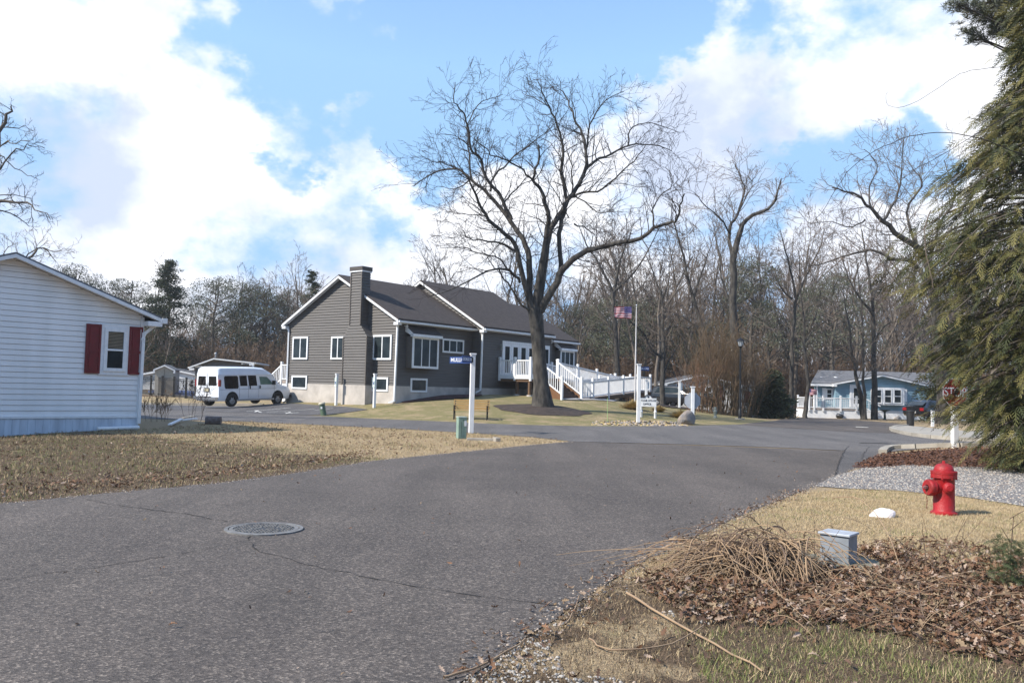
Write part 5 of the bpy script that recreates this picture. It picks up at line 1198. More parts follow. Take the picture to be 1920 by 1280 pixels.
# mailboxes / globe lights near the dark evergreen
g = at_g(1441, 774, 60); t = thing('post_lights', g, 'post carrying three pale globe lights by the dark evergreen', 'post light'); zt = at(1441, 756, 60).z
b = MB(); b.cyl(g, (g.x, g.y, zt), .04, n=8); b.bar((g.x - .32, g.y, zt - .05), (g.x + .32, g.y, zt - .05), .04, .04); b.build('post', GREY_M, t)
for dx in (-.3, 0, .3): b = MB(); b.lathe([(0, -.12), (.09, -.08), (.12, 0), (.09, .08), (0, .12)], (g.x + dx, g.y, zt + .06), n=12); b.build('globe', WHITE_T, t, smooth=True)
b = MB(); rr = random.Random(4)
for i in range(46): q = at_g(1405 + i * .95, 778, 60 + rr.uniform(-.4, .4)); b.box((q.x, q.y, q.z + .08), (.18, .15, .16), rr.random())
o = b.build('white_stone_edging', CONC_L); tag(o, 'row of white stones edging the bed under the dark evergreen', 'stone edging')
# log, broken boards and weeds by the white home
g = G(397, 795.5); t = thing('tree_stump', g, 'broken grey-brown log end lying near the road', 'log'); b = MB(); b.cyl((g.x - .22, g.y, g.z + .14), (g.x + .32, g.y + .05, g.z + .15), .17, .15, 12); b.build('log', mat('log_bark', (.12, .085, .07), .95, (.19, .16, .15), 9, bump=.8), t)
for i, (a, b_, w, lab) in enumerate((((318, 800), (340, 791.5), .12, 'short white broken board leaning on the debris'), ((340, 791.5), (368, 790.5), .1, 'long white broken board lying flat by the log'), ((343, 786.5), (365, 785.5), .14, 'pale broken slab piece behind the white boards'))):
    p, q = G(*a), G(*b_); b = MB(); b.bar(p + Vector((0, 0, .08)), q + Vector((0, 0, .13)), w, .04); o = b.build('broken_board', WHITE_T if i < 2 else CONC_L); tag(o, lab, 'board')

g = G(1139, 790); zt = at(1137, 746, g.y).z; t = MB(); t.cyl((g.x, g.y, g.z), (g.x - .02, g.y, min(zt, g.z + 1.2)), .012, n=6); o = t.build('marker_stake', mat('lime_plastic', (.35, .55, .22), .5)); tag(o, 'thin lime green marker stake in the lawn left of the office sign', 'stake')
# ---------------------------------------------------------------- tree machinery
def tubes(paths, name, m, parent=None, smooth=True):
    """paths: list of (pts list, radii list, sides)"""
    groups = {}
    for p, r, k in paths: groups.setdefault((len(p), k), []).append((p, r))
    Vs, Fs, base = [], [], 0
    for (n, k), lst in groups.items():
        P = np.array([[tuple(v) for v in p] for p, _ in lst], dtype=np.float64); R = np.array([r for _, r in lst])
        T = np.gradient(P, axis=1); T /= np.linalg.norm(T, axis=2, keepdims=True) + 1e-9
        mt = T.mean(1); ax = np.argmin(np.abs(mt), axis=1); ref = np.eye(3)[ax][:, None, :]
        U = np.cross(T, ref); U /= np.linalg.norm(U, axis=2, keepdims=True) + 1e-9; Wv = np.cross(T, U)
        a = np.arange(k) * 2 * np.pi / k
        V = P[:, :, None, :] + R[:, :, None, None] * (U[:, :, None, :] * np.cos(a)[None, None, :, None] + Wv[:, :, None, :] * np.sin(a)[None, None, :, None])
        m_ = len(lst); ids = base + np.arange(m_ * n * k).reshape(m_, n, k)
        f = np.stack([ids[:, :-1, :], np.roll(ids, -1, 2)[:, :-1, :], np.roll(ids, -1, 2)[:, 1:, :], ids[:, 1:, :]], -1).reshape(-1, 4)
        Vs.append(V.reshape(-1, 3)); Fs.append(f); base += m_ * n * k
    return npmesh(name, np.concatenate(Vs), np.concatenate(Fs), m, parent, smooth)
def grow(rr, p, d, L, r, lev, P, out, ch=None):
    """recursive branching; P: dict(n=children per level, ang, wob, up, seg, rmin, lf)"""
    n = max(3, min(8, int(L / P['seg']) + 2)) if lev < P['max'] else 3
    pts = [p.copy()]; rad = [r]; d = d.normalized(); ds = [d]
    for i in range(n):
        d = (d + Vector((rr.gauss(0, 1), rr.gauss(0, 1), rr.gauss(0, 1))) * P['wob'] + Vector((0, 0, P['up']))).normalized()
        p = p + d * (L / n); pts.append(p.copy()); ds.append(d); rad.append(max(P['rmin'], r * (1 - .72 * (i + 1) / n)))
    out.append((pts, rad, 7 if r > .12 else 5 if r > .04 else 3))
    if lev >= P['max']: return
    nc = P['n'][lev]; nc = max(1, int(nc * rr.uniform(.75, 1.3)))
    for c in range(nc):
        f = P['f0'] + (1 - P['f0']) * (c + rr.random()) / nc if lev else P['f0t'] + (1 - P['f0t']) * (c + rr.random()) / nc
        x = f * n; i = min(n - 1, int(x)); q = pts[i].lerp(pts[i + 1], x - i)
        ax = ds[i].cross(Vector((rr.gauss(0, 1), rr.gauss(0, 1), rr.gauss(0, 1)))).normalized()
        a = math.radians(rr.uniform(*P['ang'])); cd = (Matrix.Rotation(a, 3, ax) @ ds[i])
        l = L * rr.uniform(*P['lf']) * (1.15 - .55 * f); rc = (rad[i] * (1 - (x - i)) + rad[i + 1] * (x - i)) * rr.uniform(.45, .75)
        grow(rr, q, cd, max(l, .15), max(rc, P['rmin']), lev + 1, P, out)
def poly_along(rr, pts, r0, r1, out, P, kids, jit=.04, klen=(.8, 2.2), lev=1, start=.15):
    """a limb given by points, subdivided and roughened, with branches grown from it"""
    q = [pts[0].copy()]
    for i in range(len(pts) - 1):
        a = pts[max(0, i - 1)]; b = pts[i]; c = pts[i + 1]; d = pts[min(len(pts) - 1, i + 2)]
        for t in (.33, .67, 1.0):
            t2, t3 = t * t, t * t * t
            v = .5 * ((2 * b) + (c - a) * t + (2 * a - 5 * b + 4 * c - d) * t2 + (3 * b - 3 * c + d - a) * t3)
            if t < 1: v = v + Vector((rr.gauss(0, jit), rr.gauss(0, jit), rr.gauss(0, jit)))
            q.append(v)
    n = len(q); rad = [r0 + (r1 - r0) * (i / (n - 1)) ** .8 for i in range(n)]
    out.append((q, rad, 9 if r0 > .1 else 6))
    ntot = kids
    for c in range(ntot):
        x = (start + (1 - start) * (c + rr.random()) / ntot) * (n - 1); i = min(n - 2, int(x)); b = q[i].lerp(q[i + 1], x - i); t = (q[i + 1] - q[i]).normalized()
        ax = t.cross(Vector((rr.gauss(0, 1), rr.gauss(0, 1), rr.gauss(0, 1)))).normalized(); d = Matrix.Rotation(math.radians(rr.uniform(25, 75)), 3, ax) @ t
        d = (d + Vector((0, 0, .15))).normalized(); rc = min(rad[i] * .5, .035)
        grow(rr, b, d, rr.uniform(*klen), max(rc, P['rmin'] * 1.5), lev, P, out)

# ---------------------------------------------------------------- the big bare tree on the lawn
rr = random.Random(12)
YT = 44.6
def tz2(x, y): return 740 + x / 2.5603, 80 + y / 2.56
gt_ = G(1017, 768.5); YT = gt_.y
def limb(pts, y0, y1):
    r = []
    for i, (x, y) in enumerate(pts):
        px, py = tz2(x, y); k = i / (len(pts) - 1); r.append(at(px, py, YT + y0 + (y1 - y0) * k ** 1.2))
    return r
big = thing('bare_tree', gt_, 'large bare spreading tree standing in a mulch ring before the clubhouse', 'tree')
tk = []
base = [at(1018, 772, YT), at(1017, 755, YT), at(1014.5, 720, YT), at(1011.5, 680, YT), at(1009, 640, YT), at(1005.5, 600, YT), at(1002, 578, YT)]
base[0].z = gt_.z - .3
tq = []; rads = [.80, .56, .40, .355, .35, .37, .36]
for i in range(len(base) - 1):
    for t in (0, .5): tq.append(base[i].lerp(base[i + 1], t))
tq.append(base[-1]); rq = list(np.interp(np.linspace(0, len(base) - 1, len(tq)), range(len(base)), rads)); rq[1] = .66
tk.append((tq, rq, 18))
PT = dict(n=[4, 5, 4, 3], ang=(25, 60), wob=.16, up=.035, seg=.35, rmin=.0075, lf=(.40, .72), f0=.2, f0t=.2, max=4)
lim = [  # points in the crown, radii, depth offset start and end, number of side branches
    ([(668, 1285), (622, 1150), (590, 1000), (530, 920), (450, 850), (400, 760), (375, 700), (340, 640)], .17, .035, 0, -2.5, 16),
    ([(655, 1290), (650, 1130), (640, 1000), (600, 920), (530, 820), (450, 730), (370, 660), (300, 605), (200, 620), (90, 690)], .20, .025, 0, 1.5, 26),
    ([(560, 850), (520, 760), (440, 650), (415, 560), (365, 510), (350, 400), (325, 330), (285, 290), (290, 190)], .11, .02, .5, -2.0, 24),
    ([(370, 655), (360, 560), (352, 470), (350, 390)], .07, .03, 1.2, 2.5, 9),
    ([(680, 1290), (700, 1100), (725, 960), (738, 870), (728, 790), (708, 720), (662, 660), (690, 580), (690, 490)], .20, .04, 0, -2.0, 16),
    ([(662, 660), (620, 610), (540, 565), (480, 545), (430, 500), (380, 460)], .055, .02, -1.4, -3.6, 12),
    ([(690, 1290), (712, 1100), (740, 920), (770, 860), (820, 780), (870, 700), (915, 610), (918, 520), (900, 440), (860, 360), (835, 280), (800, 230)], .22, .025, 0, 2.4, 26),
    ([(820, 780), (815, 700), (800, 600), (808, 500), (780, 400), (745, 310), (720, 260), (690, 190)], .11, .02, .9, -1.5, 24),
    ([(915, 610), (960, 570), (1040, 535), (1120, 495), (1230, 490), (1330, 520)], .10, .02, 1.4, 4.5, 18),
    ([(1120, 495), (1130, 420), (1170, 392), (1250, 390), (1370, 435)], .05, .015, 3, 4, 12),
    ([(845, 740), (900, 720), (1000, 700), (1080, 630), (1150, 570), (1200, 500)], .075, .02, 1, -2, 14),
    ([(915, 520), (930, 430), (970, 330), (1010, 280), (1100, 235)], .06, .018, 1.8, 3, 16),
    ([(795, 1110), (790, 950), (800, 850), (815, 790)], .13, .11, .6, .9, 3),
    ([(700, 1290), (760, 1180), (810, 1085), (870, 1030), (960, 990), (1050, 965), (1180, 940), (1240, 890), (1320, 865), (1355, 845), (1368, 780), (1392, 725)], .22, .03, 0, -3.0, 22),
    ([(1250, 887), (1240, 820), (1270, 740), (1332, 675), (1300, 600)], .05, .018, -2.2, -1, 12),
    ([(1190, 940), (1215, 985), (1228, 1040)], .035, .012, -2, -2.6, 6),
    ([(600, 1150), (555, 1095), (480, 1088), (380, 1130), (270, 1185), (160, 1222)], .085, .02, 0, -4, 10),
    ([(665, 1290), (610, 1260), (560, 1180), (510, 1110), (490, 1085)], .07, .03, -.2, -1, 5),
    ([(590, 1005), (500, 960), (430, 950), (362, 940), (330, 900)], .07, .02, 0, -2.5, 11),
    ([(540, 925), (450, 850), (385, 825), (300, 822)], .05, .015, -.8, -3, 9),
    ([(560, 1100), (480, 1025), (400, 1010), (330, 982), (220, 985)], .05, .014, -.3, -3, 11),
    ([(460, 712), (480, 640), (550, 570), (640, 500), (700, 450), (760, 400)], .07, .018, .6, 2.5, 15),
    ([(530, 760), (590, 700), (640, 640)], .05, .02, .3, 1.5, 6),
    ([(738, 900), (760, 860), (640, 860), (600, 850)], .03, .012, 0, -1, 5),
    ([(862, 870), (930, 900), (985, 975)], .05, .014, .6, 2, 8), ([(870, 740), (930, 780), (990, 820), (1080, 760)], .05, .014, .9, -1, 9),
    ([(845, 745), (850, 650), (840, 560), (825, 500)], .06, .02, 1, 2.6, 8), ([(300, 605), (240, 580), (180, 570), (120, 545)], .035, .012, 1.2, -1, 9), ([(345, 400), (400, 300), (470, 265), (520, 250)], .035, .012, -1, 1, 9),
    ([(835, 840), (760, 700), (700, 620)], .035, .012, .8, -2, 6), ([(745, 310), (660, 260), (610, 240)], .03, .012, -.9, .8, 8), ([(370, 650), (300, 700), (200, 690)], .04, .012, 1.2, 2.4, 8)]
for pts, a, b_, y0, y1, kids in lim:
    poly_along(rr, limb(pts, y0, y1), a, b_, tk, PT, int(kids * 1.2), klen=(.9, 2.3), lev=2)
nlimb = [p for p in tk if p[2] >= 6]; twg = [p for p in tk if p[2] < 6]
tubes(nlimb, 'trunk', BARK, big); tubes(twg, 'branches', TWIG, big)
# mulch mound round it
mm = MB(); nR, nA = 7, 40
for i in range(nR + 1):
    for j in range(nA):
        a = 2 * math.pi * j / nA; R_ = (2.15 + .14 * math.sin(3 * a) + .1 * math.sin(7 * a + 1)) * i / nR; x, y = gt_.x + R_ * math.cos(a) * 1.15, gt_.y + R_ * math.sin(a) * .95
        mm.v.append((x, y, hz(x, y) + .22 * (1 - (i / nR) ** 2) + .02))
for i in range(nR):
    for j in range(nA): mm.f.append((i * nA + j, i * nA + (j + 1) % nA, (i + 1) * nA + (j + 1) % nA, (i + 1) * nA + j)); mm.m.append(0)
o = mm.build('mulch_ring', MULCH_D, None, smooth=True); o['kind'] = 'structure'

# ---------------------------------------------------------------- traced bare trees in the middle distance
def traced(name, label, Y, limbs, seed, P=None, bark=BARK, tw=TWIG_B, klen=(1, 3), base=None):
    rr = random.Random(seed); P = P or dict(PT, n=[4, 4, 4, 3], rmin=.011, max=4); o = []
    b0 = at(*limbs[0][0][0], Y); g = Vector((b0.x, Y, hz(b0.x, Y))); t = thing('bare_tree', g, label, 'tree')
    for pts, a, b_, y0, y1, kids in limbs:
        q = [at(x, y, Y + y0 + (y1 - y0) * i / (len(pts) - 1)) for i, (x, y) in enumerate(pts)]
        if pts is limbs[0][0]: q[0].z = g.z - .3
        poly_along(rr, q, a, b_, o, P, kids, klen=klen, lev=2, jit=.05, start=.35 if pts is limbs[0][0] else .15)
    tubes([p for p in o if p[2] >= 6], 'trunk', bark, t); tubes([p for p in o if p[2] < 6], 'branches', tw, t); return t
traced('bare_tree', 'tall straight bare tree rising above the lamp post', 63, [
    ([(1379, 770), (1378, 700), (1376, 600), (1374, 490), (1386, 440), (1400, 412), (1440, 392), (1457, 362), (1465, 335)], .42, .03, 0, -2, 18),
    ([(1374, 490), (1368, 430), (1384, 400), (1396, 360), (1388, 330), (1378, 310)], .16, .02, 0, 2, 22), ([(1370, 440), (1346, 405), (1315, 378), (1300, 360)], .08, .02, 0, -2, 14), ([(1384, 400), (1410, 350), (1402, 330)], .06, .02, 0, 1, 8),
    ([(1372, 580), (1352, 520), (1345, 460), (1330, 430)], .10, .02, 0, 2, 12), ([(1375, 610), (1400, 590), (1430, 600)], .06, .02, 0, -1, 8), ([(1376, 560), (1395, 520), (1400, 500)], .05, .015, 0, 1, 7)], 31)
traced('bare_tree', 'large grey oak limbs reaching left over the blue house', 56, [
    ([(1765, 790), (1763, 700), (1757, 600), (1742, 510), (1722, 467), (1690, 445), (1655, 415), (1634, 390), (1600, 362), (1560, 352)], .42, .03, 0, -3, 24),
    ([(1752, 560), (1712, 492), (1670, 486), (1632, 468), (1592, 478), (1550, 492), (1510, 500)], .17, .02, 0, 2, 20), ([(1655, 415), (1680, 375), (1690, 330), (1694, 262)], .11, .02, -1, 1, 20), ([(1722, 467), (1700, 400), (1728, 350), (1724, 330), (1700, 300)], .11, .02, 0, 3, 20),
    ([(1634, 390), (1630, 350), (1645, 310), (1620, 280)], .07, .02, -1, 0, 16), ([(1622, 412), (1600, 425), (1560, 415), (1520, 420)], .06, .015, -1, -2, 14), ([(1745, 500), (1760, 420), (1790, 370), (1770, 300)], .10, .02, 0, 1, 18)], 32, klen=(1, 2.8))
traced('bare_tree', 'thick bare trunk standing right in front of the blue house bay', 69.5, [
    ([(1640.5, 783), (1639.5, 740), (1639, 690), (1638.5, 630), (1636, 570), (1630, 520), (1622, 470), (1615, 430)], .30, .04, 0, 1, 18), ([(1638, 640), (1660, 610), (1685, 600)], .10, .02, 0, -1, 8), ([(1637, 590), (1610, 555), (1590, 520), (1580, 480)], .12, .02, 0, -1, 14), ([(1637, 560), (1655, 520), (1665, 480), (1668, 440)], .12, .02, 0, 2, 14), ([(1639, 700), (1631, 690), (1634, 672)], .06, .02, 0, -1, 3)], 33)
traced('bare_tree', 'slanting bare trunk before the blue house door', 69, [([(1621, 780), (1615, 750), (1608, 720), (1604, 690), (1597, 660), (1590, 600), (1580, 540)], .24, .03, 0, 0, 16), ([(1600, 670), (1570, 657), (1540, 672)], .07, .02, 0, 0, 5)], 34)
traced('bare_tree', 'slim straight bare trunk between the two thicker trunks at the blue house', 68.5, [([(1624, 779), (1622, 740), (1619, 700), (1618, 640), (1614, 560), (1605, 480)], .16, .03, 0, 0, 16)], 35)
traced('bare_tree', 'dark trunk at the left end of the blue house porch', 68, [([(1511, 781), (1512, 750), (1513, 700), (1508, 620), (1500, 540), (1497, 470)], .22, .03, 0, 0, 20), ([(1511, 640), (1530, 590), (1540, 540)], .08, .02, 0, 0, 10)], 36)
traced('bare_tree', 'pale crooked bare tree between the flagpole and the beige home', 72, [([(1243, 755), (1243, 700), (1244, 650), (1243, 600), (1241, 560), (1228, 520), (1212, 480)], .26, .03, 0, 0, 14), ([(1244, 672), (1222, 655), (1205, 622), (1180, 600), (1170, 570)], .14, .02, 0, -2, 14), ([(1243, 625), (1262, 610), (1290, 615), (1310, 600)], .09, .02, 0, 1, 12), ([(1243, 700), (1262, 665), (1280, 640)], .07, .02, 0, 1, 6), ([(1242, 570), (1255, 520), (1262, 470)], .1, .02, 0, 1, 12)], 37)
traced('bare_tree', 'forked bare tree behind the flagpole reaching over the ramp', 78, [([(1160, 755), (1158, 690), (1152, 600), (1148, 550), (1125, 500), (1100, 460), (1085, 420)], .30, .03, 0, 0, 18), ([(1149, 560), (1160, 500), (1175, 450), (1172, 400)], .16, .02, 0, 0, 16), ([(1148, 550), (1190, 510), (1220, 460), (1240, 420)], .14, .02, 0, 0, 16)], 38)
traced('bare_tree', 'leaning bare tree behind the brown multi-stem shrub', 70, [([(1350, 765), (1335, 700), (1318, 620), (1300, 560), (1285, 500), (1270, 440), (1262, 400)], .30, .03, 0, 0, 22), ([(1322, 640), (1290, 600), (1260, 590)], .12, .02, 0, 0, 10), ([(1300, 560), (1320, 500), (1335, 450)], .12, .02, 0, 0, 14)], 39)
traced('bare_tree', 'slender bare tree with fine arching crown left of the pine', 66, [([(1485, 775), (1484, 700), (1487, 620), (1492, 560), (1480, 500), (1470, 460), (1462, 430)], .2, .02, 0, 0, 18), ([(1490, 570), (1510, 520), (1535, 470), (1545, 430)], .1, .02, 0, 0, 16), ([(1486, 560), (1465, 540), (1445, 500)], .1, .02, 0, 0, 12)], 40)
# tree beyond the white home: its limbs show at the left edge and over the ridge
traced('bare_tree', 'bare tree beyond the picture edge whose branches reach in at upper left', 34, [
    ([(-190, 760), (-180, 600), (-150, 480), (-110, 400), (-60, 340), (-20, 290), (10, 230), (20, 200)], .35, .03, 0, 0, 16), ([(-110, 400), (-40, 385), (20, 378), (60, 385), (95, 412)], .10, .012, 0, -2, 18), ([(-110, 420), (-30, 395), (20, 400), (55, 425)], .06, .012, 0, 1, 10),
    ([(-60, 340), (-10, 325), (20, 290), (50, 270), (70, 275)], .06, .012, 0, 1, 12), ([(-80, 360), (0, 275), (30, 270), (62, 262)], .04, .01, 0, -1, 8), ([(-60, 330), (-10, 245), (25, 240), (50, 238)], .04, .01, 0, 1, 8), ([(-100, 390), (0, 366), (60, 372)], .04, .01, 0, 2, 8), ([(-10, 290), (10, 300), (40, 320), (60, 330)], .03, .01, 0, 0, 6)], 41, dict(PT, n=[3, 3, 3, 3], rmin=.006, max=4), BARK_D, TWIG, klen=(.3, .8))
traced('bare_tree', 'bare tree behind the white home showing fine branches above its roof', 46, [([(-20, 700), (0, 560), (30, 510), (60, 480), (80, 465), (105, 490)], .16, .012, 0, 0, 12), ([(30, 510), (70, 466), (100, 472), (125, 468)], .05, .01, 0, 0, 12), ([(-10, 520), (10, 470), (25, 455)], .04, .01, 0, 0, 8)], 42, dict(PT, n=[3, 3, 3, 3], rmin=.007, max=4), BARK_B, TWIG_B, klen=(.5, 1.4))

# ---------------------------------------------------------------- conifers
PINE = mat('pine_needles', (.070, .080, .048), .8, (.105, .11, .07), .5)
PINE_D = mat('spruce_needles', (.030, .045, .022), .8, (.055, .070, .034), 1.0, trans=.1)
ARB = mat('arborvitae_sprays', (.125, .120, .030), .75, (.055, .068, .020), 2.2, trans=.22, detail=6)
def cards(cen, size, asp, name, m, parent, seed=1, dirs=None):
    r = np.random.default_rng(seed); n = len(cen)
    d = r.normal(size=(n, 3)) if dirs is None else dirs + r.normal(size=(n, 3)) * .35
    d /= np.linalg.norm(d, axis=1, keepdims=True); e = np.cross(d, r.normal(size=(n, 3))); e /= np.linalg.norm(e, axis=1, keepdims=True)
    s = size * r.uniform(.6, 1.3, (n, 1)); a = d * s; b = e * s * asp
    V = np.stack([cen - a * .2, cen + a * .4 + b, cen + a, cen + a * .4 - b], 1).reshape(-1, 3); Fq = np.arange(4 * n).reshape(n, 4)
    return npmesh(name, V, Fq, m, parent)
def conifer(label, g, H, R, kind, seed, group=None, m=None, cnt=9000):
    rr = np.random.default_rng(seed); t = thing('pine_tree' if kind == 'pine' else 'spruce_tree', g, label, 'tree', group); pr = random.Random(seed); g = np.array(g)
    tr = [([Vector(g) + Vector((0, 0, H * k / 6)) + Vector((pr.gauss(0, .06), pr.gauss(0, .06), 0)) * k for k in range(7)], [max(.03, R * .075 * (1 - k / 6.5)) for k in range(7)], 7)]
    C_, D_ = [], []
    if kind == 'pine':
        nb = 34
        for i in range(nb):
            z = H * (.42 + .55 * (i / nb) ** .85); rad = R * (1 - .6 * ((z / H - .45) / .55) ** 2) * pr.uniform(.45, 1.05); a = pr.uniform(0, 6.28)
            c = g + np.array([math.cos(a) * rad, math.sin(a) * rad, z]); tr.append(([Vector(g + np.array([0, 0, z - rad * .35])), Vector((c + g + np.array([0, 0, z])) / 2 - np.array([0, 0, .1 * rad])), Vector(c)], [.07, .045, .02], 4))
            k = int(cnt / nb); q = rr.normal(size=(k, 3)); q /= np.linalg.norm(q, axis=1, keepdims=True); q *= rr.uniform(.35, 1, (k, 1)) ** .6
            C_.append(c + q * np.array([R * .36, R * .36, R * .20])); D_.append(q + np.array([0, 0, .5]))
    else:
        for i in range(130):
            f = (i / 130) ** .85; z = H * (.06 + .94 * f); rad = R * (1 - f) ** .72 * pr.uniform(.65, 1.12) + .12; a = pr.uniform(0, 6.28); n = np.array([math.cos(a), math.sin(a), 0])
            k = int(cnt / 130 * (1.5 - f)); s = rr.uniform(.15, 1, k); e = rr.normal(size=(k, 3)) * .16 * R * (.4 + .6 * (1 - f)); base_ = g + np.array([0, 0, z])
            C_.append(base_ + n * (s * rad)[:, None] + np.array([0, 0, 1.0]) * (-.28 * rad * s + .12 * rad * s * s)[:, None] + e * [1, 1, .45]); D_.append(np.tile(n + np.array([0, 0, .2]), (k, 1)))
            tr.append(([Vector(base_), Vector(base_ + n * rad * .5 - np.array([0, 0, .08 * rad])), Vector(base_ + n * rad - np.array([0, 0, .15 * rad]))], [.04, .025, .012], 3))
    cards(np.concatenate(C_), .17 if kind == 'pine' else .20, .22, 'crown', m or (PINE if kind == 'pine' else PINE_D), t, seed, np.concatenate(D_)); tubes(tr, 'trunk', BARK_D, t); return t
def gp(px, Y): p = at(px, 760, Y); return Vector((p.x, Y, hz(p.x, Y)))
def Hat(px, py, Y): return at(px, py, Y).z - gp(px, Y).z
conifer('dark pointed evergreen between the white home and the van', gp(304, 88), Hat(292, 488, 88), 4.0, 'spruce', 51, cnt=26000)
conifer('narrow dark evergreen tip above the wood left of the clubhouse', gp(576, 88), Hat(576, 508, 88), 2.4, 'spruce', 52, cnt=12000)
conifer('dark rounded evergreen shrub left of the blue house', gp(1447, 60), Hat(1447, 694, 60), 1.75, 'spruce', 53, cnt=16000)
conifer('small dark evergreen hugging the right side of the blue house', gp(1785, 66), Hat(1785, 610, 66), 2.9, 'spruce', 54, cnt=14000)
pl_ = [(232, 524, 95, 3.4), (395, 519, 96, 4.2), (440, 526, 100, 3.8), (488, 540, 98, 3.6), (130, 500, 95, 3.8), (1410, 482, 84, 3.2), (1562, 514, 82, 3.9), (1150, 558, 88, 3.6), (1205, 560, 92, 3.4), (1300, 600, 90, 3.6), (1095, 575, 95, 3.4), (528, 545, 104, 3.4)]
names = ['round-topped pine behind the white home roof', 'rounded pine, tallest left one of the pair above the van', 'rounded pine, second of the pair above the van', 'rounded pine left of the clubhouse gable', 'small pine crown just over the white home ridge', 'flat-topped pine right of the tall straight bare tree', 'broad pine in the wood above the blue house left end', 'dark pine crown directly behind the flag', 'pine just right of the flag', 'pine above the beige home', 'pine behind the ramp end of the clubhouse', 'small pine beside the pointed evergreen tip']
for i, ((px, py, Y, R_), nm) in enumerate(zip(pl_, names)): conifer(nm, gp(px, Y), Hat(px, py, Y), R_, 'pine', 60 + i, cnt=9000)

# ---------------------------------------------------------------- woodland of individual bare trees
def wood_proto(seed, H, spread, col=TWIG_B):
    rr = random.Random(seed); o = []; tw = []
    t = thing('woodland_tree', (0, 0, 0), 'x', 'tree'); local(t)
    P = dict(n=[9, 5, 4, 3], ang=(22, 55), wob=.10, up=.05, seg=.9, rmin=.012, lf=(.34, .55), f0=.22, f0t=.34, max=4)
    grow(rr, Vector((0, 0, -.3)), Vector((rr.gauss(0, .04), rr.gauss(0, .04), 1)), H * .93, H * .0125 * spread, 0, P, o)
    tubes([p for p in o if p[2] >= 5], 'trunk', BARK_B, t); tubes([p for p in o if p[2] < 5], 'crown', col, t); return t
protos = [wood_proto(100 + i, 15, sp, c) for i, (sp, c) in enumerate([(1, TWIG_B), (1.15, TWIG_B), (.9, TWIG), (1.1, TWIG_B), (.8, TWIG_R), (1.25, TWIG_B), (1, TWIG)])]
used = [False] * len(protos)
rr = random.Random(77)
def skyline(px): return float(np.interp(px, [0, 150, 250, 330, 420, 520, 620, 700, 800, 900, 1000, 1100, 1200, 1300, 1400, 1500, 1600, 1700, 1800, 1920], [520, 520, 520, 530, 505, 510, 515, 500, 490, 470, 470, 470, 440, 440, 470, 440, 430, 430, 420, 420]))
regs = [(-140, 540, 'bare tree in the wood behind the van and the white home', 'bare trees of the wood at left', 44, 80), (540, 1090, 'bare tree of the wood whose crown shows over the clubhouse roof', 'bare trees behind the clubhouse', 40, 78), (1090, 1500, 'bare tree of the wood behind the flag, the beige home and the lamp post', 'bare trees behind the beige home', 56, 82), (1500, 2050, 'bare tree of the wood standing behind the blue house', 'bare trees behind the blue house', 46, 86)]
for x0, x1, lab, grp, n, ymin in regs:
    for i in range(n):
        px = x0 + (x1 - x0) * (i + rr.random()) / n; Y = ymin + 34 * rr.random() ** 1.1; p = at(px, 760, Y)
        h = (at(px, skyline(px) + rr.uniform(-22, 110), Y).z - hz(p.x, Y)); k = max(.45, h / 15.0); j = rr.randrange(len(protos))
        if not used[j]: t = protos[j]; used[j] = True
        else: t = copy_tree(protos[j])
        t.location = (p.x, Y, hz(p.x, Y) - .1); t.rotation_euler = (0, 0, rr.uniform(0, 6.28)); t.scale = (k * rr.uniform(.85, 1.1), k * rr.uniform(.85, 1.1), k); tag(t, lab, 'tree', grp)
# far wood and undergrowth that read as one mass
o_ = []; rr = random.Random(5); P = dict(n=[9, 5, 3], ang=(20, 55), wob=.10, up=.05, seg=2.2, rmin=.03, lf=(.3, .5), f0=.25, f0t=.25, max=2)
for i in range(850):
    px = -300 + 2500 * (i + rr.random()) / 850; Y = rr.uniform(118, 165); p = at(px, 760, Y); h = at(px, skyline(px) + 80 + rr.uniform(0, 110), Y).z
    grow(rr, Vector((p.x, Y, 0)), Vector((rr.gauss(0, .05), 0, 1)), h, .16, 0, P, o_)
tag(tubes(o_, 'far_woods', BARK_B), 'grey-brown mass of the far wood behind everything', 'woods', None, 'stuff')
o_ = []; P = dict(n=[6, 4], ang=(15, 50), wob=.16, up=.03, seg=.9, rmin=.014, lf=(.35, .6), f0=.2, f0t=.15, max=2)
for i in range(6500):
    px = -150 + 2200 * rr.random(); Y = rr.uniform(86, 120); p = at(px, 760, Y)
    if px < 1100 and px > 560 and rr.random() < .6: continue
    grow(rr, Vector((p.x, Y, hz(p.x, Y) - .1)), Vector((rr.gauss(0, .3), rr.gauss(0, .3), 1)), rr.uniform(1.8, 5.5) * (1.6 if Y > 105 else 1), .035, 0, P, o_)
tag(tubes(o_, 'undergrowth', mat('undergrowth_stems', (.115, .082, .058), .95, (.16, .095, .055), .35)), 'brown leafless undergrowth along the foot of the wood', 'undergrowth', None, 'stuff')
r_ = np.random.default_rng(8); n = 110000; px_ = r_.uniform(-150, 2050, n); Y_ = r_.uniform(88, 122, n); X_ = (px_ - 960) / 1600 * Y_; clump = np.sin(X_ * .35) * np.sin(Y_ * .4 + X_ * .11) + r_.normal(0, .5, n); k = clump > .1
Zz = np.abs(r_.normal(0, 2.4, n)) + .1; cen = np.stack([X_, Y_, Zz], 1)[k]
o = cards(cen, .24, .4, 'withered_leaves', mat('withered_leaves', (.15, .088, .052), .9, (.10, .075, .045), .3), None, 9); tag(o, 'withered brown leaves still hanging in the undergrowth', 'leaves', None, 'stuff')
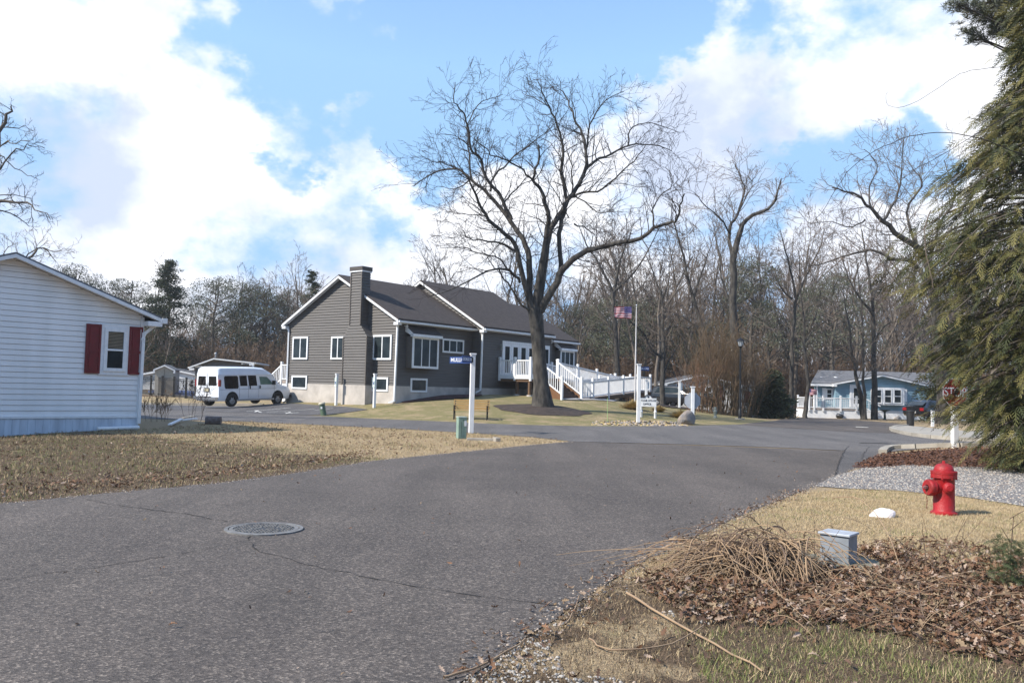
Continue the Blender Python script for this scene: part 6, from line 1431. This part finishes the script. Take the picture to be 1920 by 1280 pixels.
# unseen wood added behind the viewpoint to darken what the windows reflect
o_ = []; P = dict(n=[7, 3], ang=(20, 55), wob=.10, up=.05, seg=2.2, rmin=.04, lf=(.3, .5), f0=.25, f0t=.2, max=1); cc_ = []
for i in range(520):
    a = math.radians(rr.uniform(155, 385)); R_ = rr.uniform(60, 80); x, y = R_ * math.cos(a), R_ * math.sin(a)
    grow(rr, Vector((x, y, 0)), Vector((rr.gauss(0, .05), 0, 1)), rr.uniform(12, 17), .18, 0, P, o_)
tag(tubes(o_, 'far_woods', BARK_B), 'unseen bare grey-brown wood added behind the viewpoint for the window reflections', 'woods', None, 'stuff')
n = 36000; a_ = r_.uniform(math.radians(155), math.radians(385), n); R_ = r_.uniform(62, 84, n)
tag(cards(np.stack([R_ * np.cos(a_), R_ * np.sin(a_), r_.uniform(0, 1, n) ** 1.2 * 13], 1), 1.0, .35, 'withered_leaves', MATS['withered_leaves'], None, 10), 'unseen brown leaves added behind the viewpoint for the window reflections', 'leaves', None, 'stuff')
# ---------------------------------------------------------------- shrubs
def stems(name, label, g, n, H, spread, m, seed, r0=.02, up=.05, parts=None, kind=None):
    rr = random.Random(seed); o = []; P = dict(n=[4, 3, 2], ang=(12, 38), wob=.07, up=up, seg=.4, rmin=.006, lf=(.4, .65), f0=.25, f0t=.25, max=3)
    for i in range(n):
        a = rr.uniform(0, 6.28); q = rr.random() ** .5; b = Vector((g.x + spread * .35 * q * math.cos(a), g.y + spread * .35 * q * math.sin(a), hz(g.x, g.y) - .05))
        grow(rr, b, Vector((math.cos(a) * .28 * q, math.sin(a) * .28 * q, 1)), H * rr.uniform(.6, 1), r0 * rr.uniform(.6, 1.2), 0, P, o)
    b = tubes(o, name, m); b.location = (0, 0, 0); return tag(b, label, 'shrub')
YS_ = 57
for i, (px, H, sp, n, lab) in enumerate([(1315, 3.6, 3.0, 40, 'reddish bare shrub at the left of the tall multi-stem shrubs'), (1345, 5.9, 3.4, 70, 'tallest brown multi-stem bare shrub left of the lamp post'), (1378, 5.2, 2.8, 50, 'brown multi-stem bare shrub directly behind the lamp post'), (1402, 4.0, 2.0, 30, 'thin bare shrub just right of the lamp post')]):
    p = gp(px, YS_ + i * .6); stems('bare_shrub', lab, p, n, H, sp, mat('shrub_stems_%d' % i, (.16, .105, .06) if i else (.19, .10, .06), .9, (.10, .07, .04), 1), 90 + i, .028)
p = gp(298, 30); p = G(300, 790); stems('dry_weeds', 'clump of dry brown weeds at the corner of the white home', p, 11, 1.0, 1.6, TWIG_R, 95, .006, .02)
p = G(362, 789); stems('dry_weeds', 'thin dry stalks rising beside the broken boards', p, 8, 1.6, 1.0, TWIG, 96, .006, .04)
def tuft(label, g, R_, H, m, seed, n=700, name='ornamental_grass'):
    r = np.random.default_rng(seed); a = r.uniform(0, 6.28, n); q = r.uniform(0, 1, n); c = np.stack([g.x + np.cos(a) * q * R_ * .3, g.y + np.sin(a) * q * R_ * .3, np.full(n, g.z)], 1)
    e = c + np.stack([np.cos(a) * R_ * q, np.sin(a) * R_ * q, H * (1.1 - .6 * q) * r.uniform(.6, 1, n)], 1); w = np.stack([-np.sin(a), np.cos(a), a * 0], 1) * .02
    V = np.stack([c - w, c + w, e + w * .4, e - w * .4], 1).reshape(-1, 3); return tag(npmesh(name, V, np.arange(4 * n).reshape(n, 4), m), label, 'grass clump')
STRAW = mat('straw', (.48, .36, .16), .8, (.34, .24, .10), 6)
for i, (px, py, Y, R_, H, lab) in enumerate([(1186, 757, 49.5, .8, .55, 'yellow dry grass clump at the foot of the flagpole'), (1236, 764, 50, .45, .4, 'small yellow grass clump right of the office sign'), (1276, 770, 47, .7, .45, 'orange-yellow dry grass clump left of the boulder')]):
    p = at(px, py, Y); tuft(lab, Vector((p.x, Y, hz(p.x, Y))), R_, H, STRAW, 70 + i)
# ---------------------------------------------------------------- near evergreen at right
def spray_proto():
    """flat feathery spray along +X, 1 unit long, lying in XY"""
    V, Fq = [], []
    def leaf(x0, y0, ang, l, w):
        c, s = math.cos(ang), math.sin(ang); k = len(V)
        for a, b in ((0, 0), (.45 * l, w), (l, 0), (.45 * l, -w)): V.append((x0 + a * c - b * s, y0 + a * s + b * c, -.05 * (x0 + a) ** 2))
        Fq.append((k, k + 1, k + 2, k + 3))
    for i in range(5):
        x = .10 + i * .18; l = .42 * (1 - i / 8)
        for s in (1, -1): leaf(x + (.08 if s > 0 else 0), 0, s * (.72 - .07 * i), l, .026)
    leaf(0, 0, 0, 1.1, .026)
    return np.array(V), np.array(Fq)
SV, SF = spray_proto()
def sprays(cen, dirs, size, name, m, parent, seed, clump=None):
    r = np.random.default_rng(seed); n = len(cen); d = dirs / np.linalg.norm(dirs, axis=1, keepdims=True)
    ref = np.tile([0, 0, 1.0], (n, 1)) + r.normal(size=(n, 3)) * .9; e = np.cross(ref, d); e /= np.linalg.norm(e, axis=1, keepdims=True); f = np.cross(d, e)
    s = (size * r.uniform(.6, 1.25, n))[:, None, None]
    V = cen[:, None, :] + s * (SV[None, :, 0:1] * d[:, None, :] + SV[None, :, 1:2] * e[:, None, :] + SV[None, :, 2:3] * f[:, None, :] + np.array([0, 0, -.35])[None, None, :] * (SV[None, :, 0:1] ** 2))
    Fq = SF[None] + (np.arange(n) * len(SV))[:, None, None]
    mi = None if clump is None else np.repeat(clump, len(SF))
    return npmesh(name, V.reshape(-1, 3), Fq.reshape(-1, 4), m, parent, mi=mi)
TX, TY = 12.9, 19.3
ev = thing('evergreen_tree', (TX, TY, hz(TX, TY)), 'big olive green evergreen with drooping feathery sprays at the right edge', 'tree')
def Rz(z): return float(np.interp(z, [0.0, .5, 1.0, 2.2, 3.4, 4.6, 5.8, 7, 8.2, 9.3, 10.5, 13], [1.4, 2.0, 2.5, 3.15, 3.6, 4.2, 4.05, 3.2, 2.5, 1.7, 1.5, .9]))
r = np.random.default_rng(21); pr = random.Random(21); tr = [([Vector((TX, TY, z)) for z in (-.2, 2, 4, 6, 8, 10, 12.5)], [.26, .22, .19, .15, .11, .07, .03], 9)]
C_, D_, T_ = [], [], []
for i in range(820):
    z = .35 + 12.6 * pr.random() ** 1.02; a = pr.uniform(0, 6.28); Rr = Rz(z) * pr.uniform(.72, 1.10)
    if pr.random() < .2: Rr *= .8
    n = np.array([math.cos(a), math.sin(a), 0]); rise = .18 * Rr
    pts = [np.array([TX, TY, z]) + n * Rr * t + np.array([0, 0, rise * math.sin(t * 2.4) - .33 * Rr * t * t]) for t in (0, .25, .5, .75, 1)]
    tr.append(([Vector(p) for p in pts], [.035, .028, .02, .013, .006], 4))
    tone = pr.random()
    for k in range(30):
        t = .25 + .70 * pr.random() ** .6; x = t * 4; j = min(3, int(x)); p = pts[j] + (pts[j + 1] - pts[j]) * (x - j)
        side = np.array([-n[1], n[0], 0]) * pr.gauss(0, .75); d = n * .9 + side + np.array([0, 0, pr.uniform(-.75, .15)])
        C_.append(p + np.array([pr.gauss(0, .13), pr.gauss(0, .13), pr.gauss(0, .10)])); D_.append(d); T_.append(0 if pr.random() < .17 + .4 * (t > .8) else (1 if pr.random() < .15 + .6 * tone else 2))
T_ = np.array(T_); C_ = np.array(C_); D_ = np.array(D_)
vis = (C_[:, 0] < C_[:, 1] * .66 + .8)                       # leave the never-seen far side thinner
keep = vis | (r.random(len(C_)) < .35)
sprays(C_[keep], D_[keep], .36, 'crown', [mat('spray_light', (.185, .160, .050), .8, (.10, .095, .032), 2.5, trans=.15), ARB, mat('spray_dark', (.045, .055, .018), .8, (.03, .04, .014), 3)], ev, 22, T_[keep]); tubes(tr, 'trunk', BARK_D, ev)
# pine behind it, boughs against the sky
pt = thing('pine_tree', (17.0, 24.5, 0), 'tall pine whose needle tufts show against the sky at the top right corner', 'tree')
C_, D_ = [], []; tr = [([Vector((17.0, 24.5, z)) for z in (-.2, 4, 8, 12, 16)], [.3, .27, .22, .15, .06], 8)]; pr = random.Random(4)
for px, py, sp in [(1800, 8, .5), (1830, 20, .7), (1860, 32, .8), (1890, 25, .9), (1815, 62, .35), (1835, 72, .45), (1862, 55, .6), (1900, 60, .7), (1920, 90, .7), (1850, 5, .8), (1905, 0, .9), (1880, -20, 1.0), (1935, 30, 1)]:
    q = at(px, py, 24.0 + pr.uniform(-1.0, 1.0)); b0 = Vector((17.0, 24.5, q.z - 1.2)); md = b0.lerp(q, .55) + Vector((0, 0, -.15)); tr.append(([b0, md, q], [.06, .04, .015], 5))
    for i in range(int(85 * sp)):
        c = np.array(q) + np.array([pr.gauss(0, sp * .38), pr.gauss(0, sp * .38), pr.gauss(0, sp * .17)]); tr.append(([q.lerp(md, pr.random() * .3), Vector(c)], [.008, .005], 3))
        for k in range(16): C_.append(c + np.array([pr.gauss(0, .02)] * 3)); D_.append([pr.gauss(-.25, 1), pr.gauss(0, 1), pr.gauss(.45, .7)])
cards(np.array(C_), .15, .05, 'crown', PINE, pt, 3, np.array(D_)); tubes(tr, 'trunk', BARK_D, pt)
# whips and vines round the evergreen
def whip(label, pts, Y, r0, r1, kids=0, m=TWIG, seed=1):
    rr = random.Random(seed); o = []; q = [at(x, y, Y + d) for x, y, d in pts]
    poly_along(rr, q, r0, r1, o, dict(PT, n=[2, 2, 2, 2], max=3, rmin=.003), kids, jit=.008, klen=(.2, .6), lev=2)
    b = tubes(o, 'vine', m); tag(b, label, 'vine')
whip('thin wavy vine reaching left into the sky at the top right', [(1905, 118, .5), (1875, 126, 0), (1820, 132, 0), (1790, 145, 0), (1755, 168, 0), (1720, 190, 0), (1684, 202, 0), (1662, 193, 0), (1664, 172, 0)], 17.5, .007, .0035, 0, TWIG, 1)
whip('long arching whip sweeping left from the evergreen above the oak', [(1920, 292, .8), (1880, 275, .4), (1840, 260, 0), (1790, 250, 0), (1740, 250, 0), (1690, 260, 0), (1640, 283, 0), (1600, 312, 0), (1570, 350, 0), (1540, 400, 0), (1515, 425, 0)], 17, .012, .004, 0, TWIG, 2)
whip('curved pale vine hanging inside the evergreen edge', [(1745, 395, 0), (1733, 430, 0), (1737, 480, 0), (1748, 525, 0), (1750, 540, 0)], 15.2, .012, .006, 0, TWIG_B, 3)
whip('short pale vine crossing the evergreen sprays', [(1805, 455, 0), (1785, 480, 0), (1775, 495, 0), (1757, 507, 0)], 15.0, .010, .005, 0, TWIG_B, 4)
whip('straight bare branch crossing the evergreen top', [(1915, 200, .3), (1850, 240, 0), (1800, 270, 0), (1750, 300, 0), (1705, 322, 0)], 16.5, .010, .004, 10, TWIG, 5)

# ---------------------------------------------------------------- ground cover near the camera
GA = mat('dry_grass_blades', (.50, .40, .25), .9, (.38, .29, .17), 4, spec=.1); GB = mat('green_grass_blades', (.16, .19, .06), .8, (.24, .25, .09), 6, trans=.2); GC = mat('brown_grass_blades', (.19, .135, .088), .9, (.13, .09, .06), 5)
def blades(P2, h, w, name, mats, pick, label, tilt=1.1, seed=1):
    r = np.random.default_rng(seed); n = len(P2); a = r.uniform(0, 6.28, n); z = hzv(P2[:, 0], P2[:, 1]); c = np.stack([P2[:, 0], P2[:, 1], z], 1); hh = h * r.uniform(.4, 1.3, n); tl = tilt * r.uniform(.2, 1.2, n)
    tip = c + np.stack([np.cos(a) * hh * np.sin(tl), np.sin(a) * hh * np.sin(tl), hh * np.cos(tl) + .006], 1); b = r.uniform(0, 6.28, n); wv = np.stack([np.cos(b), np.sin(b), b * 0], 1) * w
    V = np.stack([c - wv, c + wv, tip], 1).reshape(-1, 3); o = npmesh(name, V, np.arange(3 * n).reshape(n, 3), mats, None, mi=pick); return tag(o, label, 'grass', None, 'stuff')
near_r = W2([(1600, 917), (1500, 924), (1400, 964), (1300, 1010), (1180, 1068), (1085, 1130), (980, 1202), (870, 1278)]) + [(-.6, 3.2), (1.2, 2.4), (5.5, 2.4), (7.0, 8.0), (8.2, 13.5)] + W2([(1925, 951), (1800, 931), (1680, 920)])
q = scatter(near_r, 2600, [grav_poly]); 
pr_g = np.where(q[:, 1] < 5.6, np.clip((5.9 - q[:, 1]) * .45, 0, .55), .06) * (q[:, 0] > 1.1); u_ = RNG.random(len(q)); pat = np.sin(q[:, 0] * 3.1 + 1.3 * np.sin(q[:, 1] * 2.2)) * np.sin(q[:, 1] * 4.0 + q[:, 0]); u_ = np.clip(u_ - .25 * pat, 0, 1)
pick = np.where(u_ < pr_g, 1, np.where((q[:, 1] < 7.3) & (RNG.random(len(q)) < .75), 2, 0))
blades(q, .034, .0028, 'dry_grass', [GA, GB, GC], pick, 'short dry and green grass along the right verge', seed=2)
gz_ = W2([(1340, 1180), (1480, 1178), (1640, 1190), (1800, 1225), (1900, 1250), (1900, 1290), (1330, 1290), (1300, 1230)]); q = scatter(gz_, 2600)
pat = np.sin(q[:, 0] * 5.0 + 1.5 * np.sin(q[:, 1] * 4)) * np.sin(q[:, 1] * 6.5) + RNG.normal(0, .45, len(q)); q = q[pat > .15]
blades(q, .055, .0026, 'green_grass', [GB, GA], np.where(RNG.random(len(q)) < .72, 0, 1), 'patches of fresh green grass below the leaf litter', .8, 5)
near_l = [(-9, 6.6)] + [(x - .02, y + .04) for x, y in EDGE_L] + NEAR[::-1][:6] + [(-11.6, 27), (-17, 21.5)]
q = scatter(near_l, 420); tanp = 1 / (1 + np.exp(-(q[:, 1] - (26 - .8 * (q[:, 0] + 10.7)) + .9) * 1.5)); pat = np.sin(q[:, 0] * .9 + 2 * np.sin(q[:, 1] * .5)) * np.sin(q[:, 1] * 1.1); u_ = RNG.random(len(q)) + .3 * pat
pick = np.where(RNG.random(len(q)) < tanp, 0, np.where(u_ < .30, 1, np.where(u_ < .90, 2, 0)))
blades(q, .04, .005, 'dry_grass', [GA, GB, GC], pick, 'short dry mottled grass on the left lawn', seed=3)
q = scatter(near_l, 30); pat = np.sin(q[:, 0] * 1.7) * np.sin(q[:, 1] * 1.3 + q[:, 0]) + RNG.normal(0, .4, len(q)); q = q[pat > .3]; q = np.repeat(q, 7, 0) + RNG.normal(0, .05, (len(q) * 7, 2)); q = q[inside(near_l, q[:, 0], q[:, 1])]
blades(q, .085, .005, 'grass_tufts', [GA, GC, GB], RNG.choice(3, len(q), p=[.45, .4, .15]), 'taller tufts in the left lawn', .7, 11)
def leaves(P2, size, label, mats, seed, lift=.02, zf_=None):
    """lobed, curled dead oak leaves"""
    r = np.random.default_rng(seed); n = len(P2); out_ = [(0, 0), (.12, .10), (.22, .05), (.36, .20), (.48, .08), (.62, .24), (.74, .09), (.86, .13), (1, 0)]
    top = [(x, y, .18 * y - .10 * (x - .5) ** 2 * 0) for x, y in out_]; prof = np.array([(x, 0, 0) for x, _ in out_] + [(x, y, 0) for x, y in out_] + [(x, -y, 0) for x, y in out_], dtype=float)
    k = len(out_); fl = [(i, i + 1, k + i + 1, k + i) for i in range(k - 1)] + [(i + 1, i, 2 * k + i, 2 * k + i + 1) for i in range(k - 1)]
    s = size * r.uniform(.55, 1.25, n); cu = r.uniform(-1.2, 1.6, n); fo = r.uniform(-.4, 1.3, n)
    L_ = np.repeat(prof[None], n, 0); X = L_[:, :, 0] - .5; Y = L_[:, :, 1]; Zl = cu[:, None] * (X ** 2 - .12) * .8 + fo[:, None] * np.abs(Y) * .9
    Lp = np.stack([X, Y, Zl], -1) * s[:, None, None]
    a = r.uniform(0, 6.28, n); b = r.normal(0, .45, n); c = r.normal(0, .45, n); ca_, sa = np.cos(a), np.sin(a); cb, sb = np.cos(b), np.sin(b); cc_, sc_ = np.cos(c), np.sin(c)
    Rx = np.zeros((n, 3, 3)); Rx[:, 0, 0] = 1; Rx[:, 1, 1] = cc_; Rx[:, 1, 2] = -sc_; Rx[:, 2, 1] = sc_; Rx[:, 2, 2] = cc_
    Ry = np.zeros((n, 3, 3)); Ry[:, 1, 1] = 1; Ry[:, 0, 0] = cb; Ry[:, 0, 2] = sb; Ry[:, 2, 0] = -sb; Ry[:, 2, 2] = cb
    Rz_ = np.zeros((n, 3, 3)); Rz_[:, 2, 2] = 1; Rz_[:, 0, 0] = ca_; Rz_[:, 0, 1] = -sa; Rz_[:, 1, 0] = sa; Rz_[:, 1, 1] = ca_
    V = np.einsum('nij,nkj->nki', Rz_ @ Ry @ Rx, Lp); z = hzv(P2[:, 0], P2[:, 1]) + lift + r.uniform(0, .05, n) * (zf_ if zf_ is not None else 1)
    V += np.stack([P2[:, 0], P2[:, 1], z], 1)[:, None, :]; Fq = np.array(fl)[None] + (np.arange(n) * 3 * k)[:, None, None]
    mi = np.repeat(r.choice(len(mats), n, p=[.4, .25, .2, .15]), len(fl)); o = npmesh('fallen_leaves', V.reshape(-1, 3), Fq.reshape(-1, 4), mats, None, smooth=False, mi=mi); return tag(o, label, 'leaves', None, 'stuff')
LM = [mat('leaf_rust', (.225, .118, .062), .8, (.13, .068, .038), 9, trans=.12), mat('leaf_brown', (.125, .066, .040), .85, (.07, .042, .028), 9), mat('leaf_tan', (.30, .215, .13), .8, (.22, .15, .09), 9, trans=.12), mat('leaf_pale', (.36, .27, .21), .85, (.26, .19, .14), 9)]
lp1 = W2([(1180, 1095), (1300, 1060), (1420, 1080), (1520, 1080), (1640, 1030), (1800, 1070), (1925, 1050)]) + [(5.0, 5.0), (3.6, 3.9)] + W2([(1925, 1250), (1800, 1235), (1700, 1200), (1560, 1175), (1400, 1178), (1300, 1170), (1250, 1140)])
q1 = scatter(lp1, 700); q2 = scatter(near_r, 16, [grav_poly]); q2 = q2[q2[:, 1] < 8.5]; lp2 = W2([(1560, 1040), (1500, 1100), (1700, 1180), (1925, 1250), (1925, 1040), (1700, 1010)]); q3 = scatter(lp2, 280)
lq = np.concatenate([q1, q2, q3]); sb = G(1573, 1063); lq = lq[((lq[:, 0] - sb.x - .07) ** 2 + (lq[:, 1] - sb.y - .12) ** 2 > .37 ** 2) | (RNG.random(len(lq)) < .06)]
leaves(lq, .078, 'dense litter of dead oak leaves around the brush pile', LM, 5)
ql = scatter(near_l, 9); ql = ql[(ql[:, 0] < -2.5) | (RNG.random(len(ql)) < .3)]; sl_ = W2([(0, 935), (420, 896), (700, 855), (700, 845), (420, 880), (0, 912)]); qs = scatter(sl_, 70)
leaves(np.concatenate([ql, qs]), .09, 'dead leaves scattered along the left lawn edge', LM, 6, .01)
# pebbles
def pebbles(P2, size, name, mats, pr_, label, seed, lift=.0):
    r = np.random.default_rng(seed); n = len(P2); o8 = np.array([(1, 0, 0), (0, 1, 0), (-1, 0, 0), (0, -1, 0), (0, 0, 1), (.5, .5, .75), (-.5, .55, .7), (.1, -.7, .65)], float); f = [(0, 1, 5), (1, 6, 5), (5, 6, 4), (1, 2, 6), (2, 4, 6), (2, 7, 4), (2, 3, 7), (3, 0, 7), (0, 5, 7), (5, 4, 7)]
    s = size * r.uniform(.5, 1.4, (n, 1, 1)) * np.stack([r.uniform(.7, 1.3, n), r.uniform(.7, 1.3, n), r.uniform(.45, .9, n)], 1)[:, None, :]; V = o8[None] * s; a = r.uniform(0, 6.28, n); X = V[:, :, 0] * np.cos(a)[:, None] - V[:, :, 1] * np.sin(a)[:, None]; Y = V[:, :, 0] * np.sin(a)[:, None] + V[:, :, 1] * np.cos(a)[:, None]
    V = np.stack([X + P2[:, 0:1], Y + P2[:, 1:2], V[:, :, 2] + hzv(P2[:, 0], P2[:, 1])[:, None] + lift], -1); Fq = np.array(f)[None] + (np.arange(n) * 8)[:, None, None]; mi = np.repeat(r.choice(len(mats), n, p=pr_), len(f))
    return tag(npmesh(name, V.reshape(-1, 3), Fq.reshape(-1, 3), mats, None, mi=mi), label, 'gravel', None, 'stuff')
SM = [mat('stone_white', (.42, .39, .35), .8, None, 20), mat('stone_grey', (.21, .20, .19), .85, None, 20), mat('stone_dark', (.13, .125, .13), .9, None, 20), mat('stone_tan', (.42, .34, .27), .85, None, 20)]
gq = scatter([p for p in grav_poly], 520); gq = gq[gq[:, 0] < gq[:, 1] * .66 + .5]
pebbles(gq, .017, 'gravel_stones', SM, [.2, .33, .32, .15], 'grey and white stones of the gravel drive behind the hydrant', 7, .012)
gp2 = W2([(860, 1279), (1000, 1192), (1030, 1200), (1060, 1260), (1200, 1279)]) + [(.3, 3.3), (-.7, 3.4)]
q = np.concatenate([scatter(gp2, 900), scatter(W2([(1235, 1150), (1300, 1135), (1400, 1160), (1330, 1172)]), 500), scatter(W2([(1000, 1192), (1085, 1130), (1110, 1140), (1030, 1200)]), 150)])
pebbles(q, .0115, 'gravel_stones', SM, [.55, .25, .05, .15], 'small pale stones at the road edge in the foreground', 8, .004)
def band(pts, w, dens):
    r = []
    for a, b in zip(pts[:-1], pts[1:]):
        l = math.dist(a, b); n = int(l * dens)
        for _ in range(n): k = RNG.random(); j = RNG.normal(0, w); ux, uy = (b[0] - a[0]) / l, (b[1] - a[1]) / l; r.append((a[0] + (b[0] - a[0]) * k - uy * j, a[1] + (b[1] - a[1]) * k + ux * j))
    return np.array(r)
eb = np.concatenate([band(EDGE_R, .10, 170), band(EDGE_L, .10, 110)])
pebbles(eb, .009, 'grit', [SM[2], SM[3], SM[1], mat('crumb', (.10, .075, .055), .9)], [.3, .25, .15, .3], 'grit and crumbled asphalt along the road edges', 21, .008)
rb_ = scatter(W2([(200, 930), (900, 850), (1500, 850), (1500, 915), (1080, 1120), (860, 1275), (300, 1275), (0, 1100)]), 1.1); leaves(rb_, .05, 'odd crumbs of dead leaf blown over the road', LM, 31, .012)
le = band(EDGE_R[3:], .13, 55); leaves(le, .055, 'small dead leaves caught along the right road edge', LM, 32, .012)
# mulch chips
mq = scatter(mulch_poly, 260); mq = mq[(mq[:, 0] < mq[:, 1] * .64 + .5)]; n = len(mq); r = np.random.default_rng(3); cen = np.stack([mq[:, 0], mq[:, 1], hzv(mq[:, 0], mq[:, 1]) + .03 + r.uniform(0, .04, n)], 1)
dr = r.normal(size=(n, 3)) * [1, 1, .3]; tag(cards(cen, .06, .3, 'mulch_chips', [mat('mulch_chip', (.16, .075, .045), .95, (.07, .035, .024), 5)], None, 4, dr), 'reddish bark chips on the bed under the evergreen', 'mulch', None, 'stuff')
q = scatter(W2([(1110, 791), (1200, 788), (1290, 792), (1290, 799), (1110, 796.5)]), 60); pebbles(q, .06, 'gravel_stones', [SM[3], SM[1], MULCH_D, STRAW], [.3, .2, .3, .2], 'rubble of small stones under the two street sign posts', 12, .0)

# ---------------------------------------------------------------- brush pile
rr = random.Random(9); o_ = []; cpile = G(1428, 1078)
STK = [mat('stick_tan', (.36, .25, .15), .85, (.26, .175, .11), 5), mat('stick_brown', (.17, .115, .08), .9, (.11, .075, .055), 5)]
def arc(p, a, L_, hgt, r, bend=.0, dip=.0, n=9):
    pts = []; d = Vector((math.cos(a), math.sin(a), 0)); sd = Vector((-d.y, d.x, 0)); k1 = rr.uniform(-.12, .12); ph = rr.uniform(0, 6)
    for i in range(n + 1):
        t = i / n; q = p + d * (L_ * t) + sd * (bend * L_ * t * t + .03 * math.sin(5 * t + ph)); z = hgt * 4 * t * (1 - t) + .03 + k1 * .2 * math.sin(6 * t + ph)
        pts.append(Vector((q.x, q.y, max(.012, hz(q.x, q.y) + z + p.z * (1 - t)))))
    return (pts, [r * (1 - .65 * i / n) for i in range(n + 1)], 5)
tan_, brn = [], []
for i in range(430):
    c = cpile + Vector((rr.gauss(.02, .30), rr.gauss(.1, .16), 0)); c.z = rr.uniform(.0, .22); a = rr.uniform(0, 6.28)
    L_ = rr.uniform(.25, .85); (tan_ if rr.random() < .38 else brn).append(arc(c - Vector((math.cos(a), math.sin(a), 0)) * L_ * .5, a, L_, rr.uniform(.02, .34) * (L_ / .8), rr.choice([.0022, .003, .004, .0065, .009]), rr.uniform(-.6, .6)))
for i in range(110):                                              # stems spilling left towards the road
    c = cpile + Vector((rr.uniform(-.45, .15), rr.gauss(.1, .22), 0)); c.z = rr.uniform(.02, .22); a = math.radians(180 + rr.gauss(6, 30)); tan_.append(arc(c, a, rr.uniform(.3, 1.0) * (1.6 if i % 6 == 0 else 1), rr.uniform(0, .10), rr.uniform(.0025, .0075), rr.uniform(-.5, .5)))
for i in range(75):                                              # drooping towards the viewer
    c = cpile + Vector((rr.gauss(-.05, .28), rr.uniform(-.15, .1), 0)); c.z = rr.uniform(.12, .32); a = math.radians(270 + rr.gauss(0, 28)); tan_.append(arc(c, a, rr.uniform(.3, .75), rr.uniform(.02, .15), rr.uniform(.003, .006), rr.uniform(-.3, .3)))
for i in range(80):                                              # and to the right through the litter
    c = G(rr.uniform(1520, 1900), rr.uniform(1010, 1210)); c.z = rr.uniform(0, .05); a = rr.gauss(0, .5) + (math.pi if rr.random() < .5 else 0); (tan_ if rr.random() < .55 else brn).append(arc(c, a, rr.uniform(.3, 1.0), rr.uniform(.0, .22), rr.uniform(.002, .005), rr.uniform(-.3, .3)))
for i in range(60):                                              # upright wisps
    c = cpile + Vector((rr.uniform(-.5, 1.9), rr.uniform(-.1, .45), 0)); d = Vector((rr.gauss(-.1, .5), rr.gauss(0, .3), 1)); brn.append(([c + d * (rr.uniform(.25, .6) * t) + Vector((.05 * t * t, 0, 0)) for t in (0, .3, .6, 1)], [.004, .003, .0025, .0015], 3))
bxp = G(1573, 1063)
def clear(p): return not any(bxp.x - .22 < q.x < bxp.x + .5 and bxp.y - .45 < q.y < bxp.y + .35 for q in p[0])
tan_ = [p for p in tan_ if clear(p)]; brn = [p for p in brn if clear(p)]
bp_ = thing('brush_pile', cpile, 'heap of tangled cut vine stems beside the grey utility box', 'brush pile')
o1 = tubes(tan_, 'pale_stems', STK[0], bp_); o2 = tubes(brn, 'dark_stems', STK[1], bp_); o1['kind'] = 'stuff'; o2['kind'] = 'stuff'
def stick(label, pts, r0, r1, seed, z=.03):
    P_ = [G(x, y) + Vector((0, 0, z + zz)) for x, y, zz in pts]; o = []; poly_along(random.Random(seed), P_, r0, r1, o, PT, 0, jit=.004); tag(tubes(o, 'fallen_stick', STK[0]), label, 'stick')
stick('long straight fallen stick crossing the verge to the lower right', [(1175, 1128, .04), (1250, 1165, 0), (1340, 1215, 0), (1430, 1268, 0)], .011, .006, 1)
stick('thin curved stick on the verge at lower left of the brush', [(1105, 1205, 0), (1130, 1222, 0), (1180, 1226, 0), (1260, 1215, 0), (1320, 1185, .02)], .006, .004, 2)
stick('short forked stick lying on the road edge', [(1060, 1178, 0), (1072, 1158, .0), (1086, 1128, .02)], .007, .004, 3)
stick('pale stick lying along the bottom edge of the road', [(832, 1279, 0), (870, 1268, 0), (925, 1245, 0), (985, 1205, 0)], .008, .005, 4)
stick('long arching vine over the utility box', [(1560, 1000, .38), (1600, 1005, .42), (1640, 1030, .36), (1670, 1060, .22), (1690, 1080, .02)], .006, .004, 5)
# small evergreen sprig at the right edge
sg_ = thing('evergreen_sapling', G(1895, 1105), 'small dark green evergreen sapling in the leaves at the right edge', 'sapling'); r = np.random.default_rng(4); g = G(1895, 1105); n = 520
cz = r.uniform(.02, .42, n); cen = np.stack([g.x + r.normal(0, .085, n), g.y + r.normal(0, .08, n), g.z + cz], 1); dd = np.stack([r.normal(0, 1, n), r.normal(0, 1, n), r.uniform(-.3, .9, n)], 1)
sprays(cen, dd, .085, 'foliage', mat('sapling_green', (.035, .055, .018), .75, (.07, .085, .03), 6, trans=.15), sg_, 9); tubes([([g, g + Vector((0, 0, .3)), g + Vector((.03, 0, .62))], [.008, .006, .003], 5)] + [([g + Vector((0, 0, .1 * k)), g + Vector((math.cos(k) * .22, math.sin(k) * .15, .1 * k + .14))], [.004, .002], 3) for k in range(1, 7)], 'stem', STK[1], sg_)

# ---------------------------------------------------------------- light haze that pales the far wood
hb = MB(); hb.box((0, 600, 11.5), (1820, 1820, 26)); ho = hb.build('haze', bpy.data.materials.new('haze'), None); ho['kind'] = 'stuff'
hm = ho.data.materials[0]; hm.use_nodes = True; t_ = hm.node_tree; t_.nodes.remove(t_.nodes['Principled BSDF'])
pv_ = t_.nodes.new('ShaderNodeVolumePrincipled'); pv_.inputs['Density'].default_value = .0004; pv_.inputs['Color'].default_value = (.92, .94, .97, 1); pv_.inputs['Anisotropy'].default_value = .2
t_.links.new(pv_.outputs[0], t_.nodes['Material Output'].inputs['Volume'])
